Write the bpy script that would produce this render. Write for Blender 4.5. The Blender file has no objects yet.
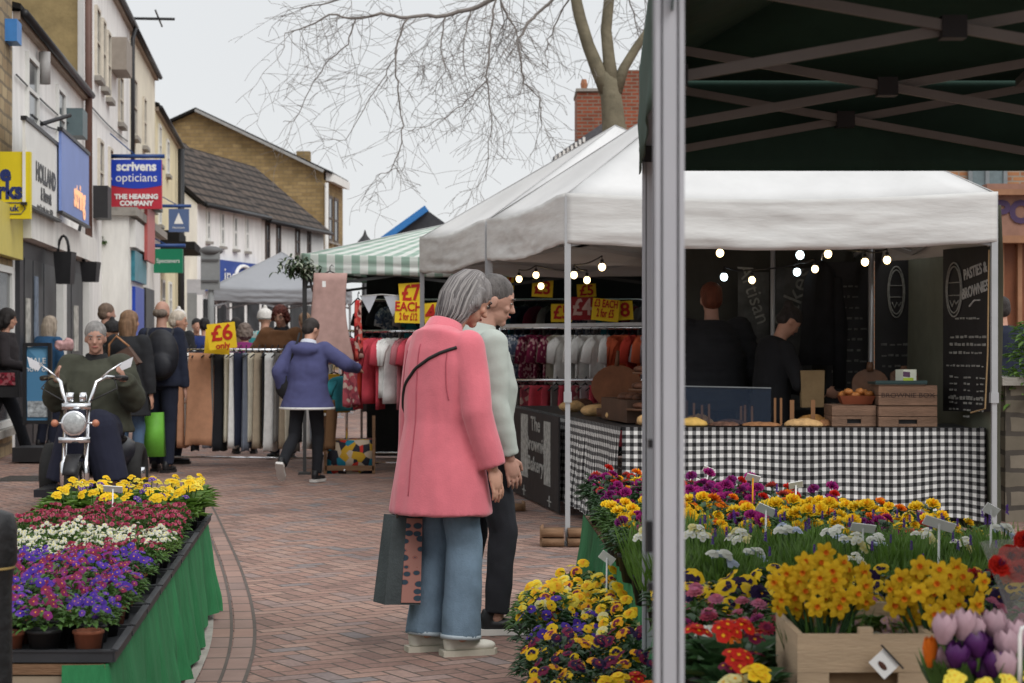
import bpy, math, random
import numpy as np
from mathutils.bvhtree import BVHTree
from mathutils import Vector, Matrix, noise
V = Vector
PI = math.pi
rnd = random.Random(7)
scene = bpy.context.scene
COL = scene.collection
# ------------------------------------------------------------ camera, sky, sun, exposure
F = 2000.0; HZ = 338.0; EYE = 1.4
ORD = 'first second third fourth fifth sixth seventh eighth ninth tenth eleventh twelfth thirteenth fourteenth fifteenth sixteenth seventeenth eighteenth nineteenth twentieth'.split()
def ordn(k): return ORD[k] if k < 20 else ('twenty-' if k < 29 else 'thirty-') + ORD[(k - 20) % 10] if k not in (29, 39) else ('thirtieth', 'fortieth')[k > 30]
cam_d = bpy.data.cameras.new('camera'); cam = bpy.data.objects.new('camera', cam_d); COL.objects.link(cam)
cam.location = (0, 0, EYE)
cam.rotation_euler = (math.radians(90 - 0.1), 0, 0)
cam_d.sensor_width = 23.5; cam_d.lens = F / 1024 * 23.5
cam_d.clip_start = 0.05; cam_d.clip_end = 2000
cam_d.dof.use_dof = True; cam_d.dof.focus_distance = 9.3; cam_d.dof.aperture_fstop = 5.0
scene.camera = cam
w = bpy.data.worlds.new('World'); scene.world = w; w.use_nodes = True
nt = w.node_tree; nt.nodes.clear()
SUN_EL, SUN_AZ = math.radians(46), math.radians(144)
wo = nt.nodes.new('ShaderNodeOutputWorld'); bg = nt.nodes.new('ShaderNodeBackground'); bg.inputs[1].default_value = 0.1
sk = nt.nodes.new('ShaderNodeTexSky'); sk.sky_type = 'NISHITA'; sk.sun_disc = False
sk.sun_elevation = SUN_EL; sk.sun_rotation = SUN_AZ
tc = nt.nodes.new('ShaderNodeTexCoord'); sx = nt.nodes.new('ShaderNodeSeparateXYZ')
rmp = nt.nodes.new('ShaderNodeValToRGB')
rmp.color_ramp.elements[0].position = 0.0; rmp.color_ramp.elements[0].color = (0.7, 0.712, 0.72, 1)
rmp.color_ramp.elements[1].position = 1.0; rmp.color_ramp.elements[1].color = (1.25, 1.27, 1.3, 1)
e = rmp.color_ramp.elements.new(0.22); e.color = (0.69, 0.705, 0.718, 1)
nz = nt.nodes.new('ShaderNodeTexNoise'); nz.inputs['Scale'].default_value = 3.0; nz.inputs['Detail'].default_value = 3
mr = nt.nodes.new('ShaderNodeMapRange'); mr.inputs[3].default_value = 9.6; mr.inputs[4].default_value = 10.4
mul = nt.nodes.new('ShaderNodeVectorMath'); mul.operation = 'SCALE'
mix = nt.nodes.new('ShaderNodeMix'); mix.data_type = 'RGBA'; mix.inputs[0].default_value = 0.96
L = nt.links.new
L(tc.outputs['Generated'], sx.inputs[0]); L(sx.outputs[2], rmp.inputs[0]); L(tc.outputs['Generated'], nz.inputs['Vector'])
L(nz.outputs[0], mr.inputs[0]); L(rmp.outputs[0], mul.inputs[0]); L(mr.outputs[0], mul.inputs['Scale'])
L(sk.outputs[0], mix.inputs[6]); L(mul.outputs[0], mix.inputs[7]); L(mix.outputs[2], bg.inputs[0]); L(bg.outputs[0], wo.inputs[0])
sl = bpy.data.lights.new('sun', 'SUN'); so = bpy.data.objects.new('sun', sl); COL.objects.link(so)
sl.energy = 1.5; sl.angle = math.radians(35); sl.color = (1.0, 0.97, 0.93)
so.rotation_euler = (math.radians(44), 0, math.radians(36))
scene.view_settings.view_transform = 'Standard'; scene.view_settings.look = 'None'
scene.view_settings.exposure = 0.22; scene.view_settings.gamma = 1.0
scene.render.engine = 'CYCLES'
scene.cycles.max_bounces = 6; scene.cycles.use_denoising = True
# ------------------------------------------------------------ helpers
def P(px, py, d): return V(((px - 512) / F * d, d, EYE + (HZ - py) / F * d))
def G(px, py, z=0.0):
    d = F * (EYE - z) / (py - HZ); return V(((px - 512) / F * d, d, z))
MATS = {}
def M(name, col=(.5, .5, .5), rough=.8, var=.12, vs=6.0, bump=0.0, bs=60.0, metal=0.0, spec=.35, emit=0.0, trans=0.0, objvar=0.0, stretch=None, sheen=0.0):
    if name in MATS: return MATS[name]
    m = bpy.data.materials.new(name); m.use_nodes = True; t = m.node_tree; b = t.nodes['Principled BSDF']
    MATS[name] = m
    b.inputs['Roughness'].default_value = rough; b.inputs['Metallic'].default_value = metal
    b.inputs['Specular IOR Level'].default_value = spec
    b.inputs['Base Color'].default_value = (*col, 1)
    if sheen: b.inputs['Sheen Weight'].default_value = sheen
    co = t.nodes.new('ShaderNodeTexCoord'); src = co.outputs['Object']
    if stretch:
        mp = t.nodes.new('ShaderNodeMapping'); mp.inputs['Scale'].default_value = stretch; t.links.new(src, mp.inputs[0]); src = mp.outputs[0]
    if var or objvar:
        n = t.nodes.new('ShaderNodeTexNoise'); n.inputs['Scale'].default_value = vs; n.inputs['Detail'].default_value = 5; n.inputs['Roughness'].default_value = .65
        t.links.new(src, n.inputs['Vector'])
        mr = t.nodes.new('ShaderNodeMapRange'); mr.inputs[1].default_value = .3; mr.inputs[2].default_value = .7
        mr.inputs[3].default_value = 1 - var; mr.inputs[4].default_value = 1 + var
        t.links.new(n.outputs[0], mr.inputs[0])
        val = mr.outputs[0]
        if objvar:
            oi = t.nodes.new('ShaderNodeObjectInfo'); m2 = t.nodes.new('ShaderNodeMapRange'); m2.inputs[3].default_value = 1 - objvar; m2.inputs[4].default_value = 1 + objvar
            t.links.new(oi.outputs['Random'], m2.inputs[0]); mm = t.nodes.new('ShaderNodeMath'); mm.operation = 'MULTIPLY'
            t.links.new(val, mm.inputs[0]); t.links.new(m2.outputs[0], mm.inputs[1]); val = mm.outputs[0]
        vm = t.nodes.new('ShaderNodeVectorMath'); vm.operation = 'SCALE'; vm.inputs[0].default_value = col
        t.links.new(val, vm.inputs['Scale']); t.links.new(vm.outputs[0], b.inputs['Base Color'])
    if bump:
        n = t.nodes.new('ShaderNodeTexNoise'); n.inputs['Scale'].default_value = bs; n.inputs['Detail'].default_value = 3
        t.links.new(src, n.inputs['Vector']); bp = t.nodes.new('ShaderNodeBump'); bp.inputs['Strength'].default_value = bump; bp.inputs['Distance'].default_value = .02
        t.links.new(n.outputs[0], bp.inputs['Height']); t.links.new(bp.outputs[0], b.inputs['Normal'])
    if emit:
        b.inputs['Emission Color'].default_value = (*col, 1); b.inputs['Emission Strength'].default_value = emit
    if trans:
        tr = t.nodes.new('ShaderNodeBsdfTranslucent'); tr.inputs[0].default_value = (*col, 1)
        ms = t.nodes.new('ShaderNodeMixShader'); ms.inputs[0].default_value = trans
        t.links.new(b.outputs[0], ms.inputs[1]); t.links.new(tr.outputs[0], ms.inputs[2])
        t.links.new(ms.outputs[0], t.nodes['Material Output'].inputs[0])
    return m
class X:                                     # tiny expression wrapper for math nodes
    t = None
    def __init__(s, o): s.o = o
    @staticmethod
    def n(op, *a):
        nd = X.t.nodes.new('ShaderNodeMath'); nd.operation = op
        for i, q in enumerate(a):
            if isinstance(q, X): X.t.links.new(q.o, nd.inputs[i])
            else: nd.inputs[i].default_value = q
        return X(nd.outputs[0])
    def __add__(s, b): return X.n('ADD', s, b)
    def __sub__(s, b): return X.n('SUBTRACT', s, b)
    def __mul__(s, b): return X.n('MULTIPLY', s, b)
    def fl(s): return X.n('FLOOR', s)
    def lt(s, b): return X.n('LESS_THAN', s, b)
    def gt(s, b): return X.n('GREATER_THAN', s, b)
def ramp(t, src, stops, const=False):
    r = t.nodes.new('ShaderNodeValToRGB'); cr = r.color_ramp
    if const: cr.interpolation = 'CONSTANT'
    while len(cr.elements) < len(stops): cr.elements.new(.5)
    for e, (p, c) in zip(cr.elements, stops): e.position = p; e.color = (*c, 1)
    t.links.new(src, r.inputs[0]); return r.outputs[0]
def mixc(t, fac, a, b, mode='MIX'):
    m = t.nodes.new('ShaderNodeMix'); m.data_type = 'RGBA'; m.blend_type = mode
    for q, i in ((fac, 0), (a, 6), (b, 7)):
        if isinstance(q, (int, float)): m.inputs[i].default_value = q
        elif isinstance(q, tuple): m.inputs[i].default_value = (*q, 1)
        else: t.links.new(q, m.inputs[i])
    return m.outputs[2]
def newmat(name, rough=.85, spec=.3):
    m = bpy.data.materials.new(name); m.use_nodes = True; MATS[name] = m
    b = m.node_tree.nodes['Principled BSDF']; b.inputs['Roughness'].default_value = rough; b.inputs['Specular IOR Level'].default_value = spec
    return m, m.node_tree, b
def tag(o, label=None, cat=None, group=None, kind=None):
    if label: o['label'] = label
    if cat: o['category'] = cat
    if group: o['group'] = group
    if kind: o['kind'] = kind
    return o
def thing(name, label, cat, loc=(0, 0, 0), rz=0.0, group=None):
    o = bpy.data.objects.new(name, None); COL.objects.link(o); o.empty_display_size = .1
    o.location = loc; o.rotation_euler = (0, 0, rz)
    return tag(o, label, cat, group)
TMP = bpy.data.scenes.new('tmp')
def evaluated_mesh(o):
    TMP.collection.objects.link(o); vl = TMP.view_layers[0]; vl.update(); me = bpy.data.meshes.new_from_object(o.evaluated_get(vl.depsgraph)); TMP.collection.objects.unlink(o); return me
class MB:
    def __init__(s): s.v = []; s.f = []; s.m = []; s.uv = []; s.has_uv = False
    def add(s, vs, fs, mi=0, uvs=None):
        b = len(s.v); s.v += [tuple(q) for q in vs]
        for k, f in enumerate(fs):
            s.f.append([b + i for i in f]); s.m.append(mi)
            s.uv.append([uvs[i] for i in f] if uvs else None)
        if uvs: s.has_uv = True
        return s
    def box(s, c, sz, rz=0.0, mi=0, rot=None):
        a, b, h = sz[0] / 2, sz[1] / 2, sz[2] / 2
        R = rot if rot is not None else Matrix.Rotation(rz, 3, 'Z'); c = V(c)
        vs = [c + R @ V((x * a, y * b, z * h)) for z in (-1, 1) for x, y in ((-1, -1), (1, -1), (1, 1), (-1, 1))]
        return s.add(vs, [(0, 3, 2, 1), (4, 5, 6, 7), (0, 1, 5, 4), (1, 2, 6, 5), (2, 3, 7, 6), (3, 0, 4, 7)], mi)
    def bar(s, p, q, wd, h, mi=0):            # rectangular bar from p to q
        p, q = V(p), V(q); d = q - p; z = V((0, 0, 1)) if abs(d.normalized().z) < .95 else V((0, 1, 0))
        x = d.normalized(); y = z.cross(x).normalized(); zz = x.cross(y)
        R = Matrix((x, y, zz)).transposed()
        return s.box((p + q) / 2, (d.length, wd, h), rot=R, mi=mi)
    def tube(s, pts, r, n=8, mi=0, cap=True):
        pts = [V(p) for p in pts]; rr = r if isinstance(r, (list, tuple)) else [r] * len(pts)
        rings = []; prev = None
        for i, p in enumerate(pts):
            t = (pts[min(i + 1, len(pts) - 1)] - pts[max(i - 1, 0)])
            t = t.normalized() if t.length > 1e-9 else V((0, 0, 1))
            if prev is None: a = t.orthogonal().normalized()
            else:
                a = prev - t * prev.dot(t); a = a.normalized() if a.length > 1e-6 else t.orthogonal().normalized()
            prev = a; b = t.cross(a)
            q = rr[i]; ra, rb = (q if isinstance(q, tuple) else (q, q))
            rings.append([p + a * math.cos(2 * PI * k / n) * ra + b * math.sin(2 * PI * k / n) * rb for k in range(n)])
        return s.rings(rings, mi, cap)
    def rings(s, rings, mi=0, cap=True, closed=True):
        n = len(rings[0]); vs = [p for r in rings for p in r]; fs = []
        for i in range(len(rings) - 1):
            for k in range(n if closed else n - 1):
                fs.append((i * n + k, i * n + (k + 1) % n, (i + 1) * n + (k + 1) % n, (i + 1) * n + k))
        if cap:
            vs.append(sum(rings[0], V()) / n); vs.append(sum(rings[-1], V()) / n); c0, c1 = len(vs) - 2, len(vs) - 1; m = (len(rings) - 1) * n
            for k in range(n):
                fs.append((c0, (k + 1) % n, k)); fs.append((c1, m + k, m + (k + 1) % n))
        return s.add(vs, fs, mi)
    def lathe(s, prof, c=(0, 0, 0), n=16, mi=0, cap=True, sq=1.0):
        c = V(c)
        return s.rings([[c + V((r * math.cos(2 * PI * k / n), r * sq * math.sin(2 * PI * k / n), z)) for k in range(n)] for r, z in prof], mi, cap)
    def ell(s, c, r, R=None, n=12, mi=0):
        c = V(c); R = R or Matrix.Identity(3); m = max(6, n // 2 + 2); rings = []
        for i in range(1, m):
            a = PI * i / m - PI / 2
            rings.append([c + R @ V((r[0] * math.cos(a) * math.cos(2 * PI * k / n), r[1] * math.cos(a) * math.sin(2 * PI * k / n), r[2] * math.sin(a))) for k in range(n)])
        vs = [p for q in rings for p in q]; fs = []; k0 = len(rings)
        for i in range(k0 - 1):
            for k in range(n): fs.append((i * n + k, i * n + (k + 1) % n, (i + 1) * n + (k + 1) % n, (i + 1) * n + k))
        vs += [c + R @ V((0, 0, -r[2])), c + R @ V((0, 0, r[2]))]; a, b = len(vs) - 2, len(vs) - 1; mm = (k0 - 1) * n
        for k in range(n): fs.append((a, (k + 1) % n, k)); fs.append((b, mm + k, mm + (k + 1) % n))
        return s.add(vs, fs, mi)
    def caps(s, p, q, r1, r2, n=12):
        p, q = V(p), V(q); s.tube([p, q], [r1, r2], n); s.ell(p, (r1,) * 3, n=n); s.ell(q, (r2,) * 3, n=n); return s
    def sheet(s, fn, nu, nv, mi=0, su=1.0, sv=1.0, thick=0.0):
        vs = [V(fn(i / nu, j / nv)) for j in range(nv + 1) for i in range(nu + 1)]
        uv = [(i / nu * su, j / nv * sv) for j in range(nv + 1) for i in range(nu + 1)]
        w_ = nu + 1
        return s.add(vs, [(j * w_ + i, j * w_ + i + 1, (j + 1) * w_ + i + 1, (j + 1) * w_ + i) for j in range(nv) for i in range(nu)], mi, uv)
    def prism(s, poly, z0, z1, mi=0):         # poly: xy list, vertical prism
        n = len(poly); vs = [V((x, y, z0)) for x, y in poly] + [V((x, y, z1)) for x, y in poly]
        return s.add(vs, [tuple(range(n))[::-1], tuple(range(n, 2 * n))] + [(k, (k + 1) % n, n + (k + 1) % n, n + k) for k in range(n)], mi)
    def slab(s, poly, off, mi=0):             # planar polygon (3D pts) extruded by vector
        n = len(poly); off = V(off); vs = [V(p) for p in poly] + [V(p) + off for p in poly]
        return s.add(vs, [tuple(range(n)), tuple(range(n, 2 * n))[::-1]] + [((k + 1) % n, k, n + k, n + (k + 1) % n) for k in range(n)], mi)
    def leaf(s, p, d, up, ln, wd, mi=0, droop=.3, seg=2):
        p, d = V(p), V(d).normalized(); sd = d.cross(V(up)); sd = sd.normalized() if sd.length > 1e-6 else V((1, 0, 0)); u = sd.cross(d)
        t = p + d * ln - V((0, 0, droop * ln)); fold = u * wd * .2
        a = p + d * ln * .3 + u * wd * .08 - V((0, 0, droop * ln * .1)); b = p + d * ln * .7 + u * wd * .06 - V((0, 0, droop * ln * .45))
        return s.add([p, a + sd * wd * .42 + fold, b + sd * wd * .46 + fold, t, b - sd * wd * .46 + fold, a - sd * wd * .42 + fold, a, b], [(0, 1, 6), (0, 6, 5), (1, 2, 7, 6), (6, 7, 4, 5), (2, 3, 7), (7, 3, 4)], mi)
    def build(s, name, mats, parent=None, smooth=True, vox=None, sm=2, world=None, wrinkle=None, solid=0.0, auto=False):
        me = bpy.data.meshes.new(name)
        vs = s.v
        if world is not None: vs = [tuple(V(q) - V(world)) for q in vs]
        me.from_pydata(vs, [], s.f)
        mats = mats if isinstance(mats, (list, tuple)) else [mats]
        for m in mats: me.materials.append(m)
        me.polygons.foreach_set('material_index', s.m)
        if s.has_uv:
            ul = me.uv_layers.new(name='UVMap'); k = 0; dat = []
            for f, u in zip(s.f, s.uv):
                for i in range(len(f)): dat += list(u[i]) if u else [0, 0]
            ul.data.foreach_set('uv', dat)
        if smooth: me.polygons.foreach_set('use_smooth', [True] * len(s.f))
        me.update()
        o = bpy.data.objects.new(name, me)
        if vox or solid:
            if vox:
                r = o.modifiers.new('r', 'REMESH'); r.mode = 'VOXEL'; r.voxel_size = vox; r.use_smooth_shade = True
                if sm: q = o.modifiers.new('s', 'SMOOTH'); q.iterations = sm; q.factor = .6
            if solid: q = o.modifiers.new('t', 'SOLIDIFY'); q.thickness = solid; q.offset = 0
            nm = evaluated_mesh(o); o.modifiers.clear(); old = o.data; o.data = nm; bpy.data.meshes.remove(old)
            nm.name = name
            if vox and not nm.materials:
                for m in mats: nm.materials.append(m)
            if vox: nm.polygons.foreach_set('use_smooth', [True] * len(nm.polygons))
        COL.objects.link(o)
        if parent is not None: o.parent = parent
        if wrinkle:
            amp, sc = wrinkle; me = o.data; nn = len(me.vertices); ca = np.empty(nn * 3, np.float32); me.vertices.foreach_get('co', ca); na = np.empty(nn * 3, np.float32); me.vertex_normals.foreach_get('vector', na)
            ca = ca.reshape(-1, 3); na = na.reshape(-1, 3)
            q = np.array([noise.noise(V((x * sc[0], y * sc[1], z * sc[2]))) + .5 * noise.noise(V((x * sc[0] * 2.1 + 5, y * sc[1] * 2.1, z * sc[2] * 2.1))) for x, y, z in ca.tolist()], np.float32)
            me.vertices.foreach_set('co', (ca + na * (q * amp)[:, None]).ravel()); me.update()
        return o
def copy_tree(o, parent=None):
    c = o.copy(); COL.objects.link(c); c.parent = parent
    for ch in list(o.children): copy_tree(ch, c)
    return c
def text(name, body, size, mat, parent, loc, rot, align='CENTER', ext=.002, bold=0.0, squash=1.0, world=None):
    cu = bpy.data.curves.new(name, 'FONT'); cu.body = body; cu.size = size; cu.align_x = align; cu.align_y = 'CENTER'
    cu.extrude = ext; cu.offset = bold; cu.resolution_u = 3
    t = bpy.data.objects.new(name, cu); me = evaluated_mesh(t)
    bpy.data.objects.remove(t); bpy.data.curves.remove(cu)
    R = rot if isinstance(rot, Matrix) else Matrix(rot)
    for v in me.vertices: v.co = R @ V((v.co.x * squash, v.co.y, v.co.z)) + V(loc) - (V(world) if world is not None else V())
    me.materials.clear(); me.materials.append(mat); me.name = name
    o = bpy.data.objects.new(name, me); COL.objects.link(o); o.parent = parent
    return o
def facing(ux, n):    # text matrix: local x -> ux, local z -> n (outward normal)
    ux, n = V(ux).normalized(), V(n).normalized(); uy = n.cross(ux).normalized()
    return Matrix((ux, uy, n)).transposed()
FRONT = facing((1, 0, 0), (0, -1, 0))
# common materials
black = M('black_metal', (.018, .018, .02), .45, .1, bump=.05)
blackp = M('black_plastic', (.02, .02, .022), .5, .2)
alu = M('aluminium', (.45, .46, .48), .38, .06, 3, metal=.55, spec=.5)
chrome = M('chrome', (.75, .76, .78), .16, .05, metal=1.0)
white = M('white_paint', (.75, .75, .72), .7, .06, 2)
whitep = M('white_plastic', (.8, .8, .78), .5, .05)
glassd = M('dark_window_glass', (.035, .042, .05),   .15, .3, 2, spec=.4)
wood = M('brown_wood', (.19, .105, .055), .7, .3, 3, bump=.3, bs=30, stretch=(1, 1, 8))
palewood = M('pale_crate_wood', (.42, .31, .2), .7, .15, 3, bump=.3, bs=40, stretch=(1, 1, 9))
# ------------------------------------------------------------ ground
def herring_mat():
    m, t, b = newmat('red_block_paving', .86, .25); X.t = t
    co = t.nodes.new('ShaderNodeTexCoord'); mp = t.nodes.new('ShaderNodeMapping'); mp.inputs['Rotation'].default_value = (0, 0, math.radians(-30)); mp.inputs['Scale'].default_value = (10.2, 10.2, 10.2)
    t.links.new(co.outputs['Object'], mp.inputs[0]); sp = t.nodes.new('ShaderNodeSeparateXYZ'); t.links.new(mp.outputs[0], sp.inputs[0])
    x, y = X(sp.outputs[0]), X(sp.outputs[1]); i, j = x.fl(), y.fl(); fx, fy = x - i, y - j
    k = X.n('FLOORED_MODULO', i - j, 4.0)
    k0, k1 = k.lt(.5), k.gt(.5) * k.lt(1.5); k2, k3 = k.gt(1.5) * k.lt(2.5), k.gt(2.5)
    L_, R_, B_, T_ = fx, X.n('SUBTRACT', 1.0, fx), fy, X.n('SUBTRACT', 1.0, fy)
    d = X.n('MINIMUM', X.n('MINIMUM', L_ + k1 * 9.0, R_ + k0 * 9.0), X.n('MINIMUM', B_ + k2 * 9.0, T_ + k3 * 9.0))
    mort = d.lt(.065)
    ii, jj = i - k1, j + k3
    cb = t.nodes.new('ShaderNodeCombineXYZ'); t.links.new(ii.o, cb.inputs[0]); t.links.new(jj.o, cb.inputs[1])
    wn = t.nodes.new('ShaderNodeTexWhiteNoise'); wn.noise_dimensions = '2D'; t.links.new(cb.outputs[0], wn.inputs['Vector'])
    c = ramp(t, wn.outputs[0], [(0, (.21, .135, .112)), (.25, (.275, .168, .138)), (.5, (.305, .19, .152)), (.75, (.325, .215, .175)), (.9, (.245, .18, .165)), (1, (.19, .175, .175))])
    n = t.nodes.new('ShaderNodeTexNoise'); n.inputs['Scale'].default_value = .9; n.inputs['Detail'].default_value = 6; t.links.new(co.outputs['Object'], n.inputs['Vector'])
    n2 = t.nodes.new('ShaderNodeTexNoise'); n2.inputs['Scale'].default_value = 40; n2.inputs['Detail'].default_value = 3; t.links.new(co.outputs['Object'], n2.inputs['Vector'])
    s = ramp(t, n.outputs[0], [(.3, (.66, .65, .66)), (.5, (.96, .96, .96)), (.75, (1.14, 1.13, 1.1))]); s2 = ramp(t, n2.outputs[0], [(.3, (.8, .8, .8)), (.7, (1.15, 1.15, 1.15))])
    # chewing-gum spots
    vo = t.nodes.new('ShaderNodeTexVoronoi'); vo.inputs['Scale'].default_value = 2.3; t.links.new(co.outputs['Object'], vo.inputs['Vector'])
    gum = X(vo.outputs['Distance']).lt(.055)
    c = mixc(t, 1.0, c, s, 'MULTIPLY'); c = mixc(t, 1.0, c, s2, 'MULTIPLY'); c = mixc(t, (gum * .5).o, c, (.3, .27, .25)); c = mixc(t, (mort * .95).o, c, (.085, .068, .058))
    t.links.new(c, b.inputs['Base Color'])
    bp = t.nodes.new('ShaderNodeBump'); bp.inputs['Strength'].default_value = .5; bp.inputs['Distance'].default_value = .006
    hgt = X.n('MINIMUM', d, .1) * 10.0 + X(wn.outputs[0]) * .5 + X(n2.outputs[0]) * .5
    t.links.new(hgt.o, bp.inputs['Height']); t.links.new(bp.outputs[0], b.inputs['Normal'])
    return m
def brickmat(name, c1, c2, mo, sc=1.0, w=.23, h=.075, uv=False, rough=.9, mort=.012, off=.5, stone=0.0):
    m, t, b = newmat(name, rough, .2)
    co = t.nodes.new('ShaderNodeTexCoord')
    if uv: src = co.outputs['UV']
    else:
        sp = t.nodes.new('ShaderNodeSeparateXYZ'); t.links.new(co.outputs['Object'], sp.inputs[0]); X.t = t
        q = X(sp.outputs[0]) + X(sp.outputs[1]); cb = t.nodes.new('ShaderNodeCombineXYZ'); t.links.new(q.o, cb.inputs[0]); t.links.new(sp.outputs[2], cb.inputs[1]); src = cb.outputs[0]
    if stone:
        nn = t.nodes.new('ShaderNodeTexNoise'); nn.inputs['Scale'].default_value = 3; t.links.new(src, nn.inputs['Vector'])
        src = mixc(t, stone, src, nn.outputs['Color'], 'ADD')
    br = t.nodes.new('ShaderNodeTexBrick'); br.inputs['Color1'].default_value = (*c1, 1); br.inputs['Color2'].default_value = (*c2, 1); br.inputs['Mortar'].default_value = (*mo, 1)
    br.inputs['Scale'].default_value = sc; br.inputs['Brick Width'].default_value = w; br.inputs['Row Height'].default_value = h; br.inputs['Mortar Size'].default_value = mort; br.offset = off
    t.links.new(src, br.inputs['Vector'])
    n = t.nodes.new('ShaderNodeTexNoise'); n.inputs['Scale'].default_value = 1.3; n.inputs['Detail'].default_value = 8; n.inputs['Roughness'].default_value = .7; t.links.new(co.outputs['Object'], n.inputs['Vector'])
    s = ramp(t, n.outputs[0], [(.3, (.7, .7, .7)), (.7, (1.25, 1.25, 1.25))]); c = mixc(t, 1.0, br.outputs[0], s, 'MULTIPLY')
    t.links.new(c, b.inputs['Base Color'])
    bp = t.nodes.new('ShaderNodeBump'); bp.inputs['Strength'].default_value = .4; bp.inputs['Distance'].default_value = .01; bp.invert = True
    t.links.new(br.outputs['Fac'], bp.inputs['Height']); t.links.new(bp.outputs[0], b.inputs['Normal'])
    return m
g = MB(); g.add([(-400, -60, 0), (400, -60, 0), (400, 900, 0), (-400, 900, 0)], [(0, 1, 2, 3)])
tag(g.build('ground', herring_mat(), smooth=False), kind='structure')
edge_b = brickmat('edging_blocks', (.29, .185, .15), (.23, .165, .145), (.1, .085, .075), w=.3, h=.5, uv=True, mort=.012, off=0)
grey_c = M('grey_concrete', (.3, .28, .25), .9, .2, 8, bump=.3)
def strip(name, pl, wd, z, mat, th=None, nseg=6):
    pts = [G(*p) for p in pl]; pp = []
    for i in range(len(pts) - 1):                    # Catmull-Rom
        a, b, c, d = pts[max(i - 1, 0)], pts[i], pts[i + 1], pts[min(i + 2, len(pts) - 1)]
        for k in range(nseg):
            t = k / nseg; pp.append(.5 * ((2 * b) + (c - a) * t + (2 * a - 5 * b + 4 * c - d) * t * t + (3 * b - a - 3 * c + d) * t ** 3))
    pp.append(pts[-1]); mb = MB(); vs = []; uv = []; s = 0
    for i, p in enumerate(pp):
        tn = (pp[min(i + 1, len(pp) - 1)] - pp[max(i - 1, 0)]).normalized(); nn = V((-tn.y, tn.x, 0))
        if i: s += (p - pp[i - 1]).length
        vs += [p + V((0, 0, z)), p + nn * wd + V((0, 0, z))]; uv += [(s, .02), (s, .48)]
    mb.add(vs, [(2 * i, 2 * i + 1, 2 * i + 3, 2 * i + 2) for i in range(len(pp) - 1)], 0, uv)
    return tag(mb.build(name, mat, smooth=False), kind='structure')
outer = [(186, 780), (228, 715), (246, 683), (256, 645), (254, 610), (243, 572), (229, 540), (213, 507), (195, 480)]
inner = [(150, 780), (200, 715), (221, 683), (232, 645), (232, 610), (225, 575), (214, 545), (201, 516), (185, 488)]
strip('paving_edge_course', outer, .105, .004, edge_b); strip('paving_edge_course', inner, .1, .004, edge_b)
jn = M('dark_joint', (.1, .082, .072), .95, .2)
strip('paving_joint', outer, .016, .0065, jn); strip('paving_joint', inner, .014, .0065, jn)
strip('table_kerb_strip', [(150, 740), (185, 700), (203, 668), (212, 640), (213, 610), (208, 585)], .04, .012, grey_c)
fg = MB()
for k in range(7): fg.box((*G(32, 479).xy + V((0, (k - 3) * .11)), .006), (.62, .05, .008))
o = tag(fg.build('drain_cover', M('drain_iron', (.06, .055, .05), .6), smooth=False), 'grey slotted iron drain cover in the paving left of the trike', 'drain cover')
# ------------------------------------------------------------ left street facades
class Fac:
    def __init__(s, O, u): s.O = V((O[0], O[1], 0)); s.u = V((u[0], u[1], 0)).normalized(); s.n = V((s.u.y, -s.u.x, 0)); s.rz = math.atan2(s.u.y, s.u.x)
    def p(s, a, z, o=0.0): return s.O + s.u * a + s.n * o + V((0, 0, z))
    def box(s, mb, a0, a1, z0, z1, o0, o1, mi=0): return mb.box(s.p((a0 + a1) / 2, (z0 + z1) / 2, (o0 + o1) / 2), (a1 - a0, abs(o1 - o0), z1 - z0), s.rz, mi)
    def a(s, px, o=0.0):                              # where the sight line through image column px meets the facade
        k = (px - 512) / F; q = s.O + s.n * o; return (k * q.y - q.x) / (s.u.x - k * s.u.y)
    def d(s, px, o=0.0): return s.p(s.a(px, o), 0, o).y
    def z(s, px, py, o=0.0): return EYE + (HZ - py) / F * s.d(px, o)
    def T(s): return facing(s.u, s.n)
LF = Fac((-3.375, 0), (-.111, 1))
render_w = M('white_render', (.82, .81, .785), .9, .13, 2.2, bump=.2, bs=8, stretch=(1.4, 1.4, .3))
render_o = M('off_white_render', (.74, .73, .69), .9, .16, 2.2, bump=.2, bs=8, stretch=(1.4, 1.4, .3))
cream = M('cream_render', (.74, .69, .56), .9, .12, 1.2, bump=.2, bs=8)
yellowc = M('pale_yellow_render', (.72, .64, .42), .9, .12, 1.2)
brownr = M('brown_rough_render', (.28, .21, .1), .95, .25, 2.5, bump=.5, bs=12)
stone = brickmat('yellow_rubble_stone', (.42, .33, .2), (.3, .22, .13), (.2, .16, .11), w=.38, h=.17, mort=.02, stone=.06)
tile = brickmat('dark_roof_tiles', (.07, .055, .047), (.045, .038, .034), (.014, .013, .012), w=.5, h=.4, uv=True, mort=.05)
tileg = brickmat('grey_brown_pantiles', (.1, .075, .06), (.065, .052, .045), (.014, .012, .011), w=.9, h=.42, uv=True, mort=.07)
rbrick = brickmat('red_brick', (.3, .085, .045), (.2, .06, .035), (.22, .17, .13), w=.23, h=.075)
tbrick = brickmat('tan_rubble_brick', (.33, .235, .11), (.24, .165, .075), (.2, .15, .09), w=.4, h=.16, stone=.05)
frame_w = M('white_window_frame', (.7, .7, .67), .6, .05)
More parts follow.
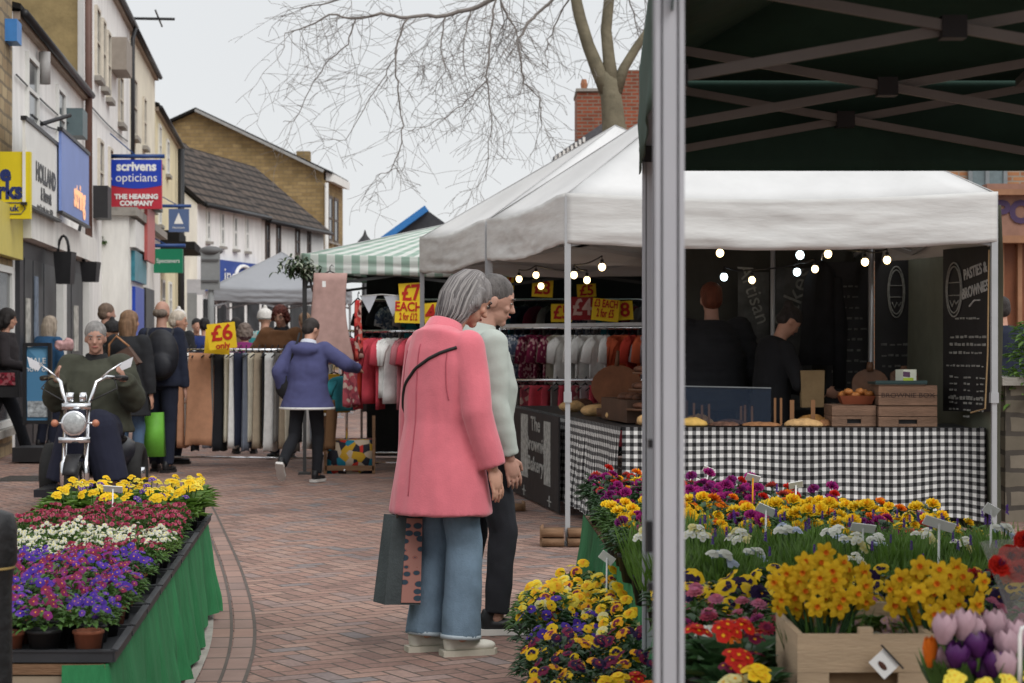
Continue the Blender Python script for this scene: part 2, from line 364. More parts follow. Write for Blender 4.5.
def win(root, fac, a0, a1, z0, z1, fr=frame_w, ft=.07, o=0.0, bars=1, sill=True):
    mb = MB(); fac.box(mb, a0, a1, z0, z0 + ft, o, o + .05); fac.box(mb, a0, a1, z1 - ft, z1, o, o + .05)
    fac.box(mb, a0, a0 + ft, z0 + ft, z1 - ft, o, o + .05); fac.box(mb, a1 - ft, a1, z0 + ft, z1 - ft, o, o + .05)
    for k in range(bars): zz = z0 + (z1 - z0) * (k + 1) / (bars + 1); fac.box(mb, a0 + ft, a1 - ft, zz - ft * .35, zz + ft * .35, o, o + .045)
    f = mb.build('window', fr, root, smooth=False, world=root.location)
    mb = MB(); fac.box(mb, a0 + ft * .8, a1 - ft * .8, z0 + ft * .8, z1 - ft * .8, o - .01, o + .02); mb.build('pane', glassd, f, smooth=False, world=root.location)
    if sill: mb = MB(); fac.box(mb, a0 - .06, a1 + .06, z0 - .09, z0 - .005, o, o + .12); mb.build('sill', grey_c, f, smooth=False, world=root.location)
    return f
def house(name, label, d0, d1, H, wallm, depth=8.0, off=0.0, fac=None, roof='eave', sidem=None):
    fac = fac or LF; a0, a1 = (d0 / fac.u.y, d1 / fac.u.y) if fac is LF else (d0, d1)
    root = thing(name, label, 'building', fac.p(a0, 0))
    mb = MB(); fac.box(mb, a0, a1, -.2, H, -depth, off); mb.build('wall', wallm, root, smooth=False, world=root.location)
    if sidem: mb = MB(); mb.box(fac.p(a0 - .012, H / 2, -depth / 2 - .05), (.02, depth - .1, H), fac.rz); mb.build('gable_wall', sidem, root, smooth=False, world=root.location)
    if roof:
        mb = MB(); r0 = fac.p(a0 - .05, H + .02, off + .1); r1 = fac.p(a1 + .05, H + .02, off + .1); k0 = fac.p(a0 - .05, H + .95, off - depth / 2); k1 = fac.p(a1 + .05, H + .95, off - depth / 2)
        su, sv = (r1 - r0).length, (k0 - r0).length
        mb.add([r0, r1, k1, k0], [(0, 1, 2, 3)], 0, [(0, 0), (su, 0), (su, sv), (0, sv)])
        up = V((0, 0, .07)); mb.add([r0, r1, r1 + up, r0 + up], [(0, 1, 2, 3)]); mb.add([r0 + up, r1 + up, k1 + up, k0 + up], [(0, 1, 2, 3)], 0, [(0, 0), (su, 0), (su, sv), (0, sv)])
        mb.add([r0, r0 + up, k0 + up, k0], [(0, 1, 2, 3)])
        mb.build('roof', tile, root, smooth=False, world=root.location)
        mb = MB(); fac.box(mb, a0, a1, H - .1, H + .0, off + .003, off + .09); mb.build('soffit', M('brown_soffit', (.3, .24, .19), .8), root, smooth=False, world=root.location)
        mb = MB(); mb.tube([fac.p(a0, H - .02, off + .14), fac.p(a1, H - .02, off + .14)], .055, 8); mb.build('gutter', black, root, world=root.location)
    return root
def part(root, name, m, fn, smooth=False):
    mb = MB(); fn(mb); return mb.build(name, m, root, smooth=smooth, world=root.location)
def pbox(root, name, m, fac, px0, px1, z0, z1, o0, o1):
    return part(root, name, m, lambda mb: fac.box(mb, fac.a(px0), fac.a(px1), z0, z1, o0, o1))
# stone building at the far left
h0 = house('stone_building', 'rough yellow stone building at the left edge of the photo', 17.5, 24.3, 8.6, stone, roof=None)
pbox(h0, 'fascia_board', M('yellow_fascia', (.62, .52, .12), .6, .05), LF, -60, 13, 2.35, 2.95, .0, .12)
for a, b in ((-80, -14), (-10, 9)): win(h0, LF, LF.a(a), LF.a(b), .35, 2.25, frame_w, .08, bars=0)
pbox(h0, 'alarm_box', M('alarm_blue', (.05, .2, .5), .5), LF, 5, 10, LF.z(8, 44), LF.z(8, 22), .0, .14)
# low white building with two shops
h1 = house('low_white_building', 'low white rendered two-storey building with dark shopfronts below', 24.36, 32.7, 5.38, render_w)
for x0, x1, y0, y1 in ((25, 36, 57, 128), (55.5, 63, 88, 148)): win(h1, LF, LF.a(x0), LF.a(x1), LF.z((x0 + x1) / 2, y1), LF.z((x0 + x1) / 2, y0), bars=1)
pbox(h1, 'vent_box', M('grey_green_metal', (.1, .14, .15), .5), LF, 66, 71, LF.z(69, 138), LF.z(69, 111), 0, .25)
part(h1, 'bracket', black, lambda mb: mb.tube([LF.p(LF.a(38), LF.z(38, 124), .05), LF.p(LF.a(44), LF.z(44, 115), .35)], .03))
part(h1, 'flue', M('grey_pipe', (.35, .34, .33), .5), lambda mb: mb.tube([LF.p(LF.a(37), LF.z(37, 84), .1), LF.p(LF.a(37), LF.z(37, 52), .1)], .08), True)
pbox(h1, 'fascia_board', render_o, LF, 13, 83, 2.62, 3.0, 0, .22)
pbox(h1, 'shopfront_frame', M('dark_shop_frame', (.03, .03, .035), .5), LF, 15, 82, 0, 2.6, 0, .06)
gl = M('shop_glass', (.04, .042, .045), .4, .7, 1.2, spec=.15)
for x0, x1 in ((19, 27), (28, 38), (39, 50), (57, 66), (67, 77)):
    z0 = .35 if x0 != 28 else .05
    pbox(h1, 'shop_window', gl, LF, x0, x1, z0, 2.4, .03, .07)
pbox(h1, 'pilaster', frame_w, LF, 52, 55.5, 0, 2.6, .06, .16); pbox(h1, 'pilaster', frame_w, LF, 79, 82.6, 0, 2.6, .06, .16)
part(h1, 'drainpipe', M('brown_pipe', (.12, .06, .045), .5), lambda mb: mb.tube([LF.p(LF.a(82.5), 2.8, .1), LF.p(LF.a(82.5), 7.9, .1)], .06), True)
for k, (x0, x1, z0, z1, c_) in enumerate(((20, 24, .8, 1.9, 0), (28.5, 32, 1.3, 2.2, 1), (40, 44, .9, 1.5, 0), (45, 49, .5, 1.2, 2), (58, 61, 1.0, 2.0, 1), (69, 73, 1.2, 1.9, 0), (33, 36, .5, 1.1, 2))):
    pbox(h1, 'window_poster', (M('poster_pale', (.45, .44, .4), .7, .5, 9), M('poster_blue_grey', (.16, .2, .26), .7, .5, 9), M('poster_warm', (.35, .22, .12), .7, .6, 9))[c_], LF, x0, x1, z0, z1, .071, .085)
for a_, b_ in (((14, 4.62), (82, 4.7)), ((86, 5.3), (126, 5.45)), ((30, 4.3), (60, 4.45))):
    part(h1 if a_[0] < 80 else h1, 'wall_wire', black, lambda mb: mb.tube([LF.p(LF.a(a_[0]) + (LF.a(b_[0]) - LF.a(a_[0])) * q / 8, a_[1] + (b_[1] - a_[1]) * q / 8 - .05 * math.sin(PI * q / 8), .03) for q in range(9)], .012, 5))
def wall_sign(label, x0, x1, z0, z1, m, o=.3):
    a0, a1 = LF.a(x0, o), LF.a(x1, o)
    t = thing('shop_sign', label, 'sign', LF.p(LF.a(x0), z0, 0))
    part(t, 'sign_board', m, lambda mb: LF.box(mb, a0, a1, z0, z1, o - .035, o))
    part(t, 'sign_frame', black, lambda mb: (LF.box(mb, a0 - .04, a1 + .04, z1 + .002, z1 + .05, o - .05, o + .02), LF.box(mb, a0 - .04, a1 + .04, z0 - .035, z0 - .002, o - .05, o + .02)))
    return t
s1 = wall_sign('white shop sign with black lettering on the low white building', 25.5, 60, 2.98, 3.93, white)
def ftext(t, body, size, m, px, py, sq=1.0, o=.304, bold=.0, sh=0.0):
    a = LF.a(px, .3); return text('lettering', body, size, m, t, LF.p(a, LF.z(px, py, .3), o), LF.T(), bold=bold, squash=sq, world=t.location)
ftext(s1, 'HOLLAND', .3, black, 46, 178, 1.45, bold=.016); ftext(s1, '& Barrett', .22, black, 46, 197, 1.3, bold=.008)
ftext(s1, 'good health since 1870', .11, M('grey_ink', (.12, .12, .12), .7), 45, 210, 1.6)
bluesign = M('pale_blue_sign', (.19, .27, .58), .5, .08, 1)
s2 = wall_sign('pale blue shop sign with glowing orange lettering', 61.5, 89, 3.08, 4.13, bluesign, .36)
ftext(s2, 'string', .5, M('orange_letter_light', (1.0, .5, .25), .5, 0, emit=.5), 75, 198, 1.35, .37, .015)
# tall white building
h2 = house('tall_white_building', 'tall white three-storey building with a brown rendered gable wall', 32.76, 42.1, 7.95, render_w, sidem=brownr)
for x0, x1, y0, y1 in ((94.5, 98.5, 8, 78), (101, 104, 20, 88), (106, 109, 32, 99), (118, 121.5, 76, 124), (97.5, 101.5, 140, 205), (108, 111, 148, 210)):
    win(h2, LF, LF.a(x0), LF.a(x1), LF.z((x0 + x1) / 2, y1), LF.z((x0 + x1) / 2, y0), M('stone_surround', (.6, .55, .46), .8), .05, bars=1)
pbox(h2, 'louvre_box', M('grey_brown_louvre', (.3, .26, .22), .7), LF, 110.5, 116.5, LF.z(113, 73), LF.z(113, 41), 0, .3)
part(h2, 'drainpipe', black, lambda mb: mb.tube([LF.p(LF.a(127), 3.9, .12), LF.p(LF.a(127), 7.6, .12), LF.p(LF.a(128), 7.85, .15)], .045), True)
part(h2, 'hooded_vent', blackp, lambda mb: LF.box(mb, LF.a(93), LF.a(97), LF.z(95, 219), LF.z(95, 187), 0, .25))
part(h2, 'aerial', black, lambda mb: (mb.tube([LF.p(LF.a(129), 8.1, .1), LF.p(LF.a(129), 8.1, .95)], .03), mb.tube([LF.p(LF.a(126), 8.15, .6), LF.p(LF.a(134), 8.15, .6)], .02)))
# projecting white shop with blue door
sf = Fac((-2.9, 0), (-.111, 1))
h3 = thing('projecting_shop', 'white single-storey shop front with a blue door beside the tall white building', 'building', sf.p(36, 0))
part(h3, 'wall', render_o, lambda mb: sf.box(mb, 36.2, 45, -.2, 3.6, -3, 0)); part(h3, 'ledge', grey_c, lambda mb: sf.box(mb, 36.1, 45.1, 3.6, 3.75, -3, .15))
dr = pbox(h3, 'door', M('blue_door', (.015, .06, .42), .4, .05), sf, 132, 141, 0, 2.35, 0, .06)
pbox(h3, 'teal_panel', M('teal_panel', (.04, .2, .26), .4, .3), sf, 131, 143, 2.45, 3.0, 0, .07)
pbox(h3, 'fascia_board', white, sf, 130, 139, 3.05, 3.55, 0, .1)
pbox(h3, 'shop_window', gl, sf, 143.5, 152, .4, 2.4, 0, .05)
part(h3, 'door_handle', chrome, lambda mb: mb.tube([sf.p(sf.a(139), .95, .1), sf.p(sf.a(139), 1.25, .1)], .02))
h3b = house('tall_cream_building', 'tall cream three-storey building beyond the black drainpipe', 42.2, 50, 7.93, cream)
for x0, x1, y0, y1 in ((132.5, 135.5, 79, 137), (142.5, 145, 98, 147), (133, 136, 165, 205), (142, 145, 172, 210)):
    win(h3b, LF, LF.a(x0), LF.a(x1), LF.z((x0 + x1) / 2, y1), LF.z((x0 + x1) / 2, y0), M('stone_surround'), .05, bars=1)
r3 = thing('red_shop_sign', 'tall red shop fascia behind the green hanging sign', 'sign', sf.p(sf.a(142), 3))
part(r3, 'sign_board', M('red_sign', (.5, .12, .11), .5), lambda mb: sf.box(mb, sf.a(139), sf.a(147), 2.9, 3.95, .1, .16)); part(r3, 'hood', black, lambda mb: sf.box(mb, sf.a(138), sf.a(148), 3.96, 4.04, .05, .3))
h4 = house('pale_yellow_building', 'pale yellow rendered building with a black drainpipe at its far corner', 50.1, 61, 7.2, yellowc)
for x0, x1, y0, y1 in ((151, 153.5, 160, 210), (158, 160, 125, 165), (166, 168, 140, 175), (158, 160, 190, 225), (161, 163.5, 280, 318), (168, 170.5, 282, 318)):
    win(h4, LF, LF.a(x0), LF.a(x1), LF.z((x0 + x1) / 2, y1), LF.z((x0 + x1) / 2, y0), bars=1)
part(h4, 'drainpipe', black, lambda mb: mb.tube([LF.p(LF.a(176), 0, .15), LF.p(LF.a(176), 7, .15)], .1), True)
part(h4, 'porch', tile, lambda mb: (LF.box(mb, LF.a(154), LF.a(164), 3.6, 3.8, 0, 1.0), LF.box(mb, LF.a(155), LF.a(163), 3.8, 4.1, 0, .6)))
# hanging signs
def hang_sign(label, d, x0, x1, y0, y1, m, arm=True, name='hanging_sign'):
    c = P((x0 + x1) / 2, (y0 + y1) / 2, d); wd, ht = (x1 - x0) / F * d, (y1 - y0) / F * d
    t = thing(name, label, 'sign', c)
    mb = MB(); mb.box((0, 0, 0), (wd, .09, ht)); mb.build('sign_board', m, t, smooth=False)
    if arm:
        xw = -3.375 - .111 * d - c.x; mb = MB(); mb.tube([(xw, 0, ht / 2 + .07), (wd / 2 + .05, 0, ht / 2 + .07)], .04, 6); mb.tube([(xw, 0, ht / 2 + .5), (0, 0, ht / 2 + .07)], .012, 5)
        mb.build('bracket', M('navy_metal', (.02, .06, .2), .4), t)
    return t, wd, ht
t, wd, ht = hang_sign('blue and red hanging optician sign with white lettering', 37.5, 112, 162, 160, 209, M('sign_red', (.48, .03, .05), .45, .04))
part_b = MB()
vs = [(-wd / 2 - .002, -.053, ht / 2 + .002)] + [(x * wd / 2 * 1.004, -.053, -.02 - .06 * math.cos(x * PI / 2)) for x in [q / 8 for q in range(-8, 9)]] + [(wd / 2 + .002, -.053, ht / 2 + .002)]
part_b.slab(vs, (0, .004, 0)); part_b.build('blue_panel', M('sign_blue', (.015, .05, .42), .45, .04), t, smooth=False)
for s_, b_, z_, q_, bo in (('scrivens', .235, .33, .98, .009), ('opticians', .225, .12, .98, .0), ('THE HEARING', .125, -.235, 1.02, .006), ('COMPANY', .125, -.36, 1.02, .006)):
    text('lettering', s_, b_, whitep, t, (0, -.058, z_), FRONT, bold=bo, squash=q_)
t, wd, ht = hang_sign('green hanging sign over the blue shop door', 42, 154, 183, 249, 273, M('sign_green', (.01, .2, .1), .45, .04))
text('lettering', 'Specsavers', .125, whitep, t, (0, -.05, 0), FRONT, squash=.9)
t, wd, ht = hang_sign('small grey-blue hanging sign with a white triangle', 47, 169, 189, 209, 232, M('sign_slate', (.09, .14, .28), .5, .05))
mb = MB(); mb.slab([(-.11, -.05, -.08), (.11, -.05, -.08), (0, -.05, .18)], (0, .004, 0)); mb.build('emblem', whitep, t, smooth=False)
text('lettering', 'Newmans', .07, whitep, t, (0, -.05, -.17), FRONT)
t, wd, ht = hang_sign('yellow hanging sign with navy lettering cut by the left photo edge', 23.3, -52, 31, 152, 219, M('sign_yellow', (.72, .58, .02), .5, .04), arm=False)
navy = M('navy_ink', (.02, .035, .16), .6)
text('lettering', 'the', .26, navy, t, (.26, -.05, .135), FRONT, align='RIGHT', bold=.012); text('lettering', 'works', .27, navy, t, (.395, -.05, -.07), FRONT, align='RIGHT', bold=.012, squash=.85)
text('lettering', 'theworks.co.uk', .1, navy, t, (.35, -.05, -.27), FRONT, align='RIGHT', bold=.003)
mb = MB(); q = [(-.35 + .0, -.053, -.27)]
mb.tube([(-.4, -.05, -.205), (.38, -.05, -.205), (.43, -.05, -.27), (.38, -.05, -.335), (-.4, -.05, -.335)], .006, 5); mb.build('pill_outline', navy, t)
# hanging planters
for (x0, x1, y0, y1, d, lb, pl) in ((56, 74, 252, 284, 27.2, 'black box planter under an arched bracket on the white facade', 0), (82, 99, 262, 282, 31, 'tapered black planter on a curved wall bracket beside the drainpipe', 1)):
    c = P((x0 + x1) / 2, (y0 + y1) / 2, d); t = thing('wall_planter', lb, 'planter', c); wd, ht = (x1 - x0) / F * d, (y1 - y0) / F * d
    mb = MB(); mb.rings([[V((sx_ * wd / 2 * k, sy_ * .16 * k, z)) for sx_, sy_ in ((-1, -1), (1, -1), (1, 1), (-1, 1))] for z, k in ((-ht / 2, .78), (ht / 2, 1.0))]); mb.build('trough', blackp, t, smooth=False)
    mb = MB(); mb.tube([(-wd * .5, 0, ht / 2)] + [(-wd * .3 * math.cos(a) - .02, 0, ht / 2 + .22 * math.sin(a)) for a in [PI * k / 8 for k in range(9)]], .02, 6) if not pl else mb.tube([(-.1, 0, ht / 2), (-.2, 0, ht / 2 + .35), (-.12, 0, ht / 2 + .75), (-.3, 0, ht / 2 + 1.1)], .03, 6)
    mb.build('bracket', black, t)
# wall plant
t = thing('wall_fern', 'small green plant growing on the white wall below the red and blue sign', 'plant', P(101, 240, 36)); mb = MB()
for k in range(50): a = rnd.random() * 6.3; mb.leaf((0, 0, 0), (math.cos(a), math.sin(a), rnd.uniform(-.5, .8)), (0, 0, 1), rnd.uniform(.1, .25), .06)
mb.build('foliage', M('leaf_mid', (.06, .12, .025), .6, .3, 20, trans=.25, objvar=.15), t, smooth=False)
# ------------------------------------------------------------ white terrace, turned towards the viewer
TF = Fac((-9.6, 61), (2.45, 15)); tl = 15.2
a1, a2, a3 = 0.0, 7.2, 15.2
def terrace(name, label, a0, a1, H, rh, wallm):
    root = thing(name, label, 'building', TF.p(a0, 0)); w2 = 2.75
    part(root, 'wall', wallm, lambda mb: mb.slab([TF.p(a0, -.2, 0), TF.p(a0, H, 0), TF.p(a0, H + rh, -w2), TF.p(a0, H, -2 * w2), TF.p(a0, -.2, -2 * w2)], TF.u * (a1 - a0)))
    mb = MB(); r0, r1, k0, k1, q0, q1 = TF.p(a0 - .1, H - .1, .25), TF.p(a1 + .1, H - .1, .25), TF.p(a0 - .1, H + rh + .12, -w2), TF.p(a1 + .1, H + rh + .12, -w2), TF.p(a0 - .1, H - .1, -2 * w2 - .25), TF.p(a1 + .1, H - .1, -2 * w2 - .25)
    su, sv = a1 - a0, 3.8; up = V((0, 0, .14))
    mb.add([r0, r1, k1, k0], [(0, 1, 2, 3)], 0, [(0, 0), (su, 0), (su, sv), (0, sv)]); mb.add([r0 + up, r1 + up, k1 + up, k0 + up, q0 + up, q1 + up], [(0, 1, 2, 3), (3, 2, 5, 4)], 0, [(0, 0), (su, 0), (su, sv), (0, sv), (0, 0), (su, 0)])
    mb.add([r0, r0 + up, r1 + up, r1, k0, k0 + up, k1, k1 + up], [(0, 3, 2, 1), (0, 1, 5, 4), (3, 6, 7, 2)]); mb.build('roof', tileg, root, smooth=False, world=root.location)
    part(root, 'gutter', black, lambda mb: mb.tube([TF.p(a0, H - .05, .32), TF.p(a1, H - .05, .32)], .07), True)
    return root
tA = terrace('terraced_house', 'white terraced house with tall upper windows and a brown pantiled roof', 0, 6.9, 5.5, 2.3, render_w)
tB = terrace('terraced_house', 'white terraced house next to the tan gable, four dark upper windows', 6.95, 15.2, 5.4, 2.3, render_w)
for x0, x1, y0, y1 in ((206, 209.5, 208, 241), (220, 223.5, 211, 246), (233, 236.5, 215, 249), (245, 248, 216, 251)): win(tA, TF, TF.a(x0), TF.a(x1), TF.z(x0, y1), TF.z(x0, y0), frame_w, .1, bars=1)
for x0, x1, y0, y1 in ((265, 269, 221, 260), (276, 280, 223, 256), (295, 299, 228, 255), (307, 310, 231, 255)): win(tB, TF, TF.a(x0), TF.a(x1), TF.z(x0, y1), TF.z(x0, y0), M('dark_frame', (.08, .06, .05), .6), .1, bars=1)
for r_, xs in ((tA, (203, 217, 232, 247)), (tB, (262, 276, 290, 306))):
    for x in xs: part(r_, 'shop_window', gl, lambda mb: TF.box(mb, TF.a(x), TF.a(x + 11), .3, 2.6, 0, .05))
t = thing('blue_fascia_sign', 'long blue fascia sign with a white ring emblem on the white terrace', 'sign', TF.p(TF.a(203), 3))
part(t, 'sign_board', M('fascia_blue', (.03, .07, .3), .5, .1, 1), lambda mb: TF.box(mb, TF.a(202), TF.a(258), 2.85, 3.85, .1, .25))
ac = TF.a(235); part(t, 'emblem', whitep, lambda mb: mb.tube([TF.p(ac + .9 * math.cos(k * PI / 8), 3.35 + .38 * math.sin(k * PI / 8), .3) for k in range(17)], .06, 6))
text('lettering', 'ing', .7, whitep, t, TF.p(TF.a(222), 3.35, .27), TF.T(), world=t.location, squash=1.6); text('lettering', 'shop', .7, whitep, t, TF.p(TF.a(249), 3.35, .27), TF.T(), world=t.location, squash=1.4)
# large tan gable building behind
d = 86.0
GP = lambda x, y: P(x, y, d)
root = thing('tan_gable_building', 'large tan brick building whose blank gable rises behind the white terrace', 'building', V((-11, d, 0)))
e0, ap, e1 = GP(150, 133), GP(198, 111), GP(326, 172); f0, f1 = V((e0.x, d, 0)), V((e1.x, d, 0))
dv = V((.3, 5, 0))
part(root, 'wall', tbrick, lambda mb: mb.slab([f0, e0, ap, e1, f1], dv))
mb = MB(); up = V((0, 0, .12)); fr = V((-.05, -.35, 0))
mb.slab([e0 + fr, ap + fr, ap + fr + up, e0 + fr + up], dv * 1.05); ov = V((.3, 0, -.12)); mb.slab([ap + fr, e1 + fr + ov, e1 + fr + up + ov, ap + fr + up], dv * 1.05); mb.build('roof', tile, root, smooth=False, world=root.location)
part(root, 'verge_board', M('grey_verge', (.3, .3, .29), .8), lambda mb: (mb.bar(ap + fr * 1.2, e1 + fr * 1.2, .08, .12)))
part(root, 'eave_box', white, lambda mb: mb.slab([GP(324, 172), GP(334, 174), GP(334, 182), GP(324, 180)], V((.3, 4.6, 0))))
part(root, 'drainpipe', white, lambda mb: mb.tube([GP(327, 183) + V((0, -.15, 0)), GP(327, 262) + V((0, -.15, 0))], .08))
sfc = Fac((f1.x, f1.y), (.3, 5))
for a, z0, z1 in ((.5, 5.6, 7.6), (2.2, 5.6, 7.6), (.5, 2.8, 4.5), (2.2, 2.8, 4.5)): win(root, sfc, a, a + 1.2, z0, z1, M('dark_frame'), .12)
part(root, 'chimney', tbrick, lambda mb: mb.box(GP(294, 157) + V((0, 4, 0)), (.6, .6, 1.2)))
# dark gabled building with blue bargeboard
root = thing('dark_gable_building', 'dark slate gable with a bright blue verge above the striped canopy', 'building', V((-6, 70, 0)))
D = 70.0; a, b, c = P(385, 241, D), P(427, 210, D), P(452, 228, D)
part(root, 'wall', M('slate_grey_cladding', (.045, .048, .055), .8, .2), lambda mb: mb.slab([V((a.x, D, 0)), a, b, c, V((c.x, D, 0))], (0, 8, 0)))
part(root, 'verge', M('bright_blue', (.03, .17, .45), .5), lambda mb: mb.bar(a + V((-.1, -.2, 0)), b + V((0, -.2, .05)), .3, .22))
# red brick building with chimney behind the tree
root = thing('red_brick_building', 'red brick building with a tall stack and slate roof behind the bare tree', 'building', V((3, 42, 0)))
D = 42.0
part(root, 'wall', rbrick, lambda mb: mb.box((P(640, 0, D).x, D + 3, 3.1), (P(690, 0, D).x - P(585, 0, D).x, 6, 6.2)))
part(root, 'stack', rbrick, lambda mb: (mb.slab([P(577, 175, D - .3), P(577, 91, D - .3), P(622, 91, D - .3), P(622, 70, D - .3), P(690, 70, D - .3), P(690, 175, D - .3)], (0, 1.6, 0))))
part(root, 'coping', grey_c, lambda mb: mb.bar(P(576, 90, D - .3) + V((0, .8, 0)), P(622, 90, D - .3) + V((0, .8, 0)), 1.7, .06))
part(root, 'chimney_pot', M('clay_pot', (.35, .15, .08), .8), lambda mb: mb.lathe([(.06, 0), (.075, .1), (.05, .2)], P(584, 89, D), 8))
mb = MB(); mb.slab([P(553, 165, D - 1), P(553, 157, D - 1), P(610, 118, D - 1), P(625, 165, D - 1)], (0, 3, 0)); mb.build('roof', M('slate_roof', (.09, .09, .1), .7, .3, 10), root, smooth=False, world=root.location)
part(root, 'dentil_course', white, lambda mb: [mb.box(P(556 + 4 * k, 158 - 2.6 * k, D - 1.06), (.05, .1, .1)) for k in range(8)])
# brick building at the far right with its shop front
D = 30.0; root = thing('corner_brick_building', 'orange brick building with grey-framed windows at the right edge', 'building', V((9, D, 0)))
obrick = brickmat('orange_brick', (.4, .19, .09), (.3, .13, .07), (.3, .25, .2), w=.23, h=.075)
x0, x1 = P(900, 0, D).x, P(1130, 0, D).x
part(root, 'wall', obrick, lambda mb: mb.box(((x0 + x1) / 2, D + 3, 4.5), (x1 - x0, 6, 9)))
for wx in (970, 1064):
    f = part(root, 'window', M('grey_frame', (.2, .22, .23), .5), lambda mb: [mb.bar(P(wx + q, 192, D - .03), P(wx + q, 130, D - .03), .06, .06) for q in (0, 17, 35)])
    mb = MB(); mb.box(P(wx + 17, 161, D - .01), (.5, .04, .92)); mb.build('pane', M('pale_glass', (.12, .16, .17), .1, .3, spec=.8), f, smooth=False, world=root.location)
part(root, 'ledge', grey_c, lambda mb: mb.box(((x0 + x1) / 2, D - .1, P(0, 196, D).z), (x1 - x0, .3, .08)))
t = thing('orange_shop_front', 'orange-brown shop front with purple lettering behind the white tent', 'shop front', V((P(1040, 0, 28).x, 28, 0)))
yo = M('orange_timber', (.3, .15, .08), .6, .2, 3); ww = P(1130, 0, 28).x - P(985, 0, 28).x
part(t, 'fascia', M('terracotta_fascia', (.26, .14, .1), .7, .15), lambda mb: mb.box(P(1057, 213, 28), (ww, .3, .8))); part(t, 'cornice', yo, lambda mb: (mb.box(P(1057, 240, 27.9), (ww, .5, .1)), mb.box(P(1057, 193, 27.9), (ww, .4, .08))))
part(t, 'doorway', M('orange_door', (.2, .07, .03), .5, .3, 2), lambda mb: mb.box(P(1057, 300, 28.1), (ww, .2, 1.7)))
part(t, 'glazing_bar', yo, lambda mb: [mb.box(P(x, 300, 27.95), (.06, .12, 1.7)) for x in (1001, 1019, 1040)])
text('lettering', 'POUND', .42, M('purple_letter', (.06, .035, .09), .6), t, P(1046, 213, 27.83), FRONT, bold=.02, squash=.95, world=t.location)
# stone wall with shrubs at the right edge
root = thing('low_stone_wall', 'low grey-brown stone wall with a timber panel at the right edge', 'wall', V((4, 15, 0)))
part(root, 'masonry', brickmat('grey_rubble', (.22, .19, .15), (.15, .13, .1), (.08, .07, .06), w=.3, h=.14, mort=.02, stone=.06), lambda mb: mb.box(P(1070, 0, 15.2).xy.to_3d() + V((0, .3, .52)), (.98, .6, 1.04)))
part(root, 'coping', grey_c, lambda mb: mb.box(P(1070, 0, 15.2).xy.to_3d() + V((0, .3, 1.07)), (1.05, .7, .06)))
# ------------------------------------------------------------ street furniture behind
t = thing('traffic_sign', 'grey back of a traffic sign on a pole by the blue fascia', 'traffic sign', P(211, 338, 34)); Sg = 34 / F
t.location.z = 0
gm = M('grey_sign_back', (.25, .26, .26), .6, .1)
z = lambda y: EYE + (HZ - y) * Sg
part(t, 'pole', gm, lambda mb: mb.tube([(t.location.x, 34, 0), (t.location.x, 34, z(250))], .055), True)
part(t, 'sign_plate', gm, lambda mb: mb.box((t.location.x, 33.93, z(271)), (19 * Sg, .03, 38 * Sg)))
part(t, 'hood', M('dark_grey_metal', (.12, .12, .12), .6), lambda mb: mb.ell((t.location.x, 34, z(251)), (12 * Sg, .15, 5 * Sg)), True)
part(t, 'channel', M('dark_grey_metal'), lambda mb: [mb.box((t.location.x, 33.9, z(y)), (17 * Sg, .03, .03)) for y in (260, 281)])
t = thing('street_lamp', 'black heritage street lamp rising behind the striped canopy', 'street lamp', (P(365, 0, 38).x, 38, 0)); xx = t.location.x; Sg = 38 / F
z = lambda y: EYE + (HZ - y) * Sg
part(t, 'post', black, lambda mb: mb.tube([(xx, 38, 0), (xx, 38, z(252))], [.09, .05]), True)
part(t, 'lantern', M('lantern_glass', (.45, .47, .46), .2, .05), lambda mb: mb.lathe([(.06, z(252)), (.13, z(243))], (xx, 38, 0), 6))
part(t, 'cap', black, lambda mb: mb.lathe([(.16, z(243.5)), (.13, z(241)), (.05, z(236)), (.03, z(234)), (.01, z(230))], (xx, 38, 0), 8))
t = thing('street_board', 'grey and white street notice under the yellow building', 'sign', P(201, 0, 47)); 
t.location.z = 0
part(t, 'post', gm, lambda mb: mb.box(P(192, 312, 47), (.22, .1, .9))); part(t, 'board', M('pale_board', (.45, .45, .47), .6), lambda mb: mb.box(P(196, 287, 47), (.42, .05, .36)))
# ------------------------------------------------------------ bare tree
tr = thing('bare_tree', 'tall bare tree with drooping thin twigs against the pale sky', 'tree', (P(613, 0, 30).x, 30, 0))
bark = M('grey_green_bark', (.16, .14, .095), .95, .3, 4, bump=.5, bs=15); twm = M('twig_bark', (.2, .18, .165), .95, .2)
TD = 30.0
def q3(px, py, dd=0.0): return P(px, py, TD + dd)
part(tr, 'trunk', bark, lambda mb: (mb.tube([V((tr.location.x, 30, -.1)), V((tr.location.x - .02, 30, 2.5)), q3(615, 140), q3(612, 105), q3(609, 82), q3(606, 72)], [.27, .24, .19, .165, .15, .08], 12),
    mb.tube([q3(609, 95), q3(598, 70), q3(588, 45), q3(580, 18), q3(574, -10), q3(566, -60)], [.13, .11, .095, .09, .08, .05], 10),
    mb.tube([q3(613, 95), q3(609, 60), q3(606, 30), q3(609, 0), q3(612, -60)], [.13, .095, .085, .08, .05], 10),
    mb.tube([q3(615, 92), q3(624, 68), q3(636, 48), q3(652, 25), q3(680, -30)], [.11, .075, .065, .055, .04], 10)), True)
tw = MB(); rt = random.Random(11); nseg = [0]
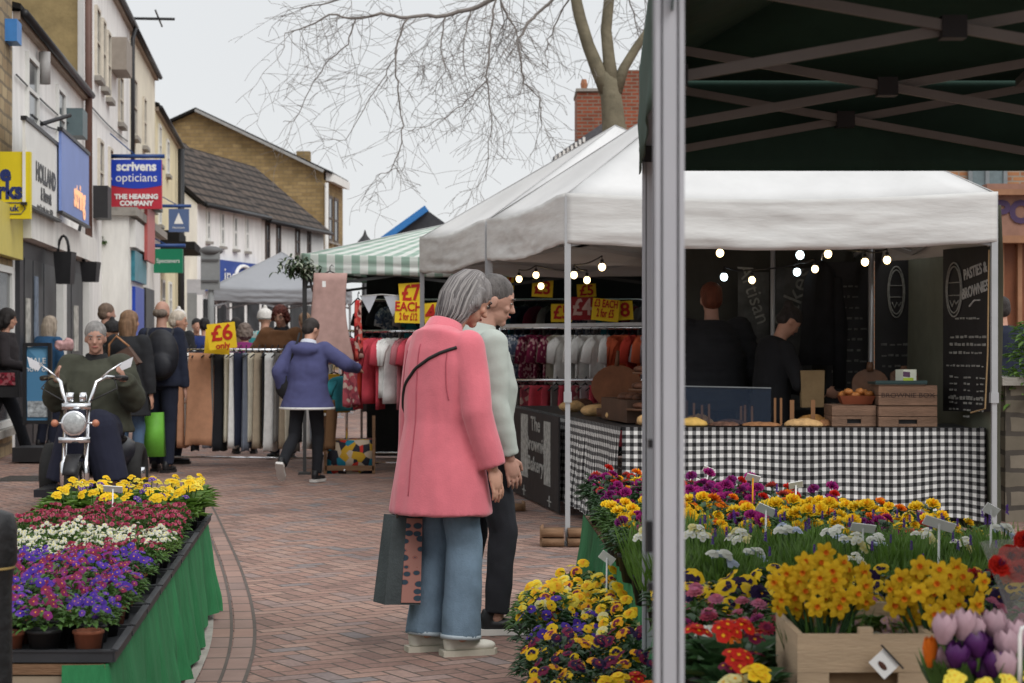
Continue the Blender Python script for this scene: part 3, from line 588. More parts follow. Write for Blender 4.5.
def twig(p, d, ln, r, lev, sag):
    pts = [p]; n = max(6, int(ln / .07)); dd = V(d).normalized(); k = [rt.uniform(-1, 1) for _ in range(3)]
    for i in range(n):
        dd = (dd + V((rt.uniform(-.09, .09) + .15 * k[0] * math.cos(i * .35 + k[1] * 3), rt.uniform(-.08, .08) + .05 * k[1], rt.uniform(-.08, .08) + .13 * k[2] * math.sin(i * .4 + k[0] * 3) - sag))).normalized()
        pts.append(pts[-1] + dd * (ln / n))
    tw.tube(pts, [max(r * (1 - .75 * i / n),   .0032) for i in range(n + 1)], 4, cap=False); nseg[0] += n
    if lev > 0:
        for i in range(1, n + 1):
            if rt.random() < (.26 if lev > 1 else .17):
                a = rt.uniform(0, 2 * PI); dn = (pts[i] - pts[i - 1]).normalized()
                sd = V((math.cos(a), .6 * math.sin(a), rt.uniform(-.5, .5)))
                twig(pts[i], dn * .55 + sd * .9, ln * rt.uniform(.35, .75), r * .55, lev - 1, sag * .8)
def limb(poly, r0, r1, dens=.5, sag=.06, ln=1.1, lev=2):
    pts = [q3(x, y, dd) for x, y, dd in poly]; mb_p = []
    for i in range(len(pts) - 1):
        for k in range(4): mb_p.append(pts[i].lerp(pts[i + 1], k / 4) + V((rt.uniform(-.02, .02), 0, rt.uniform(-.02, .02))))
    mb_p.append(pts[-1]); n = len(mb_p)
    tw.tube(mb_p, [.8 * (r0 + (r1 - r0) * i / (n - 1)) for i in range(n)], 6)
    for i in range(1, n):
        if rt.random() < min(.95, dens * 1.45):
            dn = (mb_p[i] - mb_p[i - 1]).normalized(); a = rt.uniform(0, 2 * PI)
            twig(mb_p[i], dn * .5 + V((math.cos(a) * .8, math.sin(a) * .6, rt.uniform(-.9, .3))), ln * rt.uniform(.6, 1.45), r1 * .75, lev, sag)
limb([(566, -60, 0), (520, -25, .3), (492, 0, .4), (470, 9, .4), (446, 16, .3), (407, 17, .1), (380, 14, 0), (355, 19, 0), (330, 14, -.2), (300, 30, -.2), (285, 33, -.3)], .055, .008, .75, .05, 1.0)
limb([(590, -50, 0), (554, 0, .2), (537, 14, .2), (525, 28, .1), (518, 40, 0), (521, 62, -.1), (524, 82, 0), (540, 98, 0), (542, 125, 0)], .035, .008, .8, .06, .8)
limb([(530, -25, .3), (500, 0, .2), (508, 18, .2), (516, 30, .2), (522, 50, 0)], .028, .012, .6, .05, .8)
limb([(497, -10, .3), (493, 18, .2), (489, 45, .1), (487, 75, 0), (489, 100, 0), (492, 118, 0), (488, 150, 0), (486, 180, 0)], .022, .006, .65, .08, .7)
limb([(487, 80, 0), (476, 92, 0), (462, 106, 0), (445, 118, 0), (425, 126, 0), (408, 131, 0)], .014, .005, .6, .05, .5, 1)
limb([(407, 17, .1), (398, 40, .1), (395, 62, 0), (398, 90, 0), (403, 125, 0), (400, 150, 0), (392, 170, 0), (376, 176, 0)], .022, .006, .6, .05, .6)
limb([(355, 19, 0), (348, 45, 0), (325, 65, 0), (310, 90, 0), (295, 122, 0), (283, 122, 0)], .016, .005, .5, .04, .7)
limb([(398, 50, .1), (385, 75, .1), (365, 108, 0), (345, 140, 0), (322, 139, 0)], .012, .005, .5, .03, .6, 1)
limb([(446, 16, .3), (440, 40, .2), (445, 70, .1), (432, 95, .1)], .016, .006, .8, .06, .8)
limb([(470, 9, .4), (466, 30, .3), (462, 60, .2), (470, 88, .2)], .015, .006, .8, .05, .8)
limb([(420, -30, .5), (370, -8, .5), (330, 2, .3), (300, 8, .3)], .03, .008, .7, .06, .9)
limb([(612, -60, 0), (622, -20, 0), (640, -10, 0), (660, 10, 0)], .03, .01, .7, .05, .8)
limb([(574, -10, 0), (560, 15, .2), (548, 40, .2), (545, 55, .2)], .018, .008, .5, .1, .6)
limb([(598, 70, 0), (590, 60, .1), (575, 62, .2)], .01, .005, .5, .1, .4, 1)
limb([(609, 0, 0), (625, -10, .3), (636, 20, .4), (640, 40, .4)], .02, .008, .7, .05, .5)
tw.build('twigs', twm, tr, world=tr.location)
# ------------------------------------------------------------ fabrics for the stalls
canvas = M('white_canvas', (.64, .64, .635), .85, .08, 1.5, bump=.35, bs=3.5, trans=.12)
canvas_d = M('stall_wall_canvas', (.16, .165, .12), .9, .2, 2, bump=.3, bs=4)
canvas_g = M('green_canvas', (.014, .045, .032), .75, .25, 2.5, bump=.4, bs=5)
greyc = M('grey_canvas', (.3, .31, .33), .85, .06, 1.5, bump=.3, bs=3)
bannerm = M('black_banner', (.018, .017, .018), .55, .3, 3, bump=.15, bs=8)
chalk = M('chalk_white', (.42, .42, .4), .9, .3, 30)
def gingham_mat():
    m, t, b = newmat('black_and_white_gingham', .9, .2); X.t = t
    co = t.nodes.new('ShaderNodeTexCoord'); sp = t.nodes.new('ShaderNodeSeparateXYZ'); t.links.new(co.outputs['UV'], sp.inputs[0])
    f = lambda o: X.n('FRACT', X(o) * (1 / .054)).lt(.5)
    s = (f(sp.outputs[0]) + f(sp.outputs[1])) * .5
    c = ramp(t, s.o, [(0, (.72, .72, .7)), (.25, (.17, .17, .17)), (.75, (.014, .014, .015))], True)
    n = t.nodes.new('ShaderNodeTexNoise'); n.inputs['Scale'].default_value = 2.5; n.inputs['Detail'].default_value = 4; t.links.new(co.outputs['Object'], n.inputs['Vector'])
    c = mixc(t, 1.0, c, ramp(t, n.outputs[0], [(.3, (.8, .8, .8)), (.7, (1.1, 1.1, 1.1))]), 'MULTIPLY'); t.links.new(c, b.inputs['Base Color'])
    return m
gingham = gingham_mat()
def awning_mat():
    m, t, b = newmat('green_and_white_check_awning', .8, .3); X.t = t
    co = t.nodes.new('ShaderNodeTexCoord'); sp = t.nodes.new('ShaderNodeSeparateXYZ'); t.links.new(co.outputs['UV'], sp.inputs[0])
    f = X.n('FRACT', X(sp.outputs[0]) * (1 / .17)).lt(.5); g_ = X.n('FRACT', X(sp.outputs[1]) * (1 / .17)).lt(.5)
    c = ramp(t, (f * .75 + g_ * .25).o, [(0, (.78, .8, .77)), (.2, (.72, .76, .72)), (.7, (.46, .58, .51)), (.9, (.36, .5, .42))], True)
    t.links.new(c, b.inputs['Base Color'])
    tr = t.nodes.new('ShaderNodeBsdfTranslucent'); t.links.new(c, tr.inputs[0]); ms = t.nodes.new('ShaderNodeMixShader'); ms.inputs[0].default_value = .35
    t.links.new(b.outputs[0], ms.inputs[1]); t.links.new(tr.outputs[0], ms.inputs[2]); t.links.new(ms.outputs[0], t.nodes['Material Output'].inputs[0])
    return m
awning = awning_mat()
def tent(label, cs, ez, pz, vh, mat, legs=(0, 1, 2, 3), leg_t=.042, legm=None, name='market_tent', seed=1, vmat=None, scissor=False, group=None, sag=.1):
    """cs: corners FL, FR, BR, BL (x, y)"""
    c = [V((x, y, 0)) for x, y in cs]; ctr = sum(c, V()) / 4; root = thing(name, label, 'tent', (ctr.x, ctr.y, 0), group=group)
    mb = MB(); N = 14; ns = lambda p: noise.noise(p * 1.3 + V((seed * 7, 0, 0)))
    for i in range(4):
        a, b = c[i], c[(i + 1) % 4]
        def fn(u, v, a=a, b=b):
            e = a.lerp(b, u) ; p = e.lerp(ctr, v)
            z = ez + (pz - ez) * (v ** 1.0) - sag * math.sin(PI * v) * math.sin(PI * u) - .05 * math.sin(PI * u) * (1 - v) ** 3
            r = .012 * ns(V((u * 9, v * 3, i * 9))) * (1 - v)
            return V((p.x, p.y, z + r))
        mb.sheet(fn, N, 10, su=(b - a).length, sv=2.2)
    o = mb.build('roof', mat, root, world=root.location, solid=.004)
    for f in o.data.polygons: f.use_smooth = True
    sm_ = MB()
    for i in range(4): sm_.tube([c[i].lerp(ctr, q / 6) + V((0, 0, ez + (pz - ez) * q / 6 + .004)) for q in range(7)], .005, 5)
    sm_.build('hip_seam', M('seam_grey', (.42, .42, .42), .9), root, world=root.location)
    for i in range(4):
        a, b = c[i], c[(i + 1) % 4]; nn = V(((b - a).y, -(b - a).x, 0)).normalized(); ln = (b - a).length
        def fn(u, v, a=a, b=b, nn=nn, i=i):
            p = a.lerp(b, u) ; k = math.sin(PI * u)
            off = .03 + (.03 * ns(V((u * 2.5 + i * 3, v * 3.5, 4))) + .012 * ns(V((u * 14, v * 9, 2 + i)))) * (.25 + k) * (.3 + .7 * v); off *= min(1, 7 * k)
            z = ez - .05 * k * 1.0 - v * (vh + .012 * ns(V((u * 8, 3, i)))) + .02
            return V((p.x + nn.x * off, p.y + nn.y * off, z))
        mb = MB(); mb.sheet(fn, 60, 12, su=(b - a).length, sv=vh); mb.build('valance', vmat or mat, root, world=root.location, solid=.003)
    for i in legs:
        a = c[i].lerp(ctr, .012); lg = MB(); lg.box((a.x, a.y, (ez - .25) / 2 + .6), (leg_t, leg_t, ez - .05 - .6 + .2), 0); lo = MB()
        lg = MB(); lg.box((a.x, a.y, (1.0 + ez) / 2), (leg_t, leg_t, ez - 1.0)); lg.box((a.x, a.y, .52), (leg_t * .78, leg_t * .78, .98)); lg.box((a.x, a.y, 1.0), (leg_t * 1.25, leg_t * 1.25, .07)); lg.box((a.x, a.y, .012), (.12, .12, .024))
        lg.build('leg', legm or alu, root, smooth=False, world=root.location)
    fb = MB()
    for i in range(4):
        a, b = c[i].lerp(ctr, .015), c[(i + 1) % 4].lerp(ctr, .015)
        for k in range(2):
            p, q = a.lerp(b, k / 2), a.lerp(b, (k + 1) / 2)
            fb.bar(p + V((0, 0, ez - .08)), q + V((0, 0, ez - .33)), .018, .03); fb.bar(p + V((0, 0, ez - .33)), q + V((0, 0, ez - .08)), .018, .03)
    fb.build('scissor_frame', legm or alu, root, smooth=False, world=root.location)
    fb = MB(); fb.tube([ctr + V((0, 0, pz - .9)), ctr + V((0, 0, pz - .02))], .02, 8); fb.build('centre_pole', legm or alu, root, world=root.location)
    return root
valm = M('valance_canvas', (.6, .6, .585), .88, .1, 2.0, bump=.4, bs=6, stretch=(.6, .6, 2.6), trans=.04)
TA = tent('white market tent over the food stall with a gingham counter', [(.362, 13.5), (3.25, 13.38), (2.75, 16.4), (-.2, 16.4)], 2.36, 3.38, .34, canvas, legm=M('pale_grey_pole', (.4, .41, .42), .45, .06, metal=.3), seed=1, vmat=valm)
TB = tent('white market tent joined behind the food stall, its pole at the striped awning', [(-.215, 16.46), (2.7, 16.46), (2.1, 19.4), (-.888, 19.3)], 2.36, 3.3, .34, canvas, legm=M('pale_grey_pole'), seed=3, vmat=valm)
TD = tent('further white market tent whose peak rises left of the tree trunk', [(-.3, 19.6), (2.6, 19.6), (2.4, 22.4), (-.5, 22.4)], 2.5, 3.55, .2, canvas, legm=M('pale_grey_pole'), seed=6, vmat=valm)
TC = tent('plain grey pop-up tent far down the street', [(-5.3, 35), (-3.0, 35), (-3.0, 37.2), (-5.3, 37.2)], 2.28, 2.95, .24, greyc, seed=5)
# wooden pole weights
for (x, y, lb, n) in ((.362, 13.45, 'pair of round-ended wooden blocks weighting the front left tent pole', 2), (-.07, 16.2, 'small wooden block weighting the second pole of the white tents', 1)):
    t = thing('pole_weight', lb, 'weight', (x, y, 0))
    for k in range(n):
        mb = MB(); wz = .055; [mb.box((s_ * .085 * (1.0 + .05 * k), 0, .032 + k * .062), (.15, .16, .052), rz=.03 * s_) for s_ in (-1, 1)]; mb.tube([(-.15, 0, .032 + k * .062), (-.175, 0, .032 + k * .062)], [(.075, .025), (.05, .02)], 12); mb.tube([(.15, 0, .032 + k * .062), (.18, 0, .032 + k * .062)], [(.075, .025), (.05, .02)], 12)
        for v_ in range(len(mb.v)): pass
        mb.build('block', wood, t)
# ------------------------------------------------------------ food stall counters
def drape(root, name, pts, z0, z1, mat, fold=.02, freq=9.0, seed=0, flare=.04, su=None, hem=0.0, nv=16):
    P2 = [V((x, y, 0)) for x, y in pts]; L_ = [0]
    for i in range(1, len(P2)): L_.append(L_[-1] + (P2[i] - P2[i - 1]).length)
    tot = L_[-1]; nu = int(tot * 45) + 8
    def fn(u, v):
        s = u * tot; i = 0
        while i < len(P2) - 2 and L_[i + 1] < s: i += 1
        t = (s - L_[i]) / (L_[i + 1] - L_[i]); p = P2[i].lerp(P2[i + 1], t); d = (P2[i + 1] - P2[i]).normalized(); nn = V((d.y, -d.x, 0))
        w_ = noise.noise(V((s * 1.3, seed, 0))) * 2.5
        off = v * (fold * (math.sin(s * freq + w_ * 2.0) + .6 * math.sin(s * freq * 2.3 + w_ * 3 + seed)) + flare + fold * .8 * noise.noise(V((s * 3, v * 3, seed)))) + .008
        return V((p.x + nn.x * off, p.y + nn.y * off, z1 + (z0 - z1) * v + hem * v * noise.noise(V((s * 2, 5, seed)))))
    mb = MB(); mb.sheet(fn, nu, nv, su=tot, sv=(z1 - z0)); return mb.build(name, mat, root, world=root.location)
fl_, fr_ = V((.765, 13.9, 0)), V((3.25, 13.75, 0)); sd = V((.045, 18.4, 0))
ct = thing('food_counter', 'front counter of the food stall with loose gingham cloth', 'counter', (2, 14, 0))
part(ct, 'table_top', blackp, lambda mb: mb.slab([V((.765, 13.9, .76)), V((3.17, 13.75, .76)), V((3.2, 14.5, .76)), V((.85, 14.6, .76))], (0, 0, .02)))
drape(ct, 'gingham_cloth', [(.765, 13.9), (3.25, 13.75)], .13, .782, gingham, .012, 5, 1, .03, hem=.05)
drape(ct, 'cloth_return', [(3.25, 13.76), (3.26, 14.5)], .16, .782, gingham, .01, 5, 4, .02)
for x, y in ((.9, 14.1), (3.05, 13.95), (.95, 14.5), (3.1, 14.4)): part(ct, 'leg', blackp, lambda mb: mb.box((x, y, .38), (.04, .04, .76)))
c2 = thing('side_counter', 'long side counter of the food stall running back down the street', 'counter', (.4, 16, 0))
part(c2, 'table_top', blackp, lambda mb: mb.slab([fl_ + V((0, .02, .757)), sd + V((0, 0, .757)), sd + V((.7, 0, .757)), fl_ + V((.7, .71, .757))], (0, 0, .02)))
drape(c2, 'gingham_cloth', [(sd.x, sd.y), (fl_.x, fl_.y)], .1, .78, gingham, .022, 14, 7, .05, hem=.03)
for t_ in (.1, .5, .9): part(c2, 'leg', blackp, lambda mb: mb.box(fl_.lerp(sd, t_) + V((.3, .1, .38)), (.04, .04, .75)))
bn = thing('counter_banner', 'black printed banner hung on the side counter with two pale strips', 'banner', (.3, 17, 0))
du = (sd - fl_).normalized(); bl = Fac((fl_.x, fl_.y), (du.x, du.y)); bl.n = -bl.n if bl.n.x > 0 else bl.n
def bb(mb, a0, a1, z0, z1, o0, o1): mb.slab([bl.p(a0, z0, o0), bl.p(a1, z0, o0), bl.p(a1, z1, o0), bl.p(a0, z1, o0)], bl.n * (o1 - o0))
part(bn, 'cloth', bannerm, lambda mb: bb(mb, 1.9, 4.2, .02, .775, .085, .1))
part(bn, 'pale_strip', M('grey_print', (.3, .3, .28), .8, .5, 25), lambda mb: bb(mb, 2.25, 2.55, .2, .72, .1, .104)); part(bn, 'pale_strip', M('grey_print'), lambda mb: bb(mb, 3.35, 3.7, .2, .74, .1, .104))
for a in (2.3, 3.55):
    part(bn, 'star_mark', M('grey_print'), lambda mb: [bb(mb, a - .015 - .07 * k, a + .015 + .07 * k, .075 - .04 * (1 - k), .085 + .04 * (1 - k), .1, .104 + .001 * k) for k in (0, 1)])
text('lettering', 'The\nBrownie\nBakery', .17, M('grey_print'), bn, bl.p(2.95, .5, .104), facing(-bl.u, bl.n), world=bn.location, squash=1.7, bold=.003)
# walls of the food stall
wl = thing('stall_side_wall', 'olive canvas side wall at the right of the food stall', 'tent wall', (3.1, 15, 0))
def wall_sheet(root, name, a, b, z0, z1, mat, amp=.03, seed=0):
    a, b = V((*a, 0)), V((*b, 0)); n_ = V(((b - a).y, -(b - a).x, 0)).normalized()
    mb = MB(); mb.sheet(lambda u, v: a.lerp(b, u) + n_ * amp * (noise.noise(V((u * 5, v * 2, seed))) + .4 * noise.noise(V((u * 15, v * 3, seed)))) + V((0, 0, z0 + (z1 - z0) * v)), 30, 16); return mb.build(name, mat, root, world=root.location)
wall_sheet(wl, 'canvas', (3.3, 13.5), (3.06, 16.2), .05, 2.3, canvas_d)
wb = thing('stall_back_wall', 'dark canvas back wall behind the two vendors', 'tent wall', (2, 16.2, 0))
wall_sheet(wb, 'canvas', (1.05, 16.15), (2.9, 16.15), .05, 2.3, M('dark_canvas', (.05, .05, .042), .9, .25, 2, bump=.3, bs=4), seed=3)
def chalk_lines(root, c, ux, nrm, wd, rows, seed=0, th=.012, m=None, dy=.06):
    r_ = random.Random(seed); ux = V(ux).normalized(); mb = MB(); c = V(c); nrm = V(nrm)
    for k in range(rows):
        x = -wd / 2 + r_.uniform(0, wd * .1)
        while x < wd / 2 - .03:
            l = r_.uniform(.02, .055); h = th * r_.uniform(.7, 1.3)
            p = c + ux * x + V((0, 0, -k * dy + r_.uniform(-.002, .002)))
            mb.slab([p, p + ux * l, p + ux * l + V((0, 0, h)), p + V((0, 0, h))], nrm * .003); x += l + r_.uniform(.008, .03)
    return mb.build('chalk_writing', m or M('chalk_faint', (.16, .16, .15), .9, .4, 40), root, smooth=False, world=root.location)
def oval(root, c, ux, nrm, rx, rz, m, th=.006):
    ux = V(ux).normalized(); mb = MB()
    for s_ in (1, .86): mb.tube([V(c) + ux * rx * s_ * math.cos(k * PI / 14) + V((0, 0, rz * s_ * math.sin(k * PI / 14))) + V(nrm) * .004 for k in range(29)], th, 5, cap=False)
    for zz in (-.04, .05): mb.tube([V(c) + ux * -rx * .8 + V((0, 0, zz)), V(c) + ux * rx * .8 + V((0, 0, zz))], th * .8, 5)
    mb.tube([V(c) + ux * rx * x + V((0, 0, rz * z)) + V(nrm) * .004 for x, z in ((-.5, -.4), (-.2, -.62), (.1, -.4), (.3, -.55), (.6, -.4))], th, 5)
    return mb.build('oval_emblem', m, root, world=root.location)
cg = M('chalk_grey', (.24, .24, .22), .9, .3, 30); cf = M('chalk_faint', (.13, .13, .12), .9, .4, 40)
# big menu board front right
sw_u, sw_n = V((.3, -.75, 0)).normalized(), None
D = 13.75; t = thing('menu_banner', 'tall black chalkboard menu hanging at the front right corner of the food stall', 'menu board', P(968, 330, D))
p0, p1 = P(943, 250, 14.25), P(990, 250, 13.6); uxm = (p1 - p0); uxm.z = 0; wdm = uxm.length; uxm.normalize(); nm_ = V((uxm.y, -uxm.x, 0)); cz = 1.4
cc = (p0 + p1) / 2
part(t, 'board', bannerm, lambda mb: mb.slab([V((p0.x, p0.y, .88)), V((p1.x, p1.y, .9)), V((p1.x, p1.y, 2.03)), V((p0.x, p0.y, 2.03))], -nm_ * .015))
part(t, 'cord', M('tan_cord', (.3, .2, .1), .8), lambda mb: mb.tube([V((p1.x - .01, p1.y - .01, 2.0)), V((p1.x - .02, p1.y - .02, 1.3)), V((p1.x - .04, p1.y - .03, .92)), V((p1.x - .12, p1.y + .05, .89))], .006, 5))
def mp(fx, z): return V((p0.x, p0.y, 0)).lerp(V((p1.x, p1.y, 0)), fx) + V((0, 0, z)) + nm_ * .003
oval(t, mp(.26, 1.74), uxm, nm_, wdm * .17, .19, cg)
text('lettering', 'PASTIES &', .105, chalk, t, mp(.7, 1.86), facing(uxm + V((0, 0, .16)), nm_), world=t.location, squash=.72, bold=.002)
text('lettering', 'BROWNIES', .105, chalk, t, mp(.7, 1.73), facing(uxm + V((0, 0, .16)), nm_), world=t.location, squash=.72, bold=.002)
part(t, 'flourish', chalk, lambda mb: mb.tube([mp(.58, 1.62), mp(.68, 1.66), mp(.8, 1.66)], .006, 5))
chalk_lines(t, mp(.55, 1.53), uxm, nm_, wdm * .55, 1, 1, m=cg); chalk_lines(t, mp(.5, 1.4), uxm, nm_, wdm * .8, 3, 2, .016, cg, .055); chalk_lines(t, mp(.5, 1.2), uxm, nm_, wdm * .86, 1, 3, m=cg)
for k, fx in enumerate((.25, .55, .82)): chalk_lines(t, mp(fx, 1.12), uxm, nm_, wdm * .2, 6 + k % 2, 5 + k, .012, cg, .045)
chalk_lines(t, mp(.5, .97), uxm, nm_, wdm * .8, 1, 9, .022, cg)
# banners along the back
def back_banner(label, x0, x1, y0, y1, d, m=bannerm, ov=False, rows=9, lm=None):
    a, b = P(x0, y1, d), P(x1, y0, d); t = thing('back_banner', label, 'banner', ((a.x + b.x) / 2, d, (a.z + b.z) / 2)); wd = b.x - a.x
    part(t, 'cloth', m, lambda mb: mb.slab([V((a.x, d, a.z)), V((b.x, d, a.z)), V((b.x, d, b.z)), V((a.x, d, b.z))], (0, .012, 0)))
    mx = (a.x + b.x) / 2
    if ov: oval(t, (mx, d - .004, b.z - .33), (1, 0, 0), (0, -1, 0), wd * .2, .2, cg)
    chalk_lines(t, (mx, d - .004, b.z - (.75 if ov else .2)), (1, 0, 0), (0, -1, 0), wd * .8, rows, int(x0), .016, lm or cf, .085)
    return t
back_banner('black chalk menu banner between the hanging coat and the tent pole', 826, 869, 262, 425, 15.9, rows=14)
back_banner('black banner with an oval emblem beside the crates', 875, 917, 250, 420, 15.7, ov=True, rows=3)
gb = M('grey_print_banner', (.07, .072, .07), .7, .6, 5)
t = back_banner('dark grey printed banner behind the female vendor', 738, 769, 272, 410, 15.95, gb, rows=0)
text('lettering', 'Artisan', .17, cg, t, (t.location.x, 15.94, 1.75), facing((.35, 0, -1), (0, -1, 0)), world=t.location)
t = back_banner('dark grey printed banner between the female vendor and the black coat', 776, 812, 268, 410, 15.95, gb, rows=0)
text('lettering', 'Bakes', .22, cg, t, (t.location.x, 15.94, 1.72), facing((.4, 0, 1), (0, -1, 0)), world=t.location)
t = thing('rear_pole', 'pale pole behind the food stall between two grey banners', 'pole', P(772, 338, 15.9)); part(t, 'shaft', alu, lambda mb: mb.tube([V((P(772, 0, 15.9).x, 15.85, 0)), V((P(772, 0, 15.9).x, 15.85, 2.2))], .02), True)
t = thing('rear_pole', 'pale pole between the chalk menu banner and the emblem banner', 'pole', P(872, 338, 15.6)); part(t, 'shaft', alu, lambda mb: mb.tube([V((P(871, 0, 15.6).x, 15.6, 0)), V((P(871, 0, 15.6).x, 15.6, 2.2))], .022), True)
# hanging black coat
t = thing('hanging_coat', 'black coat hanging in front of the back wall of the food stall', 'coat', P(822, 262, 15.5)); mb = MB()
mb.rings([[V((x_ + rx * math.cos(a), .06 * math.sin(a) * (1 + .3 * math.sin(5 * a)), z)) for a in [2 * PI * k / 20 for k in range(20)]] for x_, z, rx in ((0, 0, .03), (0, -.06, .1), (-.01, -.15, .13), (-.02, -.4, .14), (-.02, -.62, .15), (-.03, -.8, .16))]); mb.tube([(.1, 0, -.12), (.14, -.02, -.5), (.13, -.02, -.98)], [.05, .06, .05], 10)
mb.build('coat_body', M('black_wool', (.012, .012, .014), .95, .3, 8), t); mb = MB(); mb.tube([(0, 0, -.02), (0, 0, .05), (.02, 0, .08)], .008, 5); mb.build('hook', chrome, t)
# festoon bulbs
bw = M('warm_bulb', (1.0, .74, .38), .4, 0, emit=4.5); bc = M('cold_bulb', (.78, .95, 1.0), .4, 0, emit=4.5)
BL = [(720, 253, 14.0, 0), (800, 255, 13.9, 1), (828, 254, 13.9, 0), (815, 269, 15.2, 0), (797, 272, 15.4, 1), (752, 280, 15.6, 0), (724, 277, 15.6, 1), (865, 262, 14.2, 0), (887, 260, 14.1, 0), (602, 267, 14.6, 0), (574, 275, 15.4, 0), (587, 280, 15.8, 0), (541, 286, 17.4, 0), (519, 279, 17.2, 0), (536, 275, 17.0, 0)]
for k, (x, y, d, cold) in enumerate(BL):
    side = 'over the gingham counter' if x > 690 else ('left of the slim pole' if x < 565 else 'right of the slim pole')
    t = thing('festoon_bulb', ('cold white' if cold else 'warm round') + f' bulb, {ORD[sorted(b_[0] for b_ in BL).index(x)]} from the left under the tents, ' + side, 'light bulb', P(x, y, d), group='bulbs hung under the white tents')
    mb = MB(); r_ = .027 if not cold else .029; mb.ell((0, 0, 0), (r_, r_, r_ * 1.1)); mb.build('globe', bc if cold else bw, t)
    mb = MB(); mb.tube([(0, 0, .024), (0, 0, .055)], .013, 8); mb.tube([(0, 0, .05), (0, 0, .08)], .004, 5); mb.build('socket', blackp, t)
t = thing('festoon_cable', 'thin black cable carrying the round bulbs under the tents', 'cable', P(720, 245, 14)); mb = MB()
for seq in ((9, 10, 11, 14, 13), (0, 1, 2, 7, 8), (6, 5, 3, 4)):
    pts = [P(*BL[k][:3]) + V((0, 0, .08)) for k in seq]; out = []
    for a, b in zip(pts, pts[1:]): out += [a.lerp(b, q / 6) - V((0, 0, .02 * math.sin(PI * q / 6))) for q in range(6)]
    mb.tube(out + [pts[-1]], .006, 5)
mb.build('cable_run', blackp, t, world=t.location)
# goods on the counter
cz = .782
old = M('old_crate_wood', (.17, .1, .065), .8, .35, 4, bump=.4, bs=30, stretch=(1, 1, 7), objvar=.15)
def crate(label, x0, x1, ztop, zbot, d, slot=True, writing=None, dp=.35):
    a, b = P(x0, 0, d).x, P(x1, 0, d).x; wd = b - a; ht = ztop - zbot; t = thing('wooden_crate', label, 'crate', ((a + b) / 2, d + dp / 2, zbot))
    def fn(mb):
        n = 2
        for k in range(n):
            z = ht * (k + .5) / n; h = ht / n * .93
            if slot and k == 0: 
                mb.box((-wd * .33, -dp / 2, z), (wd * .34, .014, h)); mb.box((wd * .33, -dp / 2, z), (wd * .34, .014, h)); mb.box((0, -dp / 2, z - h * .36), (wd * .33, .014, h * .28)); mb.box((0, -dp / 2, z + h * .36), (wd * .33, .014, h * .28))
            else: mb.box((0, -dp / 2, z), (wd, .014, h))
            mb.box((0, dp / 2, z), (wd, .014, h)); mb.box((-wd / 2 + .007, 0, z), (.014, dp - .016, h)); mb.box((wd / 2 - .007, 0, z), (.014, dp - .016, h))
        mb.box((0, 0, .01), (wd - .03, dp - .03, .015))
    mb = MB(); fn(mb); mb.build('planks', old, t, smooth=False)
    if slot: mb = MB(); mb.box((0, -dp / 2 + .03, ht * .25), (wd * .36, .01, ht * .25)); mb.build('handle_hole_shade', blackp, t, smooth=False)  # black slab painted in for the shade inside the handle slot
    if writing: text('stencil', writing, .045, M('stencil_ink', (.05, .03, .025), .9), t, (0, -dp / 2 - .0085, ht * .5), FRONT, squash=1.2)
    return t
crate('worn wooden crate at the left of the stacked pair, bread tray on top', 832, 876, cz + .15, cz, 13.95)
crate('worn wooden crate directly on the gingham counter, bottom of the stack', 878.5, 937, cz + .145, cz, 13.9)
crate('worn wooden crate with dark stencilled writing, top of the stack', 878.5, 937, cz + .29, cz + .147, 13.92, slot=False, writing='BROWNIE BOX')
t = thing('serving_tray', 'dark teal tray lying on top of the stencilled crate', 'tray', P(890, 384, 14.05)); t.location.z = cz + .292; mb = MB(); mb.box((.05, 0, .01), (.36, .3, .015)); mb.box((.05, -.15, .02), (.36, .01, .02)); mb.build('tray_body', M('teal_tray', (.02, .045, .045), .4), t, smooth=False)
t = thing('card_box', 'small white card box with purple and green print on the teal tray', 'box', (P(906, 0, 14.0).x, 14.0, cz + .31)); mb = MB(); mb.box((0, 0, .045), (.12, .08, .085), .5); mb.build('box_body', M('white_card', (.6, .62, .52), .7), t, smooth=False)
mb = MB(); R_ = Matrix.Rotation(.5, 3, 'Z'); mb.slab([R_ @ V((x, -.042, z)) for x, z in ((-.06, .01), (.03, .01), (.03, .03), (-.06, .03))], R_ @ V((0, -.002, 0))); mb.build('green_print', M('lime_print', (.35, .45, .05), .7), t, smooth=False)
mb = MB(); mb.slab([R_ @ V((x, -.042, z)) for x, z in ((-.06, .04), (.0, .035), (.0, .07), (-.06, .075))], R_ @ V((0, -.002, 0))); mb.build('purple_print', M('purple_print', (.1, .05, .1), .7), t, smooth=False)
t = thing('bread_tray', 'shallow brown tray of glazed pastries on the left crate', 'pastry tray', (P(856, 0, 14.1).x, 14.1, cz + .152)); mb = MB(); mb.rings([[V((sx_ * k, sy_ * .13 * k / .22, z)) for sx_, sy_ in ((-1, -1), (1, -1), (1, 1), (-1, 1))] for k, z in ((.1, 0), (.125, .06))]); mb.build('tray_body', M('rust_tray', (.2, .05, .02), .6), t, smooth=False)
for k in range(7): mb = MB(); mb.ell((-.09 + .03 * k, rnd.uniform(-.03, .03), .075 + rnd.uniform(-.01, .015)), (.035, .03, .022)); mb.build('pastry', M('pastry_brown', (.42, .16, .04), .5, .3, 30), t, wrinkle=(.006, (40, 40, 40)))
t = thing('black_slate', 'dark slate slab under the pastry tray', 'slate', (P(853, 0, 14.1).x, 14.1, cz + .15)); 
bpy.data.objects.remove(t)
brd = M('dark_board_wood', (.1, .045, .022), .6, .3, 5)
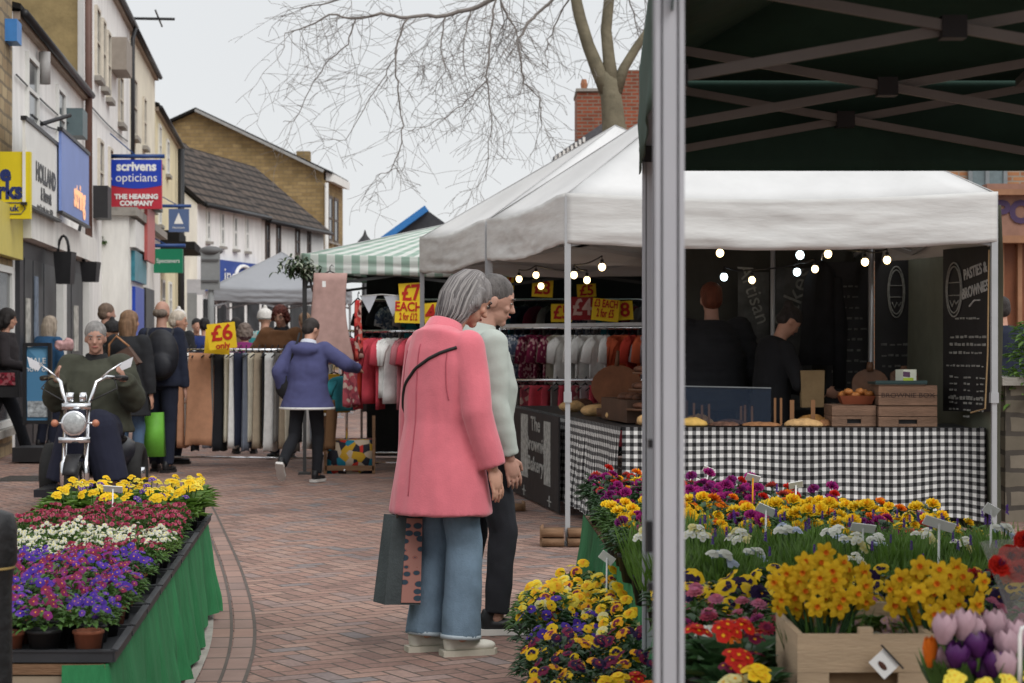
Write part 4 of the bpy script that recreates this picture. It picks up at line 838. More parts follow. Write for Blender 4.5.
for x, y0, y1, d, wd, lb in ((871, 362, 408, 14.35, .26, 'rounded dark wooden board leaning behind the bread tray'), (905, 366, 386, 14.35, .2, 'rounded dark wooden board leaning behind the card box')):
    t = thing('wooden_board', lb, 'serving board', P(x, y1, d)); h = (y1 - y0) / F * d
    pl = [(-wd / 2, 0, 0), (wd / 2, 0, 0)] + [(wd / 2 * math.cos(a), .03, h * .55 + (h * .3) * math.sin(a)) for a in [PI * k / 10 for k in range(11)]]
    mb = MB(); mb.slab([V(p) for p in pl], (0, .02, 0)); mb.build('board', brd, t, smooth=False); mb = MB(); mb.tube([(0, .04, h * .8), (0, .04, h)], [.03, .02], 8); mb.build('handle', brd, t)
# glass screen
gs = bpy.data.materials.new('screen_glass'); gs.use_nodes = True; MATS['screen_glass'] = gs; b = gs.node_tree.nodes['Principled BSDF']; b.inputs['Base Color'].default_value = (.015, .03, .06, 1); b.inputs['Roughness'].default_value = .12; b.inputs['Specular IOR Level'].default_value = .3; b.inputs['Alpha'].default_value = .3
t = thing('sneeze_guard', 'clear low screen standing on the gingham counter', 'screen', P(727, 405, 14.05)); 
part(t, 'glass_sheet', gs, lambda mb: mb.slab([P(676, 424, 14.05), P(771, 424, 14.05), P(771, 388, 14.1), P(676, 386, 14.1)], (0, .008, 0))); part(t, 'top_edge', M('edge_grey', (.2, .22, .23), .3), lambda mb: mb.bar(P(676, 386, 14.1), P(771, 388, 14.1), .012, .008))
breadm = M('pale_bread', (.55, .34, .15), .8, .25, 25, bump=.4); 
def food(name, label, x0, x1, y0, d, m, dp=.16, cat='bread', wr=.006):
    a, b = P(x0, 0, d).x, P(x1, 0, d).x; h = EYE + (HZ - y0) / F * d - cz; t = MB(); t.ell((0, 0, 0), ((b - a) / 2, dp / 2, max(h, .02) * .9), n=24)
    for i, q in enumerate(t.v): x, y, z = q; t.v[i] = (max(-.47, min(.47, x / (b - a))) * (b - a), y, max(0, z))
    o = t.build(name, m, None, wrinkle=(wr, (30, 30, 30))); o.location = ((a + b) / 2, d, cz + .004); return tag(o, label, cat)
food('cake_slab', 'yellow cake slab beside the near pole on the gingham counter', 676, 708, 417, 14.05, M('yellow_cake', (.6, .38, .1), .8, .2, 20))
food('flatbread', 'large floured flatbread at the middle of the gingham counter', 783, 824, 418, 14.0, breadm)
food('tart', 'low brown tart left of the flatbread', 741, 782, 422, 14.02, M('tart_brown', (.3, .14, .06), .8, .4, 30))
food('traybake', 'dark traybake with pale topping beside the yellow cake slab', 709, 740, 421.5, 14.02, M('traybake', (.12, .06, .04), .8, .8, 35))
food('sausage_roll_pile', 'golden pastry pile behind the flatbread', 796, 830, 414, 14.3, M('golden_pastry', (.5, .25, .07), .7, .35, 30), .14, 'pastry', .012); food('brownie_slab', 'dark brownie slab in front of the clear screen', 716, 748, 419, 14.2, M('traybake'), .14, 'cake', .01); food('scone_pile', 'pale scones heaped at the left behind the yellow cake slab', 684, 714, 414, 14.3, breadm, .16, 'scones', .014); food('cookie_pile', 'brown cookies heaped beside the left crate', 818, 832, 419, 14.05, M('tart_brown'), .12, 'cookies', .012)
stk = M('label_stick_wood', (.3, .15, .07), .8)
for k, (x, y0) in enumerate(((694, 403), (702, 405), (709, 404), (741, 406), (745, 405), (752, 406), (775, 398), (781, 398), (792, 400), (813, 400))):
    d = 14.22; a = P(x, y0, d); mb = MB(); mb.box((0, 0, (a.z - cz) / 2), (.016 if k < 8 else .03, .008, a.z - cz)); o = mb.build('price_stick', stk, None, smooth=False); o.location = (a.x, d, cz)
    tag(o, f'thin wooden price stick among the cakes, {ORD[k]} from the left on the gingham counter', 'price stick', 'wooden price sticks on the counter')
# side counter baked goods
choc = M('dark_brown_bake', (.09, .035, .018), .7, .4, 20)
def sc(a, o, z=cz): p = bl.p(a, z, 0); return V((p.x + o, p.y, z))
t = thing('cake_stand', 'three-tier dark wooden stand with baked goods beside the near pole', 'cake stand', sc(.4, .28))
for k, (z, r_) in enumerate(((.1, .17), (.24, .15), (.36, .12))): mb = MB(); mb.lathe([(r_, z), (r_, z + .015)], (0, 0, 0), 16, cap=True); mb.build('tier', brd, t); mb = MB(); [mb.ell((r_ * .6 * math.cos(q), r_ * .6 * math.sin(q), z + .035), (.05, .05, .025)) for q in (0, 1.3, 2.6, 3.9, 5.2)]; mb.build('bake', choc, t)
mb = MB(); mb.tube([(0, 0, 0), (0, 0, .42)], .015, 8); mb.lathe([(.1, 0), (.1, .015)], (0, 0, 0), 16); mb.build('stem', brd, t)
t = thing('bread_board', 'round dark brown loaf board propped on the side counter', 'board', sc(1.6, .3)); mb = MB(); mb.slab([(.2 * math.cos(k * PI / 12), 0, .24 + .17 * math.sin(k * PI / 12)) for k in range(24)], (0, .03, 0)); mb.build('disc', M('russet_board', (.16, .06, .025), .7, .3, 8), t, smooth=False)
mb = MB(); mb.tube([(0, .01, .4), (.01, .01, .52)], [.02, .012], 6); mb.box((0, .1, .04), (.3, .2, .06)); mb.build('stand', brd, t)
for k in range(12):
    a, o_ = .15 + .32 * k, .22 + .2 * (k % 3) / 2; r_ = rnd.uniform(.06, .09); mb = MB(); mb.ell((0, 0, .04), (r_ * 1.3, r_, .05)); o = mb.build('brownie_pile', choc if k % 3 else breadm, None, wrinkle=(.01, (18, 18, 18))); o.location = sc(a, o_)
    tag(o, f"{'small pile of dark bakes' if k % 3 else 'pale loaf'}, {ORD[k]} from the front along the black side counter", 'bakes', 'bakes along the side counter')
t = thing('side_shelf', 'dark wooden display box of bakes on the side counter', 'display box', sc(.9, .35)); mb = MB(); mb.box((0, 0, .09), (.45, .9, .16), .16); mb.build('box_body', M('dark_oak', (.07, .035, .02), .6, .3), t, smooth=False); mb = MB(); [mb.ell((rnd.uniform(-.15, .15), rnd.uniform(-.35, .35), .185), (.06, .06, .03)) for _ in range(14)]; mb.build('bake', choc, t)
# ------------------------------------------------------------ green canopy in the foreground
gz = thing('green_gazebo', 'dark green pop-up gazebo with aluminium scissor frame over the flowers', 'tent', (2, 5, 0))
c_near, c_far = V((.251, 3.2, 0)), V((.432, 6.3, 0))
def leg(x, y, t_, mm, top=2.6):
    mb = MB(); mb.box((x, y, top / 2), (t_, t_, top))
    for k in (-1, 1):
        for r_ in (-.28, .28): mb.box((x + t_ * r_, y - t_ / 2 * 1.0, top / 2), (t_ * .05, .003, top - .01))
        mb.box((x - t_ / 2, y + k * t_ * .25, top / 2), (.003, t_ * .1, top - .01))
    return mb.build('leg', mm, gz, smooth=False, world=gz.location)
leg(c_near.x, c_near.y, .046, M('satin_aluminium', (.4, .405, .43), .45, .05, 2, metal=.15)); leg(c_far.x, c_far.y, .04, M('satin_aluminium'), 2.15); leg(3.45, 6.3, .04, M('satin_aluminium'), 2.15)
for c_, s_ in (((c_far.x, c_far.y, 2.2), (.06, .06, .12)), ((c_near.x - .02, c_near.y + .03, 1.08), (.03, .03, .05)), ((c_near.x - .026, c_near.y + .02, 1.23), (.012, .02, .014)), ((c_near.x - .026, c_near.y + .02, 1.0), (.012, .02, .014))): part(gz, 'bracket', blackp, lambda mb: mb.box(c_, s_))
for dd, zc, th in ((6.28, 2.085, .024), (5.5, 2.09, .024), (4.45, 2.09, .024)):
    xc = {6.28: 1.045, 5.5: 1.03, 4.45: .98}[dd]; h = .108; wx = .61
    for k in range(2):
        for s_ in (-1, 1):
            x0, x1 = xc + (2 * k - 1) * wx, xc + (2 * k + 1) * wx; part(gz, 'scissor_bar', M('dull_aluminium', (.2, .19, .18), .5, .1, metal=.3), lambda mb: mb.bar((x0, dd + .012 * s_, zc - h * s_), (x1, dd + .012 * s_, zc + h * s_), .012, th))
    for c_, s_ in [((xc + 2 * k * wx, dd, zc), (.055, .05, .05)) for k in range(2)] + [((xc + (2 * k + 1) * wx, dd, zc - h), (.04, .045, .05)) for k in range(-1, 2)]: part(gz, 'joint', blackp, lambda mb: mb.box(c_, s_))
for xc in (.98 + .61,):
    part(gz, 'purlin', M('dull_aluminium'), lambda mb: [mb.bar((xc, 6.28, zc_), (xc, 3.2, zc_ + .35), .02, .024) for zc_ in (2.2,)])
mb = MB(); pk = V((1.95, 4.75, 3.0)); ezg = 2.22; cs = [V((.262, 3.15, ezg)), V((3.5, 3.15, ezg)), V((3.5, 6.36, ezg)), V((.415, 6.36, ezg))]
for i in range(4):
    a, b = cs[i], cs[(i + 1) % 4]; mb.sheet(lambda u, v: a.lerp(b, u).lerp(pk, v) - V((0, 0, .05 * math.sin(PI * v) * math.sin(PI * u))), 12, 10)
mb.build('roof', canvas_g, gz, world=gz.location, solid=.004)
def valance(a, b, zb, za=ezg + .02, seed=0, amp=.02):
    a, b = V(a), V(b); nn = V(((b - a).y, -(b - a).x, 0)).normalized(); mb = MB()
    mb.sheet(lambda u, v: V((a.x, a.y, 0)).lerp(V((b.x, b.y, 0)), u) + nn * (amp * noise.noise(V((u * 7, v * 3, seed))) * v + .01) + V((0, 0, za + (zb - za) * v)), 50, 8); mb.build('valance', canvas_g, gz, world=gz.location, solid=.003)
valance((3.5, 6.36, 0), (.415, 6.36, 0), 1.932, seed=1, amp=.006); valance((.415, 6.36, 0), (.262, 3.15, 0), 1.92, seed=2); valance((3.5, 3.15, 0), (3.5, 6.36, 0), 1.95, seed=3)
# ------------------------------------------------------------ striped clothes stall
ST = tent('green and white checked awning over the clothes stall', [(-2.15, 20.5), (1.7, 20.4), (1.7, 23.6), (-2.3, 23.6)], 2.25, 2.75, .2, awning, legm=M('dark_stall_pole', (.05, .05, .05), .6), name='striped_awning', seed=8, sag=.03)
t = thing('clothes_stall_back', 'dark sheet closing the back of the clothes stall', 'tent wall', (0, 23.4, 0))
wall_sheet(t, 'sheet', (-1.7, 23.4), (2.4, 23.4), .02, 2.3, M('black_sheet', (.016, .017, .018), .9, .3, 2)); wall_sheet(t, 'sheet_return', (2.4, 23.4), (2.6, 17.5), .02, 2.3, M('black_sheet'), seed=2)
fo = thing('greenery_swag', 'bunch of dark and pale greenery tied to the left corner of the striped awning', 'foliage', P(298, 267, 20.4)); mb = MB()
for k in range(260):
    p = V((rnd.gauss(0, .09), rnd.gauss(0, .07), rnd.gauss(0, .05))); mb.leaf(p, (rnd.uniform(-1, 1), rnd.uniform(-1, 1), rnd.uniform(-.8, .8)), (0, 0, 1), rnd.uniform(.05, .1), .028, mi=0 if rnd.random() < .7 else 1)
mb.build('leaves', [M('leaf_dark', (.028, .05, .018), .6, .3, 20, trans=.15), M('leaf_pale', (.3, .33, .25), .7, .2)], fo, smooth=False)
fab = lambda n, c, v=.12: M('fabric_' + n, c, .95, v, 12, bump=.1, bs=150)
FC = dict(peach=(.52, .27, .16), grey=(.21, .2, .19), bgrey=(.2, .23, .29), white=(.85, .85, .83), black=(.015, .016, .02), navy=(.02, .025, .05), cream=(.62, .58, .47), beige=(.45, .37, .27), lblue=(.38, .43, .52), tan=(.25, .17, .1), coral=(.6, .07, .1), red=(.5, .05, .03), orange=(.6, .12, .05), pink=(.45, .16, .18), mauve=(.42, .38, .39), wine=(.14, .015, .04), rose=(.42, .27, .24), mustard=(.5, .3, .03), teal=(.03, .22, .26))
FM = {k: fab(k, v) for k, v in FC.items()}
def patt(name, cols, sc=18):
    m, t, b = newmat(name, .9, .2); co = t.nodes.new('ShaderNodeTexCoord'); v = t.nodes.new('ShaderNodeTexVoronoi'); v.inputs['Scale'].default_value = sc
    t.links.new(co.outputs['Object'], v.inputs['Vector']); wn = t.nodes.new('ShaderNodeTexWhiteNoise'); t.links.new(v.outputs['Color'], wn.inputs['Vector'])
    t.links.new(ramp(t, wn.outputs[0], [(i / len(cols), c) for i, c in enumerate(cols)], True), b.inputs['Base Color']); return m
FM['floral'] = patt('fabric_red_floral', [(.5, .04, .04), (.55, .35, .3), (.1, .02, .02), (.6, .1, .08)], 22)
FM['bluecheck'] = patt('fabric_blue_print', [(.08, .11, .18), (.5, .52, .55), (.2, .24, .3)], 40)
FM['winedot'] = patt('fabric_wine_spot', [(.16, .015, .05), (.16, .015, .05), (.2, .02, .06), (.5, .3, .3)], 40)
FM['multi'] = patt('fabric_bright_print', [(.5, .3, .03), (.02, .2, .3), (.5, .04, .03), (.03, .03, .04), (.5, .4, .3)], 14)
FM['pinkpat'] = patt('fabric_pink_print', [(.4, .08, .1), (.5, .35, .3), (.25, .05, .07)], 24)
FM['brown'] = fab('brown', (.16, .085, .04))
# prototypes: hung trousers and hung tops
def trouser_mesh(wd, ln, seed, flare=0.0):
    r_ = random.Random(seed); mb = MB(); ph = r_.uniform(0, 6); rings = []
    for i in range(13):
        v = i / 12; w_ = wd * (1 + flare * v) / 2 * (1 + .08 * math.sin(v * 5 + ph)); th = .02 + .012 * v
        rings.append([V((w_ * math.cos(a) + .015 * math.sin(v * 4 + ph), th * math.sin(a) * (1 + .45 * math.sin(3 * a + ph)), -ln * v + (.012 * math.sin(2 * a + ph) if i == 12 else 0))) for a in [2 * PI * k / 24 for k in range(24)]])
    mb.rings(rings); return mb
def top_mesh(seed, ln=.62, sl=.2, wd=.36):
    r_ = random.Random(seed); mb = MB(); ph = r_.uniform(0, 6); rings = []
    for v, w_ in ((0, .1), (.04, .32), (.1, .36), (.3, .34), (.6, .36), (.85, .38), (1, .38)):
        rings.append([V((w_ * wd / .36 / 2 * math.cos(a), .022 * (1 + .5 * math.sin(3 * a + ph + v * 2)) * math.sin(a), -ln * v)) for a in [2 * PI * k / 20 for k in range(20)]])
    mb.rings(rings)
    for s_ in (-1, 1): mb.tube([(s_ * .13, 0, -.05), (s_ * .2, .01, -.12), (s_ * (.2 + sl * .25), .01, -.08 - sl)], [(.045, .02), (.055, .018), (.06, .016)], 8)
    return mb
def hanger(root):
    mb = MB(); mb.tube([(-.16, 0, -.05), (0, 0, .02), (.16, 0, -.05)], .008, 5); mb.tube([(0, 0, .02), (0, 0, .06), (.02, 0, .085), (.035, 0, .065)], .005, 5); return mb.build('hanger', blackp, root)
protos = {}
def garment(kind, seed, col, loc, rz, label, cat, group=None, **kw):
    key = (kind, seed, tuple(sorted(kw.items())))
    if key not in protos:
        o = (trouser_mesh(kw.get('wd', .24), kw.get('ln', 1.05), seed, kw.get('flare', .1)) if kind == 'hanging_trousers' else top_mesh(seed, kw.get('ln', .62), kw.get('sl', .2))).build(kind, FM[col])
        hanger(o); protos[key] = o
    else: o = copy_tree(protos[key])
    o.material_slots[0].link = 'OBJECT'; o.material_slots[0].material = FM[col]
    o.location = loc; o.rotation_euler = (0, 0, rz); return tag(o, label, cat, group)
def rail(label, p, q, z, feet=True, m=chrome, end=True):
    t = thing('clothes_rail', label, 'clothes rail', ((p[0] + q[0]) / 2, (p[1] + q[1]) / 2, 0)); a, b = V((*p, z)), V((*q, z))
    part(t, 'bar', m, lambda mb: mb.tube([a, b], .016, 8), True)
    if end:
        for e in (a, b): part(t, 'upright', m, lambda mb: mb.tube([V((e.x, e.y, .06)), e], .014, 8), True)
        part(t, 'base', m, lambda mb: (mb.tube([V((a.x, a.y, .1)), V((b.x, b.y, .1))], .012, 6), [mb.tube([V((e.x, e.y - .28, .04)), V((e.x, e.y + .28, .04))], .014, 6) for e in (a, b)]), True)
    return a, b
cname = dict(peach='peach', grey='grey', bgrey='blue-grey', white='white', black='black', navy='navy', cream='cream', beige='beige', lblue='pale blue', tan='tan', coral='coral pink', red='red', orange='orange-red', pink='dusty pink', mauve='mauve', wine='wine', rose='rose', mustard='mustard', teal='teal', floral='red floral', bluecheck='blue and white print', winedot='wine spotted', multi='bright patterned', pinkpat='pink patterned', brown='brown')
ra, rb = rail('long clothes rail of mixed plain trousers with the six pound sign', (-4.1, 21.9), (-1.95, 21.6), 1.27)
seq = 'peach grey bgrey white lblue black tan peach white black peach lblue grey black cream white navy bgrey cream beige black white grey beige cream grey black white lblue mustard white'.split()
for k, c in enumerate(seq):
    f = .015 + .97 * k / (len(seq) - 1); p = ra.lerp(rb, f); wide = k == 10
    garment('hanging_trousers', k % 4, c, p + V((0, -.03 if not wide else -.12, -.03)), math.radians(68 + 16 * math.sin(k * 2.3)) if not wide else .1, f'{cname[c]} trousers, {ordn(k)} from the left on the long plain trouser rail', 'trousers', 'trousers on the long rail', wd=(.17, .21, .15, .19)[k % 4] if not wide else .26, ln=(1.0, 1.06, .96, 1.03)[k % 4] if not wide else 1.0, flare=.1 if not wide else .45)
# pink wide trousers hung at the corner
garment('hanging_trousers', 9, 'rose', P(330, 273, 20.25), .1, 'wide dusty pink trousers hanging below the corner of the striped awning', 'trousers', wd=.33, ln=.92, flare=.35)
mb = MB(); mb.box((0, 0, 0), (.035, .006, .06)); o = mb.build('size_tag', whitep, None, smooth=False); o.location = P(324, 284, 20.12); tag(o, 'small white size tag on the hanging pink trousers', 'tag')
garment('hanging_trousers', 10, 'floral', P(358, 300, 20.5), 1.2, 'red floral garment hanging beside the wide pink trousers', 'dress', wd=.14, ln=.6, flare=.1)
garment('hanging_trousers', 11, 'pinkpat', P(351, 362, 20.3), .9, 'pink patterned garment hanging low between the blue coat and the coral tops', 'dress', wd=.2, ln=.45, flare=.2)
garment('hanging_blouse', 12, 'mustard', P(334, 374, 20.6), .6, 'mustard printed top hanging just right of the blue coat', 'top', ln=.4, sl=.1)
garment('hanging_blouse', 13, 'teal', P(343, 376, 20.55), .9, 'teal printed top hanging by the mustard one', 'top', ln=.36, sl=.1)
garment('hanging_trousers', 14, 'brown', P(331, 400, 20.4), 1.0, 'brown trousers hanging behind the walking woman in blue', 'trousers', wd=.16, ln=.5, flare=.1)
t = thing('fabric_stack', 'low box of bright patterned cloth under the hanging clothes', 'cloth pile', P(349, 440, 20.9)); t.location.z = 0; t.location.y = 20.9
mb = MB(); mb.box((.03, 0, .17), (.46, .5, .34)); mb.build('cloth_bundle', FM['multi'], t, wrinkle=(.03, (9, 9, 9)))
mb = MB(); [mb.box((.03 + s_ * .25, -.3, .3), (.03, .03, .6)) for s_ in (-1, 1)]; mb.box((.03, -.3, .06), (.5, .03, .05)); mb.build('wooden_frame', wood, t, smooth=False)
ra, rb = rail('clothes rail of coral and white tops under the striped awning', (-1.72, 20.8), (-.35, 20.8), 1.47)
for k, c in enumerate('coral coral red coral coral white white pink coral red coral white coral pink coral white coral red'.split()):
    p = ra.lerp(rb,   .03 + .056 * k); garment('hanging_blouse', 20 + k % 3, c, p + V((0, -.02, -.07)), math.radians(66 + 15 * math.sin(k * 1.9)), f'{cname[c]} top, {ordn(k)} from the left on the rail beside the pink coat', 'top', 'tops on the coral and white rail', ln=(.68, .74, .62)[k % 3], sl=.2)
ra, rb = rail('upper clothes rail with dark tops at the back of the striped stall', (-1.7, 22.6), (1.9, 22.6), 1.83)
for k in range(26):
    c = ('black', 'navy', 'bluecheck', 'grey', 'teal', 'black', 'wine', 'mauve')[(k * 5) % 8]; p = ra.lerp(rb, .02 + .038 * k)
    garment('hanging_blouse', 30 + k % 3, c, p + V((0, 0, -.07)), math.radians(60 + 14 * math.sin(k * 2.7)), f'{cname[c]} top, {ordn(k)} from the left on the high rail at the back', 'top', 'dark tops on the high back rail', ln=.5, sl=.15)
ra, rb = rail('clothes rail of printed, white and orange tops seen under the white tents', (-.12, 20.2), (2.0, 20.2), 1.5)
for k, c in enumerate('bluecheck bluecheck bluecheck winedot winedot winedot cream white white white white white white orange orange red orange mauve mauve pink mauve grey bluecheck mauve'.split()):
    p = ra.lerp(rb, .03 + .04 * k); garment('hanging_blouse', 40 + k % 3, c, p + V((0, -.02, -.07)), math.radians(60 + 18 * math.sin(k * 1.7)), f'{cname[c]} top, {ordn(k)} from the left on the rail below the bulbs', 'top', 'tops on the rail under the white tents', ln=(.5, .55, .45)[k % 3], sl=.2)
ra, rb = rail('low rail of pink and striped skirts behind the food stall side counter', (-.1, 19.9), (1.9, 19.9), .98)
for k, c in enumerate('mauve grey pinkpat coral coral grey coral pinkpat mauve coral wine pink coral pinkpat wine coral brown wine brown black'.split()):
    p = ra.lerp(rb, .03 + .048 * k); garment('hanging_trousers', 50 + k % 3, c, p + V((0, 0, -.05)), math.radians(50 + 12 * math.sin(k * 1.7)), f'{cname[c]} skirt, {ordn(k)} from the left on the low rail behind the side counter', 'skirt', 'skirts on the low rail', wd=.2, ln=.6, flare=.2)
# bunting
t = thing('bunting', 'short string of white triangular bunting under the striped awning', 'bunting', P(382, 296, 20.6))
part(t, 'cord', whitep, lambda mb: mb.tube([P(360, 296, 20.6), P(382, 294.5, 20.6), P(404, 296, 20.6)], .006, 5), True)
for x, h in ((368, 18), (392, 22)): part(t, 'flag', M('bunting_cloth', (.5, .52, .56), .9), lambda mb: mb.slab([P(x - 8, 296, 20.6), P(x + 9, 295.5, 20.6), P(x + 1, 295 + h, 20.58)], (0, .006, 0)))
# price signs
yel, redm, redi = M('price_yellow', (.85, .58, .02), .6, .04), M('price_red_card', (.3, .015, .02), .6, .05), M('price_red_ink', (.5, .02, .01), .6, .03)
def price(label, x0, x1, y0, y1, d, lines, m=None, ink=None, rot=0.0):
    c = P((x0 + x1) / 2, (y0 + y1) / 2, d); wd, ht = (x1 - x0) / F * d, (y1 - y0) / F * d; t = thing('price_sign', label, 'price sign', c); t.rotation_euler = (0, math.radians(rot), 0)
    mb = MB(); mb.box((0, 0, 0), (wd, .008, ht)); mb.build('card', m or yel, t, smooth=False)
    n = len(lines); y = ht / 2
    for s_, f in lines: (text('lettering', s_, ht * f * 1.15, ink or redi, t, (0, -.008, y - ht * f * .55), FRONT, bold=ht * f * .03, squash=min(1.0, wd * .92 / (ht * f * 1.15 * .58 * max(len(s_), 1)))) if s_ else None); y -= ht * f
price('yellow card with red six pounds standing on the long trouser rail', 208, 236, 323, 349, 21.3, (('£6', .72), ('only', .28)), rot=-6)
price('second yellow card half hidden behind the six pound card', 205, 230, 330, 354, 21.5, (('', 1),), rot=4)
price('yellow card with red seven pounds under the striped awning', 399, 423, 283, 302, 20.55, (('£7', 1.0),), rot=-4)
price('yellow card reading each hung below the seven pound card', 395, 422, 301, 323, 20.5, (('EACH', .5), ('2 for £12', .4)), rot=2)
price('yellow card with a red four just left of the grey tent pole', 424, 438, 303, 325, 20.55, (('4', .9),), rot=-6)
price('small yellow card high at the far left under the white tents', 504, 514, 272, 290, 20.6, (('7', .9),))
price('yellow card with red figures below the left bulbs', 532, 553, 280, 297, 20.5, (('£3', .9),), rot=3)
price('yellow card with red figures high behind the festoon cable', 577, 596, 284, 297, 20.6, (('£5', .95),), rot=-3)
price('yellow card partly behind the white tent pole', 551, 572, 304, 322, 20.4, (('£5', .9),))
price('dark red card with pale four pounds right of the tent pole', 570, 594, 297, 320, 20.3, (('£4', .85),), redm, M('pale_ink', (.6, .4, .35), .7))
price('yellow card reading three each or two for five right of the red card', 592, 619, 299, 321, 20.2, (('£3 EACH', .42), ('2 for £5', .45)), rot=6)
price('yellow card with a red eight at the right of the row of cards', 617, 633, 301, 320, 20.3, (('8', .9),), rot=-4)
for x0, x1, y, d in ((500, 650, 326, 20.0),):
    t = thing('rail_shelf', 'bright metal display bar above the printed tops', 'bar', P((x0 + x1) / 2, y, d)); part(t, 'bar', M('bright_bar', (.6, .6, .6), .4), lambda mb: mb.bar(P(x0, y, d), P(x1, y - 2, d), .03, .035))
# ------------------------------------------------------------ a-board and small street items
t = thing('pavement_sign', 'blue pavement poster board in a black frame behind the trike rider', 'a-board', (P(38, 0, 22.5).x, 22.5, 0)); Sg = 22.5 / F; z = lambda y: EYE + (HZ - y) * Sg; xx = t.location.x
part(t, 'poster', patt('poster_blue', [(.08, .22, .38), (.1, .26, .42), (.12, .3, .48), (.07, .2, .34)], 2.5), lambda mb: mb.box((xx, 22.5, z(384)), (22 * Sg, .03, 74 * Sg)))
part(t, 'frame', black, lambda mb: [mb.box((xx + s_ * 12.5 * Sg, 22.48, z(384)), (3.5 * Sg, .06, 82 * Sg)) for s_ in (-1, 1)] + [mb.box((xx, 22.48, z(y)), (22 * Sg, .06, 3.5 * Sg)) for y in (344.5, 422)])
part(t, 'base', blackp, lambda mb: mb.box((xx - .02, 22.5, .1), (.42, .5, .16)))
text('lettering', 'SALE\nnow on', .09, whitep, t, (xx, 22.48, z(365)), FRONT, world=t.location)
part(t, 'poster_photo', M('poster_grey', (.35, .38, .4), .6, .7, 20), lambda mb: mb.box((xx, 22.478, z(409)), (20 * Sg, .01, 16 * Sg)))
t = thing('bollard', 'black bollard with a gold ring at the left edge in the foreground', 'bollard', (-1.222, 4.65, 0))
mb = MB(); mb.lathe([(.072, 0), (.072, .05), (.06, .08), (.058, .82), (.062, .86), (.07, .88), (.07, .96), (.062, .99), (.035, 1.0), (.0, 1.005)], n=24); mb.build('post', M('bollard_paint', (.014, .014, .015), .5, .3, 15, bump=.4, bs=25), t)
mb = MB(); mb.lathe([(.0605, .862), (.066, .866), (.066, .874), (.0605, .878)], n=24, cap=False); mb.build('gold_ring', M('gold_paint', (.45, .33, .12), .5, .2), t)
# ------------------------------------------------------------ people
skin = M('skin', (.5, .27, .19), .55, .08, 12, spec=.35); skin2 = M('skin_ruddy', (.42, .235, .175), .55, .1, 12, spec=.35); skin3 = M('skin_tanned', (.36, .19, .12), .55, .1, 12)
eyew, eyed, lip = M('eye_white', (.36, .33, .3), .3, 0), M('eye_dark', (.03, .02, .015), .3, 0), M('lip', (.33, .11, .09), .5, 0)
def hairm(n, c): return M('hair_' + n, c, .6, .35, 9, bump=.6, bs=55, stretch=(4, 4, .7))
def cloth(n, c, v=.1): return M('clothes_' + n, c, .95, v, 5, bump=.12, bs=220)
def ik(a, b, l1, l2, hint):
    a, b, h = V(a), V(b), V(hint); d = b - a; L_ = min(d.length, (l1 + l2) * .999); dn = d.normalized()
    x = (L_ * L_ + l1 * l1 - l2 * l2) / (2 * L_); y = math.sqrt(max(l1 * l1 - x * x, 0)); h = h - dn * h.dot(dn); h = h.normalized() if h.length > 1e-5 else V((0, 1, 0))
    return a + dn * x + h * y
def rg(c, rx, ry, R, n=20): return [V(c) + R @ V((rx * math.cos(2 * PI * k / n), ry * math.sin(2 * PI * k / n), 0)) for k in range(n)]
def hand(mb, wr, d, side, out, k, curl=.5, finger_r=.008):
    """palm + four fingers + thumb; d = direction of the hand, out = normal of palm's back, side = towards the thumb"""
    wr, d, s_ = V(wr), V(d).normalized(), V(side); s_ = (s_ - d * s_.dot(d)).normalized(); u = d.cross(s_)
    if u.dot(V(out)) < 0: u = -u
    R = Matrix((s_, u, d)).transposed(); mb.ell(wr + d * .045 * k, (.04 * k, .018 * k, .055 * k), R)
    for i, (x, ln) in enumerate(((.032, .07), (.0105, .08), (-.0115, .074), (-.032, .058))):
        a = wr + d * .08 * k + s_ * x * k; p = [a - d * .02 * k]; dd = d.copy(); q = a
        for j in range(3):
            c = curl * (j + .3) * .6; dj = (d * math.cos(c) - u * math.sin(c)); q = q + dj * ln * k * (.42, .33, .25)[j]; p.append(q)
        mb.tube(p, [finger_r * k, finger_r * k, finger_r * .92 * k, finger_r * .75 * k], 8); mb.ell(p[-1], (finger_r * .75 * k,) * 3, n=8)
    a = wr + d * .02 * k + s_ * .025 * k; b = a + (d * .6 + s_ * .7 - u * .2).normalized() * .035 * k; c = b + (d * .95 + s_ * .15 - u * .3).normalized() * .035 * k
    mb.tube([a, b, c], [.013 * k, .0105 * k, .0085 * k], 8); mb.ell(c, (.0085 * k,) * 3, n=8)
